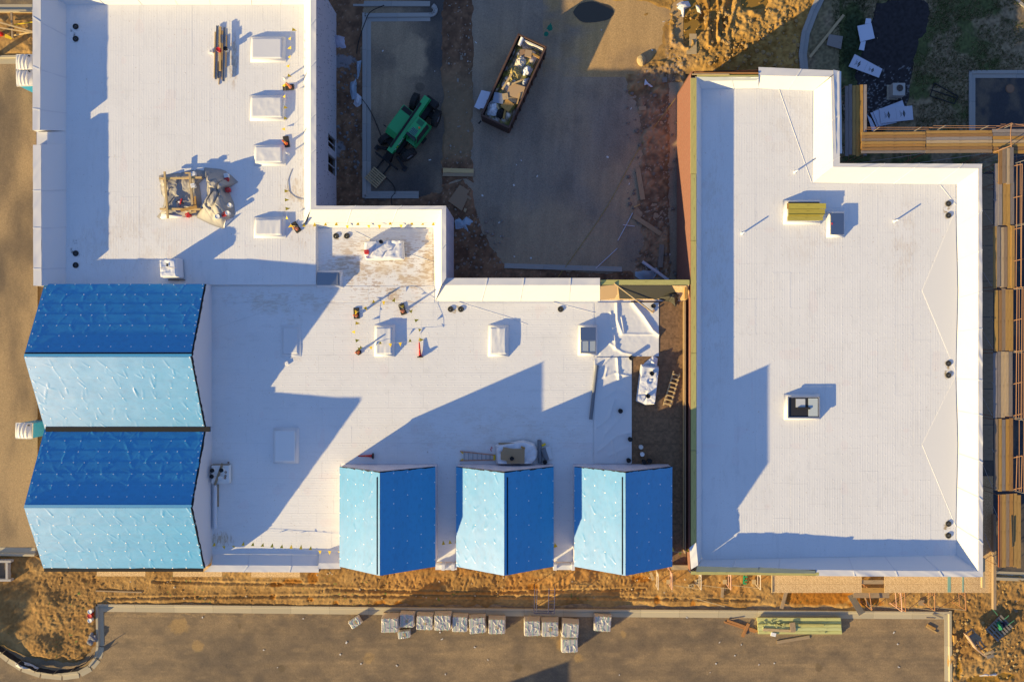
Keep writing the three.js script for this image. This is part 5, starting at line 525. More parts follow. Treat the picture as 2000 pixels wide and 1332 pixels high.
  for (const s of [-1, 1]) { const o = part(t, 'stabiliser', bar(V(2.25, 0.75, s * 0.45), V(2.55, 0.3, s * 1.25), 0.2, 0.22), MT.black); part(o, 'foot', slab(0.4, 0.06, 0.3, 2.58, 0.12, s * 1.3), MT.dark); }
}
const DB = { pos: P(1003.3, 157.7, 1.75) }; DB.pos.y = 0; DB.turn = Math.atan2(-0.908, -0.42);   // local x along its length
{ const t = thing('rubbish_skip', 'long rusty roll-off skip filled with building waste in the courtyard', 'skip', DB.pos, DB.turn), L = 6.45, W = 2.26, H = 1.75, rm = mat([0.07, 0.04, 0.03], 0.7, { metalness: 0.2, bumpMap: speck, bumpScale: 0.01 }), rim = mat([0.1, 0.055, 0.04], 0.75, { metalness: 0.2 });
  part(t, 'floor', slab(L, 0.1, W, 0, 0.22, 0), rm); for (const s of [-1, 1]) { const w = part(t, 'side_panel', slab(L, H - 0.3, 0.06, 0, 0.25, s * (W / 2 - 0.05)), rm); for (let i = 0; i < 9; i++) part(w, 'rib', slab(0.1, H - 0.35, 0.09, -L / 2 + 0.4 + i * 0.7, 0.25, s * (W / 2 + 0.02)), rm); part(t, 'top_rail', rbox(L + 0.06, 0.1, 0.13, 0.02).translate(0, H - 0.1, s * (W / 2 - 0.04)), rim); }
  part(t, 'front_panel', slab(0.06, H - 0.3, W, -L / 2, 0.25, 0), rm); part(t, 'top_rail', rbox(0.12, 0.1, W, 0.02).translate(-L / 2, H - 0.1, 0), rim); const dr = part(t, 'tailgate', slab(0.08, H - 0.3, W, L / 2, 0.25, 0), rm); for (let i = 0; i < 4; i++) part(dr, 'rib', slab(0.08, 0.1, W * 0.95, L / 2 + 0.07, 0.4 + i * 0.33, 0), rm); part(dr, 'latch', bar(V(L / 2 + 0.12, 0.5, W / 2), V(L / 2 + 0.4, 0.45, W / 2 + 0.1), 0.1, 0.12), MT.black); part(t, 'top_rail', rbox(0.12, 0.1, W, 0.02).translate(L / 2, H - 0.1, 0), rim); for (const [x, s] of [[-2.6, -1], [-2.6, 1], [2.6, -1], [2.6, 1]]) part(t, 'roller', new THREE.CylinderGeometry(0.13, 0.13, 0.2, 14).rotateX(1.57).translate(x, 0.13, s * 0.9), MT.dark);
  // contents, from the far end to the tailgate
  const q = (x, y, z) => V(x, y, z).applyAxisAngle(V(0, 1, 0), DB.turn).add(DB.pos), r = rng(901), put = (nm, geo, m, lb, cat, x, y, z, ry = 0, rx = 0) => { geo.rotateX(rx); return solo(nm, geo, m, lb, cat, 'waste in the rubbish skip', q(x, y + 0.2, z), DB.turn + ry); };
  const rubbleO = [[-3.1, -1.02], [3.1, -1.02], [3.1, 1.02], [-3.1, 1.02]].map(([x, z]) => { const p = q(x, 0, z); return [p.x, p.z]; }); const colr = lump(rubbleO, (rr, a, x, z) => 0.95 + 0.4 * sm(1, 0.6, rr) + 0.45 * (fbm(x * 3, z * 3, 4, 903) - 0.4), 26, 120), pc = colr.attributes.position, cc = []; for (let i = 0; i < pc.count; i++) { const n1 = noise(pc.getX(i) * 4, pc.getZ(i) * 4, 905), n2 = noise(pc.getX(i) * 9, pc.getZ(i) * 9, 906); const k = n1 > 0.62 ? [0.68, 0.6, 0.52] : n1 > 0.45 ? [0.4, 0.28, 0.13] : n1 > 0.3 ? [0.12, 0.1, 0.08] : [0.35, 0.3, 0.06]; cc.push(...k.map(v => v * (0.5 + n2))); } colr.setAttribute('color', new THREE.Float32BufferAttribute(cc, 3)); const rb = solo('mixed_waste', colr, mat([1, 1, 1], 0.8, { vertexColors: true }), 'mixed building waste filling the rubbish skip', 'waste', 'waste in the rubbish skip'); rb.userData.kind = 'stuff';
  put('cardboard_sheet', slab(0.95, 0.03, 1.15), MT.card, 'large tan cardboard panel in the middle of the skip', 'cardboard', 0.55, 1.38, -0.42, 0.1, 0.08); put('cardboard_sheet', slab(0.7, 0.03, 0.75), MT.tan, 'bent cardboard panel below the large one in the skip', 'cardboard', 1.1, 1.25, -0.35, 0.5, -0.15); put('board_offcut', slab(0.7, 0.04, 0.75), MT.ochre, 'yellow board offcut near the tailgate half of the skip', 'board', 1.75, 1.33, -0.3, -0.25, 0.1); put('board_offcut', slab(0.75, 0.03, 0.75), mat([0.22, 0.26, 0.33], 0.6), 'blue-grey board offcut beside the yellow one in the skip', 'board', 1.55, 1.36, 0.5, 0.25); put('board_offcut', slab(0.45, 0.03, 0.4), MT.tan, 'small tan offcut between the blue-grey and yellow boards', 'board', 1.25, 1.4, 0.1, 0.6); put('timber_offcut', slab(1.3, 0.06, 0.14), MT.pine, 'long yellow timber offcut down the middle of the skip', 'timber', 0.25, 1.5, 0.42, -0.12); put('timber_offcut', slab(0.75, 0.07, 0.1), MT.pine, 'pale timber offcut across the top of the cardboard', 'timber', 0.0, 1.55, -0.25, -0.75); put('timber_offcut', slab(0.8, 0.06, 0.09), MT.pineB, 'yellow timber offcut against the far side of the skip', 'timber', 1.0, 1.45, -0.85, 0.15); put('timber_offcut', slab(0.8, 0.06, 0.15), MT.ochre, 'yellow timber offcut beside the black bag in the skip', 'timber', 2.35, 1.2, -0.35, 0.25); put('timber_offcut', slab(0.5, 0.05, 0.12), MT.tan, 'small tan stick lying on the white sheeting', 'timber', 2.1, 1.3, 0.35, 0.9); put('timber_offcut', slab(0.85, 0.08, 0.14), MT.ochre, 'yellow timber offcut across the head of the skip', 'timber', -2.4, 1.3, -0.55, 1.5); put('cardboard_sheet', slab(0.55, 0.04, 0.45), MT.cardD, 'brown carton near the head of the skip', 'cardboard', -2.15, 1.25, 0.35, 0.5); put('cardboard_sheet', slab(0.5, 0.25, 0.5), MT.card, 'tan carton at the head of the skip', 'cardboard', -2.3, 1.15, -0.1, 0.3); put('board_offcut', slab(0.1, 0.6, 1.7), MT.cream, 'cream board leaning inside the head of the skip', 'board', -3.05, 0.8, -0.1, 0);
  const bag = (lb, m, x, z, rx, rz, h, sd, cat = 'plastic sheeting') => { const o = []; for (let k = 0; k < 26; k++) { const a = k / 26 * 6.283, s = 0.8 + 0.45 * noise(Math.cos(a) * 2 + sd, Math.sin(a) * 2, sd), p = q(x + Math.cos(a) * rx * s, 0, z + Math.sin(a) * rz * s); o.push([p.x, p.z]); } solo('plastic_sheeting', lump(o, (rr, a, X, Z) => 1.25 + h * sm(1, 0.2, rr) + 0.16 * Math.abs(noise(X * 7, Z * 6, sd) - 0.5) * 2 * sm(1, 0.7, rr), 16, 70), m, lb, cat, 'waste in the rubbish skip'); };
  const film = mat([0.62, 0.64, 0.68], 0.4); bag('crumpled white sheeting at the tailgate corner of the skip', film, 2.3, 0.55, 0.6, 0.45, 0.3, 911); bag('ring of white plastic film in the sunlit half of the skip', film, -1.2, -0.5, 0.5, 0.32, 0.4, 915); bag('white and brown film heap at the head of the skip', mat([0.55, 0.5, 0.42], 0.5), -1.6, 0.2, 0.55, 0.5, 0.32, 917); bag('yellow and brown packing heap in the middle of the skip', mat([0.34, 0.26, 0.09], 0.7), -0.6, 0.2, 0.65, 0.55, 0.38, 919, 'packing waste'); bag('black bag near the tailgate of the skip', MT.black, 2.35, -0.05, 0.45, 0.35, 0.28, 921, 'bag'); bag('grey film against the right wall of the skip', mat([0.4, 0.42, 0.45], 0.5), -0.3, -0.75, 0.45, 0.26, 0.35, 923); put('cylinder_can', cyl(0.13, 0.13, 0.6, 14).rotateZ(1.4), MT.white, 'white plastic can at the head corner of the skip', 'can', -2.55, 1.35, 0.75);
}
{ const A = P(938, 195), s = solo('foam_board', prism([[-0.42, -0.65], [0.35, -0.72], [0.42, 0.6], [0.1, 0.66], [0.08, 0.78], [-0.4, 0.72]], 0, 0.05), MT.foam, 'pale blue foam board leaning at the side of the skip', 'foam board', null, P(943, 195, 0.35), -0.42); s.rotation.x = 0.0; s.rotation.z = 0.35; }
const scat = (nm, lb, cat, px, h, m, o = {}) => solo(nm, prism(pts2(px, h), h, h + (o.t ?? 0.03)), m, lb, cat, o.g);
const stick = (nm, lb, cat, a, b, w, hh, m, h0 = 0.1, h1 = h0, g) => solo(nm, bar(P(...a, h0), P(...b, h1), w, hh), m, lb, cat, g);
scat('plywood_sheet', 'yellow edge-lit plywood strip bridging the dirt between the two asphalt pads', 'plywood', [[865, 328], [925, 330], [925, 338], [865, 337]], 0.15, MT.pine); scat('plywood_sheet', 'grey-tan plywood strip below the yellow one', 'plywood', [[865, 337.5], [925, 338.5], [925, 345], [864, 344]], 0.14, MT.weathB);
scat('cardboard_carton', 'flattened brown cardboard carton on the dirt below the plywood strip', 'cardboard', [[898, 361], [917, 373], [912, 380], [922, 388], [918, 391], [913, 387], [902, 412], [875, 393]], 0.12, MT.cardD, { t: 0.06 }); scat('cardboard_flap', 'small cardboard flap beside the flattened carton', 'cardboard', [[907, 406], [912, 408], [909, 415], [905, 412]], 0.12, MT.card);
const rag = (lb, px, m, sd, h = 0.25, base = 0.06, cat = 'plastic sheet', nm = 'plastic_sheet') => solo(nm, lump(pts2(px), (r, a, x, z) => base + h * sm(1, 0.3, r) * (0.4 + noise(x * 2, z * 2, sd)) + 0.08 * Math.abs(noise(x * 6, z * 6, sd + 1) - 0.5), 14, 70), m, lb, cat);
const bluePl = mat([0.3, 0.38, 0.46], 0.45), film = mat([0.55, 0.57, 0.62], 0.4);
rag('torn pale blue plastic sheet beside the projecting wing', [[888, 430], [899, 426], [900, 434], [911, 423], [925, 433], [922, 443], [912, 440], [915, 453], [905, 446], [890, 448]], bluePl, 931, 0.12); rag('long blue-grey plastic strip upper piece by the courtyard kerb', [[697, 121], [706, 118], [704, 134], [702, 152], [697, 156], [696, 135]], bluePl, 933); rag('long blue-grey plastic strip lower piece by the courtyard kerb', [[690, 156], [697, 150], [696, 176], [697, 192], [688, 196], [683, 178], [684, 160]], bluePl, 935); rag('clear crumpled plastic bag below the blue-grey strips', [[697, 182], [706, 190], [706, 203], [698, 212], [690, 203]], film, 937); rag('crumpled grey plastic bag at the foot of the brick wall', [[1240, 531], [1256, 527], [1275, 530], [1285, 520], [1288, 528], [1276, 545], [1250, 546], [1241, 540]], bluePl, 939, 0.35);
rag('lilac house wrap torn off and hanging at the courtyard wall foot', [[643, 50], [652, 58], [662, 78], [675, 72], [676, 95], [660, 96], [648, 84], [642, 80]], mat([0.42, 0.4, 0.48], 0.6), 941, 0.5, 0.1, 'house wrap', 'house_wrap');
{ const t = thing('timber_pallet', 'timber pallet lying at the kerb in front of the green telehandler', 'pallet', P(733, 347, 0.13), -0.72); for (let i = 0; i < 7; i++) part(t, 'deck_board', slab(1.2, 0.02, 0.1, 0, 0.11, -0.5 + i * 0.167), MT.tan); for (const x of [-0.52, 0, 0.52]) part(t, 'stringer', slab(0.09, 0.1, 1.1, x, 0, 0), MT.weathB); }
stick('timber_board', 'brown board lying on the rubble highest along the brick wall', 'board', [1246, 329], [1256, 390], 0.36, 0.05, MT.weathB, 0.18); stick('timber_board', 'brown board slanting across the rubble by the brick wall', 'board', [1237, 421], [1291, 457], 0.34, 0.05, MT.weathB, 0.2); stick('timber_board', 'grey board standing lowest along the brick wall rubble', 'board', [1293, 478], [1290, 522], 0.36, 0.05, MT.weath, 0.2); stick('timber_stick', 'short yellow stick on the rubble above the white pipes', 'timber', [1238, 405], [1250, 399], 0.07, 0.04, MT.pineB, 0.2);
const pipeM = mat([0.55, 0.55, 0.62], 0.5), pp = (lb, a, b, r, h = 0.12) => solo('plastic_pipe', rod(P(...a, h), P(...b, h), r, 10), pipeM, lb, 'pipe'); pp('thin white pipe upper length on the courtyard asphalt', [1236, 416], [1207, 470], 0.035, 0.05); pp('short thin white pipe crossing the upper length', [1217, 439], [1240, 442], 0.03, 0.1); pp('thin white pipe lower length near the courtyard corner', [1206, 485], [1161, 527], 0.035, 0.05); pp('thick pale pipe slanting down to the courtyard corner', [1255, 511], [1306, 547], 0.12, 0.2);
solo('string_line', tube([P(1320, 192, 0.4), P(1250, 288, 0.1), P(1185, 405, 0.05), P(1120, 500, 0.04), P(1090, 541, 0.05)], 0.018, 50), mat([0.4, 0.28, 0.06], 0.8), 'yellow string running from the brick corner across the courtyard', 'string'); solo('power_cable', tube([P(750, 10, 0.2), P(722, 24, 0.16), P(712, 45, 0.15), P(699, 85, 0.1), P(696, 105, 0.1)], 0.03, 50), MT.black, 'black cable looping over the courtyard kerb', 'cable'); solo('power_cable', tube([P(706, 192, 0.15), P(722, 215, 0.1), P(738, 250, 0.05), P(745, 269, 0.05)], 0.03, 40), MT.black, 'black cable running toward the telehandler wheel', 'cable'); solo('power_cable', tube([P(752, 345, 0.1), P(768, 362, 0.05), P(771, 376, 0.1), P(764, 386, 0.15), P(765, 400, 0.1)], 0.03, 40), MT.black, 'black cable leading from the pallet to the building', 'cable');
const stones = (n, sd, x0, y0, x1, y1, lb, r0, r1, cls = [0.3, 0.26, 0.22]) => { const r = rng(sd), gs = []; for (let i = 0; i < n; i++) { const p = P(x0 + r() * (x1 - x0), y0 + r() * (y1 - y0), 0.1), q = r0 + (r1 - r0) * r() ** 2, g = new THREE.IcosahedronGeometry(q, n > 200 ? 0 : 1), a = g.attributes.position; for (let k = 0; k < a.count; k++) { const s = 0.75 + 0.5 * hash(Math.round(a.getX(k) * 90), Math.round(a.getY(k) * 90 + a.getZ(k) * 57), sd + i); a.setXYZ(k, a.getX(k) * s, a.getY(k) * s * 0.7, a.getZ(k) * s); } g.computeVertexNormals(); gs.push(g.rotateY(r() * 6).translate(p.x, 0.06 + q * 0.3, p.z)); } const o = solo('rubble', merge(gs), mat(cls, 0.9), lb, 'rubble'); o.userData.kind = 'stuff'; };
stones(120, 951, 1225, 150, 1322, 540, 'loose stones and rubble along the foot of the brick wall', 0.04, 0.15, [0.17, 0.14, 0.12]); stones(110, 953, 659, 105, 700, 345, 'grey stones along the foot of the courtyard wall', 0.03, 0.12, [0.17, 0.16, 0.16]); stones(60, 955, 868, 5, 922, 320, 'scattered pebbles on the dirt strip between asphalt pads', 0.03, 0.09); stones(90, 957, 885, 415, 985, 525, 'scattered stones on the dark dirt beside the wing', 0.03, 0.12, [0.24, 0.2, 0.17]); stones(160, 959, 1370, 20, 1560, 130, 'mud clods and stones in the churned field', 0.05, 0.17, [0.34, 0.22, 0.09]); stones(140, 961, 215, 1118, 1480, 1172, 'pale stones scattered on the orange dirt strip', 0.025, 0.08, [0.5, 0.4, 0.28]); stones(620, 965, 80, 1112, 1500, 1176, 'small soil clods scattered over the orange dirt strip', 0.025, 0.1, [0.36, 0.2, 0.055]); stones(260, 967, 1300, 5, 1560, 132, 'small soil clods scattered over the churned mud', 0.03, 0.11, [0.36, 0.21, 0.06]); stones(150, 969, 1862, 1135, 1995, 1325, 'small soil clods scattered over the lower right dirt', 0.03, 0.1, [0.38, 0.24, 0.08]); stones(60, 963, 1865, 1200, 1995, 1325, 'stones and clods on the dirt in the lower right corner', 0.04, 0.14, [0.36, 0.25, 0.11]);
{ const r = rng(971), sc = mat([0.62, 0.6, 0.58], 0.6), gs = []; for (let i = 0; i < 60; i++) { const [x, y] = i < 34 ? [710 + r() * 600, 5 + r() * 530] : [220 + r() * 1600, 1200 + r() * 120], p = P(x, y, 0.02); gs.push(box(0.05 + 0.14 * r(), 0.01, 0.04 + 0.08 * r()).rotateY(r() * 6).translate(p.x, 0.03, p.z)); } const o = solo('litter', merge(gs), sc, 'small scraps of paper and plastic scattered on the asphalt', 'litter'); o.userData.kind = 'stuff'; }
{ const g = new THREE.IcosahedronGeometry(0.42, 3), a = g.attributes.position; for (let k = 0; k < a.count; k++) { const s = 0.8 + 0.5 * fbm(a.getX(k) * 3 + 5, a.getZ(k) * 3 + a.getY(k) * 2, 3, 977); a.setXYZ(k, a.getX(k) * s * 0.8, a.getY(k) * s * 0.6, a.getZ(k) * s); } g.computeVertexNormals(); solo('boulder', g, mat([0.45, 0.33, 0.17], 0.95, { bumpMap: speck, bumpScale: 0.03 }), 'tan boulder standing in the sunlit corner of the mud', 'boulder', null, P(1253, 118, 0.12)); }
scat('plywood_sheet', 'L-shaped pale plywood sheet lying in the churned mud', 'plywood', [[1347, 66], [1361, 66], [1361, 106], [1341, 106], [1341, 95], [1347, 95]], 0.16, MT.tan); rag('white plastic scrap floating in the muddy pool', [[1322, 8], [1330, 3], [1345, 2], [1350, 12], [1338, 18], [1336, 34], [1332, 33], [1330, 20], [1322, 16]], mat([0.66, 0.64, 0.62], 0.6), 981, 0.2, 0.0); rag('grey plastic scrap beside the muddy pool', [[1358, 10], [1366, 12], [1370, 28], [1362, 24]], mat([0.5, 0.48, 0.44], 0.6), 983, 0.15, 0.06); rag('white bag scraps on the dirt above the brick corner', [[1260, 155], [1266, 163], [1276, 170], [1271, 171], [1262, 165], [1258, 168]], mat([0.6, 0.58, 0.66], 0.6), 985, 0.1, 0.1); scat('concrete_block', 'grey square block beside the brick wall top corner', 'block', [[1293, 153], [1302, 151], [1303, 161], [1294, 162]], 0.1, MT.weath, { t: 0.15 }); scat('plywood_scrap', 'small tan plywood scrap on the rubble near the brick wall', 'plywood', [[1248, 208], [1262, 207], [1262, 215], [1249, 216]], 0.2, MT.weathB);

// ================================================================ YARD AT UPPER RIGHT
const labelT = (() => { const c = document.createElement('canvas'); c.width = 512; c.height = 256; const x = c.getContext('2d'); x.fillStyle = '#c6cad6'; x.fillRect(0, 0, 512, 256); x.fillStyle = '#15171c'; for (const o of [60, 300]) { x.beginPath(); x.moveTo(o + 74, 60); x.lineTo(o + 96, 128); x.lineTo(o + 74, 196); x.lineTo(o + 52, 128); x.fill(); x.save(); x.translate(o + 20, 185); x.rotate(-Math.PI / 2); x.font = 'bold 24px sans-serif'; x.fillText('RMAX', 20, 20); x.font = '18px sans-serif'; x.fillText('Thermasheath', 2, 0); x.restore(); x.fillStyle = '#c6cad6'; x.save(); x.translate(o + 80, 150); x.rotate(-Math.PI / 2); x.font = 'bold 14px sans-serif'; x.fillText('RMAX', 0, 0); x.restore(); x.fillStyle = '#15171c'; } x.fillStyle = '#8a8f9c'; x.fillRect(252, 20, 3, 216); const t = new THREE.CanvasTexture(c); t.colorSpace = THREE.SRGBColorSpace; return t; })();
const boardM = mat([0.95, 0.95, 0.98], 0.5, { map: labelT });
function foam(lb, px, h, m = boardM, cat = 'foam board') { // px: four corners, printed side up; uv across the four corners
  const q = px.map(p => P(...p, h)), pos = [], idx = []; for (const y of [h + 0.05, h]) for (const p of q) pos.push(p.x, y, p.z); const g = meshFrom(pos, [0, 3, 1, 1, 3, 2, 4, 5, 7, 5, 6, 7, 0, 1, 4, 1, 5, 4, 1, 2, 5, 2, 6, 5, 2, 3, 6, 3, 7, 6, 3, 0, 7, 0, 4, 7], [0, 1, 1, 1, 1, 0, 0, 0, 0, 1, 1, 1, 1, 0, 0, 0]).toNonIndexed(); g.computeVertexNormals(); return solo('foam_board', g, m, lb, cat, 'foam boards lying in the yard'); }
foam('printed white foam board lying across the left edge of the mulch', [[1670, 106], [1724, 135], [1717, 152], [1658, 130]], 0.3); foam('printed white foam board lying uppermost below the air conditioner', [[1717.6, 212], [1782, 206.5], [1784.5, 234], [1721, 241]], 0.42); foam('white foam board fanned out under the uppermost printed board', [[1706, 218], [1763, 196], [1772, 222], [1717, 246]], 0.35, MT.foam); foam('white foam board lowest in the fanned pile', [[1700.5, 220.5], [1740, 212], [1752, 240], [1713, 248]], 0.28, MT.foam); foam('small white foam offcut beside the scaffold plank deck', [[1694, 224], [1702, 232], [1711.5, 251.5], [1704, 256]], 0.28, MT.foam); foam('blank square white foam board on the mulch', [[1675, 51], [1702.5, 45.5], [1709, 75], [1681, 82]], 0.3, MT.foam); foam('small foam offcut above the blank square board', [[1692, 36], [1702, 37], [1701.5, 46], [1690, 47]], 0.28, MT.foam); foam('small foam offcut below the blank square board', [[1682, 82], [1691.5, 80.5], [1688, 99], [1678, 97]], 0.28, MT.foam);
{ const t = thing('air_conditioner', 'beige square air conditioner unit with round fan grille on the mulch', 'air conditioner', P(1751.5, 178, 0)), s = 0.92, b = mat([0.42, 0.4, 0.36], 0.6); t.position.copy(P(1755.5, 175, 0.85)); t.position.y = 0.2; part(t, 'casing', rbox(s, 0.78, s, 0.03), b); part(t, 'pad', slab(1.1, 0.1, 1.1, 0, -0.08, 0), MT.concrete); const f = part(t, 'fan_opening', cyl(0.24, 0.24, 0.012, 28).translate(0.05, 0.78, -0.08), MT.dark); for (const r of [0.07, 0.13, 0.19, 0.245]) part(f, 'guard_ring', new THREE.TorusGeometry(r, 0.007, 5, 28).rotateX(1.57).translate(0.05, 0.8, -0.08), mat([0.3, 0.2, 0.14], 0.6)); }
stick('timber_plank', 'long pale timber plank lying on the grass beside the curved kerb', 'timber', [1649, 29], [1582, 112], 0.2, 0.05, MT.tan, 0.2); scat('rubber_mat', 'grey square mat half soaked on the grass', 'mat', [[1620, 67], [1647, 71], [1643, 96], [1615, 88]], 0.2, mat([0.25, 0.22, 0.2], 0.8));
{ const t = thing('steel_rack', 'dark steel frame lying on the lawn', 'steel frame', P(1845, 185, 0)); for (const [a, b] of [[[1826, 162], [1872, 188]], [[1819, 175], [1868, 191]], [[1817, 187], [1866, 203]], [[1826, 162], [1818, 187]], [[1872, 188], [1865, 203]]]) partW(t, 'bar', bar(P(...a, 0.22), P(...b, 0.22), 0.06, 0.06), MT.black); }
{ const t = thing('manhole_cover', 'rusty round manhole cover in the parking lot corner', 'manhole cover', P(1974, 173, 0.01)); part(t, 'ring', cyl(0.34, 0.34, 0.02, 28), mat([0.2, 0.11, 0.06], 0.8)); part(t, 'lid', cyl(0.27, 0.27, 0.03, 28), mat([0.26, 0.14, 0.08], 0.8)); }
{ const r = rng(991), g = new THREE.ConeGeometry(0.02, 0.16, 3).translate(0, 0.08, 0), N = 16000, im = new THREE.InstancedMesh(g, mat([1, 1, 1], 0.9), N), q = new THREE.Object3D(), c = new THREE.Color(); let n = 0; const L = pts2([[1620, -30], [2030, -30], [2030, 130], [1890, 140], [1890, 252], [1790, 252], [1775, 130], [1812, 60], [1810, 0], [1720, 5], [1700, 60], [1668, 150], [1650, 300], [1640, 150]]); while (n < N) { const px = 1620 + r() * 410, py = -30 + r() * 300, p = P(px, py, 0.1); if (!inside(p.x, p.z, L) || fbm(px / 30, py / 30, 3, 993) < 0.42) continue; q.position.set(p.x, 0.08, p.z); q.rotation.set((r() - 0.5) * 1.4, r() * 6, (r() - 0.5) * 1.4); q.scale.setScalar(0.6 + 0.9 * r()); q.updateMatrix(); im.setMatrixAt(n, q.matrix); const dk = px < 1690; c.setRGB(...(dk ? [0.02 + 0.03 * r(), 0.04 + 0.03 * r(), 0.012] : r() < 0.55 ? [0.07, 0.1, 0.025] : [0.28, 0.22, 0.12])); im.setColorAt(n, c); n++; } im.name = 'grass'; scene.add(im); tag(im, 'patchy green and straw-coloured grass in the upper right yard', 'grass', null, 'stuff'); }

// ================================================================ SCAFFOLDING
const plankM = [wood(0.42, 0.224, 0.048), wood(0.252, 0.181, 0.123), wood(0.37, 0.189, 0.048), wood(0.21, 0.181, 0.171), wood(0.437, 0.258, 0.067), wood(0.462, 0.344, 0.209), wood(0.286, 0.155, 0.057), wood(0.277, 0.241, 0.228), wood(0.395, 0.232, 0.067)];
function deck(label, x0, y0, x1, y1, h, n, vertical, seed, o = {}) { // a scaffold bay: plank deck on tubes and standards; corners in pixels at deck height
  const t = thing('scaffold_bay', label, 'scaffold', P((x0 + x1) / 2, (y0 + y1) / 2, h).setY(0), 0, 'scaffold bays along the white building'), r = rng(seed), w = (vertical ? x1 - x0 : y1 - y0) / n, A = P(x0, y0, h), C = P(x1, y1, h);
  for (let i = 0; i < n; i++) { const j = [(r() - 0.5) * 9, (r() - 0.5) * 9], up = 0.05 * r() * r(), pw = M(w, h) - 0.008 - 0.03 * r(), m = plankM[Math.floor(r() * plankM.length)], sk = (o.skew ?? 0) * (i + 0.5) / n; if (vertical) { const xx = x0 + (i + 0.5) * w; partW(t, 'plank', bar(P(xx, y0 + j[0] * 0.5, h + up), P(xx + (o.tilt ?? 0), y1 + j[1] * 0.5, h + up), pw, 0.045), m); } else { const yy = y0 + (i + 0.5) * w; partW(t, 'plank', bar(P(x0 + j[0] * 0.25, yy, h + up), P(x1 + j[1] * 0.25, yy + (o.tilt ?? 0), h + up), pw, 0.045), m); } }
  const xs = [A.x + 0.06, C.x - 0.06], zs = [A.z + 0.06, C.z - 0.06], ends = vertical ? zs : xs;
  for (const x of xs) for (const z of zs) partW(t, 'standard', rod(V(x, 0, z), V(x, h - 0.03, z), 0.024), MT.frameB);
  for (const y of [h - 0.06, h * 0.5]) { for (const e of ends) partW(t, 'bearer', vertical ? rod(V(xs[0] - 0.1, y, e), V(xs[1] + 0.1, y, e), 0.022) : rod(V(e, y, zs[0] - 0.1), V(e, y, zs[1] + 0.1), 0.022), MT.frameB); }
  for (const s of [0, 1]) partW(t, 'brace', vertical ? rod(V(xs[s], 0.4, zs[0]), V(xs[s], h - 0.2, zs[1]), 0.018) : rod(V(xs[0], 0.4, zs[s]), V(xs[1], h - 0.2, zs[s]), 0.018), MT.galv);
  if (o.rail) { const [sx, dx] = o.rail, hh = h + 1.0; if (vertical) { for (const k of [0.5, 1.0]) partW(t, 'guard_rail', rod(V(C.x + 0.12, h + k, A.z), V(C.x + 0.12, h + k, C.z), 0.02), MT.frameB); for (const z of [A.z, C.z]) { partW(t, 'guard_post', rod(V(C.x + 0.05, h - 0.1, z), V(C.x + 0.12, hh, z), 0.022), MT.galv); } } else { for (const k of [0.45, 0.95]) partW(t, 'guard_rail', rod(V(A.x, h + k, A.z - 0.08), V(C.x, h + k, A.z - 0.08), 0.02), MT.frameB); for (const x of [A.x + 0.8, C.x - 0.8]) partW(t, 'guard_post', rod(V(x, h - 0.1, A.z - 0.06), V(x, hh, A.z - 0.08), 0.022), MT.galv); } }
  return t; }
const DH = 4.75;
deck('scaffold bay with planks running toward the yard at the inner corner', 1651, 166, 1694, 304, DH - 0.2, 6, true, 1011); deck('scaffold bay leftmost along the top of the white building', 1684, 258, 1809, 300, DH, 7, false, 1013, { rail: [0, 0], tilt: -1 }); deck('second scaffold bay from the corner along the top of the building', 1810, 255, 1939, 299, DH, 7, false, 1017, { rail: [0, 0], tilt: -1 }); deck('scaffold bay at the turn in the upper right corner', 1940, 252, 2030, 300, DH - 0.02, 7, false, 1019, { rail: [0, 0] });
deck('short upper scaffold bay of four planks overlapping the one below', 1951, 287, 1981, 358, DH + 0.1, 4, true, 1021); deck('highest scaffold bay down the right side of the building', 1943, 319, 1982, 440, DH, 5, true, 1023, { rail: [1, 0] }); deck('second scaffold bay down the right side of the building', 1941, 442, 1983, 562, DH, 6, true, 1027, { rail: [1, 0] }); deck('third scaffold bay down the right side of the building', 1943, 565, 1980, 685, DH, 5, true, 1031, { rail: [1, 0] }); deck('fourth scaffold bay down the right side of the building', 1941, 688, 1979, 815, DH, 5, true, 1033, { rail: [1, 0] }); deck('fifth scaffold bay down the right side with a red-edged plank', 1943, 818, 1980, 958, DH, 5, true, 1037, { rail: [1, 0] }); 
{ const t = deck('lowest scaffold bay on the right side with two dark bars on it', 1951, 966, 1995, 1108, DH, 6, true, 1041); for (const [a, b] of [[[1977, 1007], [1979, 1068]], [[1982, 1009], [1981, 1060]]]) solo('steel_bar', rod(P(...a, DH + 0.05), P(...b, DH + 0.05), 0.03), MT.dark, a[0] === 1977 ? 'long dark steel bar lying on the lowest scaffold planks' : 'short dark steel bar lying on the lowest scaffold planks', 'steel bar'); solo('edge_board', bar(P(1952, 968, DH + 0.03), P(1952, 1108, DH + 0.03), 0.018, 0.05), mat([0.42, 0.05, 0.03], 0.6), 'red-painted edge board of the lowest scaffold bay', 'edge board'); }
{ const t = thing('scaffold_guard', 'rusty scaffold guard frame standing at the upper right corner', 'scaffold', P(1965, 275, 0)); for (const [a, b, h0, h1] of [[[1975, 262], [1977, 287], 5.9, 5.9], [[1977, 242], [1975, 262], 5.9, 5.9], [[1948, 253], [1978, 240], 5.7, 5.9], [[1943, 297], [1977, 284], 4.9, 5.9], [[1978, 241], [2010, 246], 5.8, 5.8], [[1976, 286], [2010, 262], 5.9, 5.5]]) partW(t, 'tube', rod(P(...a, h0), P(...b, h1), 0.032), MT.frameB); }
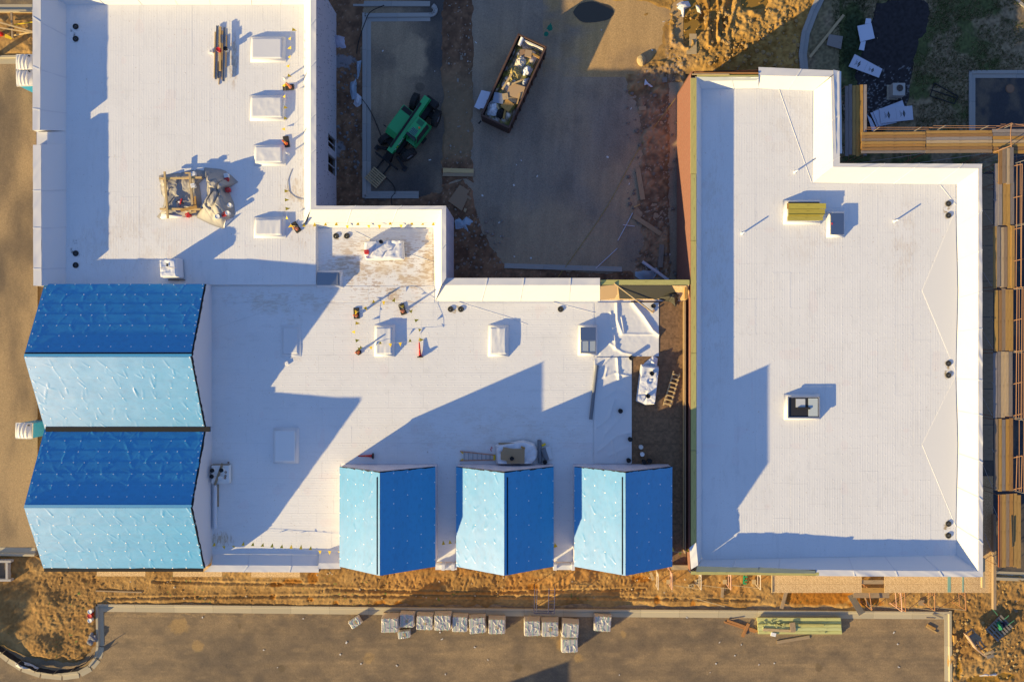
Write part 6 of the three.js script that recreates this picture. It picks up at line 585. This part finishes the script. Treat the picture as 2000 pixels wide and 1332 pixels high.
for (const [y0, y1, l] of [[320, 560, 'upper'], [560, 820, 'middle'], [890, 960, 'lower']]) { const t = thing('scaffold_guard', `${l} run of rusty guard rails outside the right-hand scaffold bays`, 'scaffold', P(1992, (y0 + y1) / 2, 0)); for (const x of [1988, 1998]) partW(t, 'rail', rod(P(x, y0, DH + (x > 1990 ? 1 : 0.4)), P(x - 2, y1, DH + (x > 1990 ? 1 : 0.4)), 0.028), MT.frameB); for (let y = y0; y <= y1; y += 62) partW(t, 'outrigger', rod(P(1981, y + 4, DH), P(1999, y, DH + 1), 0.026), y % 2 ? MT.galv : MT.frameB); }
{ const R = (a, b, c, d, h, lb, m = MT.osb) => { const A = P(a, b, h), C = P(c, d, h); return partW(BR, 'walkway_panel', box(C.x - A.x - 0.01, 0.03, C.z - A.z - 0.01, (A.x + C.x) / 2, h, (A.z + C.z) / 2), m); };   // sheathed canopy along the front and side
  const hc = 3.0, xs = [1508, 1576, 1640, 1684]; for (let i = 0; i < 3; i++) { R(xs[i], 1124, xs[i + 1], 1141, hc); R(xs[i], 1141, xs[i + 1], 1158, hc); } for (const [a, b] of [[1728, 1794], [1794, 1860], [1860, 1940]]) { R(a, 1124, b, 1141, hc); R(a, 1141, b, 1158, hc); } R(1684, 1133, 1728, 1141, hc - 0.05, '', MT.weathB); R(1684, 1148, 1728, 1158, hc - 0.3, '', MT.ochre); R(1668, 1158, 1738, 1168, 1.6, '', MT.weathB);
  for (const y of [340, 410, 480, 550, 620, 690, 760, 830]) R(1920, y, 1941, y + 69, 2.4, '', MT.weathB); R(1920, 930, 1941, 1000, hc); R(1920, 1000, 1941, 1070, hc); R(1920, 1070, 1941, 1124, hc);
  partW(BR, 'fascia_beam', bar(P(1942.5, 1005, hc + 0.2), P(1942.5, 1190, hc + 0.2), 0.2, 0.25), MT.weathB); partW(BR, 'post', bar(P(1921, 1090, 4.6), P(1921, 1148, 4.6), 0.2, 0.2), MT.tan); partW(BR, 'fascia_beam', bar(P(1508.5, 1123, hc + 0.02), P(1508.5, 1158, hc + 0.02), 0.06, 0.1), MT.tan);
  for (const x of [1855, 1882]) partW(BR, 'sealing_tape', bar(P(x, 1124.5, hc + 0.02), P(x, 1157, hc + 0.02), x < 1870 ? 0.22 : 0.1, 0.012), mat([0.2, 0.36, 0.3], 0.6)); }
function endFrame(label, x, y0, y1, h, m, dx = 0) { // a ladder-type scaffold end frame; tops given in pixels
  const t = thing('scaffold_trestle', label, 'scaffold frame', P(x, (y0 + y1) / 2, h).setY(0), 0, 'scaffold end frames standing on the dirt'), A = P(x, y0, h), B = P(x + dx, y1, h); for (const p of [A, B]) partW(t, 'post', rod(p.clone().setY(0), p, 0.032), m); partW(t, 'top_bar', rod(A, B, 0.034), m); partW(t, 'cross_bar', rod(A.clone().setY(h * 0.55), B.clone().setY(h * 0.55), 0.025), m); for (const y of [0.7, 0.85]) { const p = A.clone().lerp(B, 0.22).setY(h * y); partW(t, 'rung', rod(A.clone().setY(h * y), p, 0.02), m); } const p = A.clone().lerp(B, 0.22); partW(t, 'inner_post', rod(p.clone().setY(h * 0.55), p.clone().setY(h), 0.02), m); for (const q of [A, B]) partW(t, 'foot_plate', slab(0.16, 0.02, 0.16, q.x, 0.08, q.z), m); }
endFrame('brown scaffold frame beside the leaning plywood sheet', 1698, 1150, 1192, 1.9, MT.rust, 6); endFrame('pink-painted scaffold frame in front of the sheathed canopy', 1760, 1152, 1195, 1.95, MT.pinkPaint, 3); endFrame('brown scaffold frame just right of the pink-painted one', 1768, 1158, 1195, 1.9, MT.rust, 2); endFrame('rusty scaffold frame second from the dirt corner', 1827, 1158, 1193, 1.9, MT.rust); endFrame('rusty scaffold frame nearest the dirt corner', 1886, 1158, 1192, 1.9, MT.rust, 2);
[1286, 1313, 1370, 1428, 1486].forEach((x, i) => endFrame(['pale scaffold frame half under the third small gable', 'pale scaffold frame right of the third small gable', 'pale scaffold frame with bare ends in the middle of the dirt row', 'pale scaffold frame beside the green plastic piece', 'pale scaffold frame nearest the sheathed canopy'][i], x, 1121, 1152, 1.5, i % 2 ? MT.pinkPaint : mat([0.6, 0.5, 0.4], 0.6)));
const tubeThing = (lb, a, b, h0, h1, m = MT.rust, r = 0.028) => solo('scaffold_tube', rod(P(...a, h0), P(...b, h1), r), m, lb, 'scaffold tube'); tubeThing('long scaffold tube tying the brown and pink frames', [1700, 1182], [1762, 1189], 1.0, 1.0, MT.tan); tubeThing('scaffold tube tying the pink frame to the rusty frames', [1770, 1185], [1826, 1192], 1.0, 1.0, MT.tan); tubeThing('scaffold tube between the two rusty frames by the corner', [1828, 1186], [1886, 1192], 1.0, 1.0, MT.tan); tubeThing('pale tube tying the first two pale scaffold frames', [1315, 1143], [1368, 1151], 0.9, 0.9, MT.tan); tubeThing('pale tube tying the middle pale scaffold frames', [1372, 1143], [1426, 1150], 0.9, 0.9, MT.tan); tubeThing('pale tube tying the last two pale scaffold frames', [1430, 1143], [1484, 1149], 0.9, 0.9, MT.tan);
for (const [i, a, b] of [[0, [1705, 1190], [1755, 1150]], [1, [1775, 1190], [1822, 1155]], [2, [1832, 1190], [1882, 1160]]]) tubeThing(['dark brace crossing between brown and pink frames', 'dark brace crossing between pink and rusty frames', 'dark brace crossing between the two rusty frames'][i], a, b, 1.6, 0.3, MT.frameB, 0.02);
// ================================================================ FRONT: canopies, pallets, timber, toilets
for (const [a, b, y] of [[188, 283, 1113], [337, 433, 1114], [490, 585, 1115]]) { const A = P(a, y - 8, 2.6), C = P(b, y + 12.5, 2.6); partW(BL, 'canopy_board', box(C.x - A.x, 0.05, C.z - A.z, (A.x + C.x) / 2, 2.6, (A.z + C.z) / 2), MT.osb); }
{ // front wall of the gables and parapet down to the ground
  partW(BL, 'wall', box(44.5, 4.2, 0.2, -11.2, 1.95, 15.45), MT.osb); }
const printT = (txt) => { const c = document.createElement('canvas'); c.width = c.height = 128; const x = c.getContext('2d'), r = rng(txt.length * 31 + txt.charCodeAt(0)); x.fillStyle = '#8d8076'; x.fillRect(0, 0, 128, 128); for (let i = 0; i < 90; i++) { x.fillStyle = ['#6e655f', '#a79a8d', '#58514d', '#c9bdb0', '#7d7066'][Math.floor(r() * 5)]; x.save(); x.translate(r() * 128, r() * 128); x.rotate(r() * 3); x.fillRect(0, 0, 4 + r() * 30, 2 + r() * 4); x.restore(); } x.fillStyle = '#20406e'; x.save(); x.translate(64, 64); x.rotate(-Math.PI / 2); x.font = 'bold 44px sans-serif'; x.textAlign = 'center'; x.fillText(txt, 0, 16); x.restore(); const t = new THREE.CanvasTexture(c); t.colorSpace = THREE.SRGBColorSpace; return t; };
const prints = ['HDB', 'EDB', 'PMD', 'BED'].map(s => mat([0.9, 0.88, 0.86], 0.7, { map: printT(s) })), plainTop = mat([0.2, 0.19, 0.2], 0.8, { bumpMap: speck, bumpScale: 0.03 }), filmM = mat([0.94, 0.91, 0.88], 0.42, { transmission: 0.62, thickness: 0 }), strapM = mat([0.2, 0.5, 0.36], 0.5), stoneMs = [[0.3, 0.25, 0.2], [0.24, 0.21, 0.19], [0.36, 0.3, 0.23]].map(c => mat(c, 0.9, { bumpMap: speck, bumpScale: 0.02 }));
function stonePallet(label, x0, y0, x1, y1, h, turn, seed, pr) { const r = rng(seed), A = P(x0, y0, h), C = P(x1, y1, h), w = C.x - A.x, d = C.z - A.z, t = thing('stone_pallet', label, 'stone pallet', V((A.x + C.x) / 2, 0, (A.z + C.z) / 2), turn, 'wrapped stone pallets on the asphalt');
  for (let i = 0; i < 5; i++) part(t, 'deck_board', slab(w, 0.025, 0.12, 0, 0.11, -d / 2 + 0.07 + i * (d - 0.14) / 4), MT.tan); for (const k of [-1, 0, 1]) part(t, 'stringer', slab(0.09, 0.1, d, k * (w / 2 - 0.06), 0.01, 0), MT.weathB);
  const s = new THREE.Group(); s.name = 'stone_stack'; t.add(s); const n = Math.max(2, Math.round((h - 0.15) / 0.16)), lh = (h - 0.16) / n; for (let i = 0; i < n; i++) { const k = 2 + (i % 2); for (let j = 0; j < k; j++) part(s, 'stone_course', rbox((w - 0.12) / k - 0.012, lh - 0.008, d - 0.1 - 0.05 * r(), 0.03).translate(-w / 2 + 0.06 + (j + 0.5) * (w - 0.12) / k, 0.14 + i * lh, (r() - 0.5) * 0.03), stoneMs[Math.floor(r() * 3)]); }
  const tp = part(s, 'printed_sheet', new THREE.BoxGeometry(w * 0.86, 0.012, d * 0.86).translate(0, h - 0.008, 0), pr < 0 ? plainTop : prints[pr % 4]);
  const o = [[-w / 2, -d / 2], [w / 2 + 0.05 * r(), -d / 2], [w / 2 + 0.04, d / 2], [-w / 2, d / 2 + 0.03]]; part(t, 'plastic_wrap', lump(o, (q, a, X, Z) => { const f = Math.abs(fbm(X * 2.2 + Z * 1.2, Z * 2.2 - X * 1.4, 2, seed) - 0.5) * 3; return q > 0.985 ? 0.18 : q > 0.9 ? mix(h + 0.02, h * 0.55, (q - 0.9) / 0.085) : h + 0.012 + 0.045 * sm(0.25, 0, f) + 0.03 * noise(X * 3, Z * 3, seed + 1); }, 30, 80, [0, 0]), filmM);
  for (const k of [-0.28, 0.02, 0.3]) part(t, 'strap', slab(0.025, 0.006, d * 1.0, k * w, h + 0.05, 0), strapM); if (r() < 0.5) part(t, 'carton_piece', slab(0.22, 0.02, 0.28, 0.05, h + 0.03, 0.02), MT.card); return t; }
[['first stone pallet of the long row, standing tallest', 743, 1207, 777, 1236, 1.25, 0, 0], ['second stone pallet of the long row, dark and half shaded', 779, 1199, 808, 1226, 0.85, -0.04, -1], ['third stone pallet of the long row with a brown carton piece', 812, 1202, 845, 1231, 0.9, -0.04, -1], ['fourth stone pallet of the long row with blue lettering', 847, 1201, 880, 1232, 1.0, 0.01, 1], ['fifth stone pallet of the long row, plain dark top', 882, 1204, 913, 1235, 0.85, -0.03, -1], ['sixth stone pallet of the long row, turned slightly', 915, 1206, 948, 1238, 0.85, 0.08, -1], ['last stone pallet of the long row with blue lettering', 953, 1209, 986, 1239, 0.9, -0.01, 2], ['small half stone pallet in front of the second one', 776, 1233, 800, 1247, 0.5, 0.12, -1], ['left stone pallet of the short row near the blue frame', 1023, 1212, 1056, 1243, 1.05, 0, 3], ['middle stone pallet of the short row near the blue frame', 1057, 1214, 1091, 1244, 1.1, 0, 0], ['right stone pallet of the short row, bulging and tilted', 1097, 1217, 1131, 1246, 1.15, -0.08, 1], ['stone pallet standing forward below the short row', 1096, 1248, 1129, 1275, 0.8, 0, 2], ['untidy collapsed stone pallet standing alone to the right', 1160, 1203, 1194, 1234, 0.6, -0.08, -1], ['small wrapped stone bundle lying alone left of the long row', 681, 1208, 704, 1225, 0.45, 0.55, -1]].forEach((p, i) => stonePallet(p[0], p[1], p[2], p[3], p[4], p[5], p[6], 1101 + i * 3, p[7]));
{ const t = thing('ladder_rack', 'dark blue steel frame with ladder end standing behind the stone pallets', 'steel frame', P(1062, 1180, 0)), m = mat([0.05, 0.05, 0.11], 0.5, { metalness: 0.4 }); const f = (nm, a, b, h0, h1, r = 0.03) => partW(t, nm, rod(P(...a, h0), P(...b, h1), r), m); for (const x of [1044.5, 1049]) f('rail', [x, 1150], [x - 1, 1196], 1.2, 1.2); for (const x of [1072.5, 1084]) f('rail', [x, 1149], [x - 1.5, 1198], 1.2, 1.2, 0.035); for (let i = 0; i < 7; i++) f('rung', [1072.5, 1153 + i * 7], [1083.5, 1153 + i * 7], 1.2, 1.2, 0.022); f('base_bar', [1043, 1198], [1083, 1199], 1.1, 1.1); f('base_bar', [1044, 1193], [1083, 1194], 1.1, 1.1, 0.022); for (const [x, y] of [[1044, 1150], [1083, 1150], [1043, 1197], [1083, 1198]]) { const p = P(x, y, 1.2); partW(t, 'post', rod(p.clone().setY(0.05), p, 0.03), m); } }
{ const G = 'pale green treated planks stacked on the asphalt', L = (l, i) => `pale green plank in the ${['bottom', 'middle', 'top'][l]} layer of the stack, ${['nearest the kerb', 'second from the kerb', 'third from the kerb', 'fourth from the kerb', 'farthest from the kerb'][i]}`; for (let l = 0; l < 3; l++) for (let i = 0; i < 5; i++) { if (l === 2 && i === 1) continue; const y = 1209.5 + i * 6.4, h = 0.06 + l * 0.12; solo('timber_plank', bar(P(1481 - l + i * 0.6, y, h), P(i === 4 && l === 2 ? 1612 : 1643 + i * 0.5 - l * 0.4, y + 0.3, h), 0.225, 0.11), i % 2 ? MT.treatedG : wood(0.55, 0.55, 0.22), L(l, i), 'timber', G); } stick('timber_plank', 'short yellow-green plank laid on top of the green stack', 'timber', [1516, 1221], [1610, 1221.5], 0.16, 0.05, MT.treated, 0.4); stick('timber_offcut', 'brown board lying along the green plank stack', 'timber', [1491, 1230], [1553, 1233], 0.2, 0.05, MT.tan, 0.42); stick('timber_offcut', 'square brown board end on the green plank stack', 'timber', [1548, 1216], [1550, 1234], 0.4, 0.05, MT.weathB, 0.48);
  stick('timber_offcut', 'long brown board slanting into the green stack', 'timber', [1421, 1212], [1483, 1234], 0.16, 0.05, MT.cedar, 0.08); stick('timber_offcut', 'thin brown board below the slanting one', 'timber', [1415, 1215], [1476, 1235], 0.12, 0.04, MT.cedar, 0.04); stick('timber_offcut', 'thin brown lath above the slanting boards', 'timber', [1423, 1211], [1452, 1206], 0.07, 0.04, MT.weathB, 0.05); stick('timber_offcut', 'short orange-brown board crossing the slanting boards', 'timber', [1463, 1218], [1451, 1244], 0.22, 0.05, MT.cedar, 0.12); stick('timber_offcut', 'brown board lying in front of the green stack', 'timber', [1518, 1255], [1582, 1244], 0.24, 0.05, MT.weathB, 0.04); solo('paper_bag', rbox(0.4, 0.06, 0.28, 0.03), MT.white, 'white paper bag on the green plank stack', 'bag', null, P(1511, 1239, 0.4), -0.2);
  { const r = rng(1201), gs = []; for (let i = 0; i < 16; i++) { const p = P(1487 + r() * 60, 1212 + r() * 16, 0.45); gs.push(box(0.1 + 0.12 * r(), 0.05, 0.07).rotateY(r() * 3).translate(p.x, 0.4, p.z)); } const o = solo('timber_scraps', merge(gs), MT.treatedG, 'small timber scraps scattered on the green stack', 'timber scraps'); o.userData.kind = 'stuff'; }
  stick('timber_plank', 'long brown plank lying across the dirt by the puddle', 'timber', [1536, 1156], [1527, 1189], 0.26, 0.05, MT.weathB, 0.2); stick('timber_plank', 'thin grey stick lying on the dirt below the pale frames', 'timber', [1357, 1169], [1416, 1185], 0.06, 0.04, MT.tan, 0.18); stick('timber_plank', 'short upright board stub on the dirt between pale frames', 'timber', [1412, 1147], [1411, 1167], 0.22, 0.06, MT.weathB, 0.2); stick('timber_plank', 'long thin timber lying on the dirt in front of the blue gables', 'timber', [186, 1154], [276, 1157], 0.09, 0.06, MT.weathB, 0.13); stick('timber_plank', 'brown lath lying on the corner of the right-hand kerb', 'timber', [1823, 1199], [1843, 1207], 0.12, 0.05, MT.weath, 0.16); stick('timber_plank', 'thin lath lying on the asphalt below the kerb lath', 'timber', [1810, 1207], [1827, 1208], 0.06, 0.03, MT.weathB, 0.03); stick('timber_plank', 'yellow-brown block pair upper piece on the asphalt near the corner', 'timber', [1812, 1221], [1828, 1229], 0.18, 0.06, MT.ochre, 0.05); stick('timber_plank', 'yellow-brown block pair lower piece on the asphalt near the corner', 'timber', [1810, 1224], [1831, 1236], 0.1, 0.05, MT.pineB, 0.04); stick('timber_plank', 'pale board tipped against the third small gable', 'timber', [1271, 1118], [1276, 1133], 0.22, 0.05, MT.tan, 0.4);
  const g = thing('plastic_pallet_piece', 'bright green plastic piece lying between the pale frames', 'plastic piece', P(1452, 1132, 0.18), -0.2); for (const [a, b] of [[[0, -0.32], [0.1, 0.32]], [[0, -0.25], [0.25, -0.25]], [[0.05, 0.02], [0.28, 0]], [[0.1, 0.28], [0.3, 0.25]]]) part(g, 'arm', bar(V(a[0], 0.04, a[1]), V(b[0], 0.04, b[1]), 0.1, 0.05), mat([0.0, 0.3, 0.12], 0.5)); [[1306, 1137], [1361, 1137], [1416, 1137], [1473, 1137]].forEach(([x, y], i) => scat('sill_pad', ['square tan pad under the first pale frame', 'square tan pad beside the second pale frame', 'square tan pad beside the third pale frame', 'tilted tan pad beside the last pale frame'][i], 'pad', [[x - 4, y - 5], [x + 4, y - 5], [x + 4, y + 4], [x - 4, y + 4]], 0.2, MT.tan)); scat('sill_pad', 'square grey pad under the rusty frames', 'pad', [[1794, 1172], [1806, 1172], [1806, 1183], [1794, 1182]], 0.2, MT.weathB);
  for (const [i, x, y] of [[0, 1350, 1143], [1, 1365, 1133]]) { const b = thing('concrete_block', ['hollow concrete block lying by the pale scaffold tube', 'hollow concrete block standing beside the second tan pad'][i], 'block', P(x, y, 0.15), 0.2); part(b, 'block', merge([slab(0.4, 0.19, 0.03, 0, 0, -0.08), slab(0.4, 0.19, 0.03, 0, 0, 0.08), slab(0.03, 0.19, 0.18, -0.18, 0, 0), slab(0.03, 0.19, 0.18, 0, 0, 0), slab(0.03, 0.19, 0.18, 0.18, 0, 0)]), MT.concrete); } }
{ const t = thing('plywood_sheet', 'greenish plywood sheet leaning by the orange puddle', 'plywood', P(1662, 1165, 0)); partW(t, 'sheet', patch(P(1656, 1164, 1.15), P(1679, 1203, 1.0), P(1690, 1196, 0.1), P(1668, 1160, 0.1), 4, 2), wood(0.55, 0.5, 0.3)); partW(t, 'prop', bar(P(1690, 1168, 0.9), P(1703, 1190, 0.15), 0.08, 0.05), MT.tan); }
function toilet(label, x, y, turn = 0) { const t = thing('portable_toilet', label, 'portable toilet', P(x, y, 2.3).setY(0), turn, 'portable toilets on the left-hand road'), b = mat([0.02, 0.3, 0.55], 0.4), w = mat([0.66, 0.64, 0.6], 0.45); part(t, 'cabin', rbox(1.08, 2.1, 1.08, 0.05), b); const rf = part(t, 'roof', patch(V(-0.62, 2.12, -0.56), V(0.56, 2.12, -0.56), V(0.56, 2.12, 0.56), V(-0.62, 2.12, 0.56), 44, 12, (u, v, p, q) => 0.16 * Math.sin(q * 3.1416) * (0.4 + 0.6 * Math.sin(p * 3.1416)) + (p > 0.08 && p < 0.72 && q > 0.06 && q < 0.94 ? 0.045 * Math.max(0, Math.sin(p * 29)) : 0)), w); part(t, 'roof_edge', merge([slab(1.22, 0.1, 0.04, -0.03, 2.04, -0.56), slab(1.22, 0.1, 0.04, -0.03, 2.04, 0.56), slab(0.04, 0.1, 1.14, -0.62, 2.04, 0), slab(0.04, 0.1, 1.14, 0.56, 2.04, 0)]), w); part(t, 'vent', cyl(0.05, 0.05, 0.14, 12).translate(0.4, 2.2, -0.42), MT.dark); const d = part(t, 'door', rbox(0.03, 1.85, 0.72, 0.01).translate(-0.555, 0.1, 0), w); part(d, 'handle', box(0.04, 0.12, 0.04, -0.58, 1.05, 0.28), MT.dark); part(t, 'skid', merge([slab(1.2, 0.08, 0.1, 0, -0.02, -0.4), slab(1.2, 0.08, 0.1, 0, -0.02, 0.4)]), MT.dark); return t; }
toilet('upper of the two blue portable toilets beside the top left corner', 44, 120); toilet('lower of the two blue portable toilets beside the top left corner', 44.5, 150.5, 0.03); toilet('blue portable toilet standing alone beside the blue gable valley', 43, 842, -0.02);
{ const t = thing('timber_prop', 'timber braces and post at the upper left edge', 'timber prop', P(25, 60, 0)); partW(t, 'post', bar(P(21, 24, 0.5), P(23, 74, 0.5), 0.12, 0.1), MT.weathB); partW(t, 'brace', bar(P(-8, 42, 0.6), P(63, 62, 0.9), 0.1, 0.05), MT.tan); partW(t, 'brace', bar(P(-8, 53, 0.5), P(63, 64, 0.9), 0.08, 0.05), MT.tan); partW(t, 'brace', bar(P(26, 69, 0.3), P(58, 63, 0.6), 0.1, 0.05), MT.pine); solo('hazard_tape', bar(P(26, 48, 0.4), P(63, 43, 0.6), 0.08, 0.02), MT.yellow, 'yellow tape tied to the timber braces', 'tape'); solo('fuel_can', rbox(0.35, 0.3, 0.26, 0.05), MT.red, 'red fuel can at the upper left edge', 'fuel can', null, P(1, 68, 0.1), 0.2); scat('yellow_board', 'yellow board beside the red fuel can', 'board', [[9, 66], [24, 74], [21, 77], [8, 73]], 0.2, MT.yellow); const b = thing('bollard', 'short post casting a dark shadow by the left-hand kerb', 'post', P(-6, 110, 0)); part(b, 'post', cyl(0.2, 0.2, 0.85, 14), MT.concrete); part(b, 'cap', new THREE.SphereGeometry(0.2, 14, 6, 0, 6.3, 0, 1.57).translate(0, 0.85, 0), MT.concrete); }
{ // lower left corner
  bucket(179, 1192, 0.13, 'white', 'upper white pail at the corner kerb', { r: 0.16 }); bucket(178.5, 1200.5, 0.13, 'red', 'red pail between two white pails at the corner kerb', { r: 0.17 }); bucket(179, 1209, 0.13, 'white', 'lower white pail at the corner kerb', { r: 0.16 });
  { const r = rng(1301), gs = []; for (let i = 0; i < 26; i++) { const p = P(174 + r() * 14, 1237 + r() * 19, 0.1), g = new THREE.IcosahedronGeometry(0.07 + 0.1 * r(), 1); gs.push(g.scale(1, 0.6, 1.2).rotateY(r() * 6).translate(p.x, 0.16 + 0.1 * r(), p.z)); } const o = solo('rubble', merge(gs), mat([0.2, 0.19, 0.2], 0.9), 'small heap of dark stones against the corner kerb', 'rubble'); o.userData.kind = 'stuff'; }
  const t = thing('catch_basin', 'square concrete catch basin with open dark centre at the left edge', 'catch basin', P(4, 1110, 0)); const A = P(-24, 1086), C = P(27, 1138), w = C.x - A.x, d = C.z - A.z, x = (A.x + C.x) / 2, z = (A.z + C.z) / 2, cm = mat([0.42, 0.39, 0.36], 0.9); for (const s of [-1, 1]) { partW(t, 'rim', slab(w, 0.45, 0.16, x, 0, z + s * (d / 2 - 0.3)), cm); partW(t, 'rim', slab(0.16, 0.45, d - 0.78, x + s * (w / 2 - 0.3), 0, z), cm); } partW(t, 'basin_floor', slab(w - 0.6, 0.04, d - 0.6, x, 0.1, z), mat([0.16, 0.12, 0.08], 0.9));
  const f = thing('silt_fence', 'black silt fence sagging along the curved kerb', 'silt fence', P(100, 1290, 0)), pl = [[-20, 1250], [10, 1270], [40, 1290], [75, 1305], [110, 1310], [145, 1304], [170, 1292], [184, 1274]]; for (let i = 1; i < pl.length; i++) { const a = P(...pl[i - 1], 0.1), b = P(...pl[i], 0.1), u = V(0, 0.42, 0); partW(f, 'fabric', patch(a.clone().add(u).add(V(0, 0, 0.12)), b.clone().add(u).add(V(0, 0, 0.1)), b, a, 14, 4, (p, q) => 0.09 * (noise(p * 3 + i, q * 2, 1303) - 0.5)), MT.black); partW(f, 'stake', bar(b.clone().setY(0), b.clone().setY(0.75).add(V(0.02, 0, 0.06)), 0.04, 0.04), MT.tan); }
  rag('torn white fabric hanging on the silt fence', [[30, 1293], [42, 1289], [60, 1294], [76, 1302], [86, 1310], [70, 1308], [50, 1304], [32, 1300]], mat([0.55, 0.5, 0.45], 0.7), 1305, 0.3, 0.15, 'fabric', 'torn_fabric');
}
{ // lower right corner: broken crate, pallet, green sacking
  const t = thing('timber_cradle', 'broken pinkish timber cradle standing on the lower right dirt', 'cradle', P(1915, 1255, 0)), m = wood(0.5, 0.33, 0.22), q = (x, y) => [1860 + x / 8.76, 1180 + y / 8.76], s = (nm, a, b, h0, h1, w, d2, mm = m) => partW(t, nm, bar(P(...q(...a), h0), P(...q(...b), h1), w, d2), mm); s('rail', [235, 510], [400, 750], 0.85, 0.85, 0.08, 0.5); s('rail', [400, 755], [565, 885], 0.8, 0.7, 0.08, 0.4); s('rail', [340, 420], [560, 720], 0.7, 0.6, 0.08, 0.2, MT.weathB); s('board', [330, 560], [450, 660], 0.7, 0.7, 0.9, 0.04, MT.weathB); s('slat', [245, 500], [345, 430], 0.7, 0.7, 0.1, 0.06, MT.weathB); s('slat', [300, 560], [400, 500], 0.7, 0.7, 0.1, 0.06, MT.weath); s('post', [430, 650], [520, 770], 0.9, 0.5, 0.1, 0.1); s('slat', [500, 780], [600, 720], 0.5, 0.5, 0.1, 0.06, MT.cedar); s('slat', [560, 860], [660, 820], 0.4, 0.4, 0.2, 0.06, MT.tan); s('slat', [600, 910], [720, 880], 0.2, 0.2, 0.25, 0.06, MT.weath); s('slat', [660, 840], [720, 800], 0.2, 0.2, 0.25, 0.06, MT.weathB);
  const p = thing('timber_pallet', 'grey weathered pallet beneath green sacking in the lower right corner', 'pallet', P(1951, 1226, 0.15), -0.8); for (let i = 0; i < 7; i++) part(p, 'deck_board', slab(1.3, 0.03, 0.13, 0, 0.12, -0.72 + i * 0.24), MT.weath); for (const x of [-0.55, 0, 0.55]) part(p, 'stringer', slab(0.1, 0.11, 1.6, x, 0, 0), MT.weath);
  rag('bright green sacking on the weathered pallet', [[1942, 1213], [1949, 1210], [1952, 1218], [1954, 1228], [1948, 1230], [1945, 1222]], mat([0.0, 0.15, 0.075], 0.6), 1311, 0.3, 0.3, 'sacking', 'sacking'); rag('dark blue sacking beside the green one', [[1954, 1212], [1962, 1212], [1963, 1220], [1956, 1223]], mat([0.02, 0.02, 0.06], 0.6), 1313, 0.25, 0.3, 'sacking', 'sacking'); for (const [i, a, b] of [[0, [1940, 1190], [1950, 1202]], [1, [1961, 1212], [1972, 1202]], [2, [1968, 1222], [1982, 1212]]]) stick('strap_end', ['upper green strap end near the pallet', 'middle green strap end near the pallet', 'lower green strap end near the pallet'][i], 'strap', a, b, 0.04, 0.02, mat([0.1, 0.35, 0.15], 0.6), 0.3); stick('timber_plank', 'yellow block standing on the dirt right of the kerb', 'timber', [1865, 1241], [1866, 1254], 0.2, 0.25, MT.ochre, 0.2); rag('white plastic strip floating in the lower right puddle', [[1912, 1318], [1925, 1314], [1942, 1313], [1954, 1314], [1945, 1319], [1930, 1318], [1914, 1321]], mat([0.64, 0.6, 0.56], 0.6), 1315, 0.12, 0.08);
}
// ---- neighbours just outside the picture whose shadows fall into it: a house to the south and a tree to the south-west
{ const t = thing('house', 'small gabled house south of the road, outside the picture', 'house', P(735, 1640, 0)), x = P(727, 0).x, z = P(0, 1548).z, w = 3.1, H = 5, E = 3.8; partW(t, 'wall', uvBox(new THREE.ExtrudeGeometry(new THREE.Shape([[x - w, 0], [x + w, 0], [x + w, E - 0.05], [x, H - 0.05], [x - w, E - 0.05]].map(p => new THREE.Vector2(...p))), { depth: 8, bevelEnabled: false }).translate(0, 0, z)), mat([0.5, 0.45, 0.38], 0.8)); for (const s of [-1, 1]) partW(t, 'roof', patch(V(x, H, z - 0.15), V(x + s * (w + 0.2), E - 0.08, z - 0.15), V(x + s * (w + 0.2), E - 0.08, z + 8.2), V(x, H, z + 8.2), 2, 2), mat([0.12, 0.11, 0.1], 0.9)); partW(t, 'door', box(1, 2.1, 0.06, x, 1.05, z - 0.03), MT.cedar); partW(t, 'window', box(1.1, 1.1, 0.05, x + 1.7, 1.7, z - 0.03), MT.dark); }
{ const r = rng(1401), t = thing('leafy_tree', 'leafy tree south-west of the road, outside the picture', 'tree', P(-470, 1500, 0)), p = t.position; partW(t, 'trunk', new THREE.CylinderGeometry(0.12, 0.24, 3.6, 10).translate(p.x, 1.8, p.z), MT.weath); const gs = []; for (let i = 0; i < 9; i++) { const a = r() * 6.3; partW(t, 'limb', rod(V(p.x, 2.6 + r() * 1.2, p.z), V(p.x + Math.cos(a) * 1.7, 4 + r() * 1.8, p.z + Math.sin(a) * 1.7), 0.05), MT.weath); } for (let i = 0; i < 5200; i++) { const u = r() * 2 - 1, a = r() * 6.283, q = Math.cbrt(r()), k = Math.sqrt(1 - u * u); gs.push(new THREE.PlaneGeometry(0.22, 0.13).rotateX(r() * 3).rotateY(r() * 6).translate(p.x + Math.cos(a) * k * 2.6 * q, 4.9 + u * 2.1 * q, p.z + Math.sin(a) * k * 2.6 * q)); } partW(t, 'crown', merge(gs), mat([0.05, 0.09, 0.025], 0.8, { transmission: 0.2 })); }

scene.traverse(o => { if (o.isMesh) o.castShadow = o.receiveShadow = true; });
renderer.render(scene, camera);
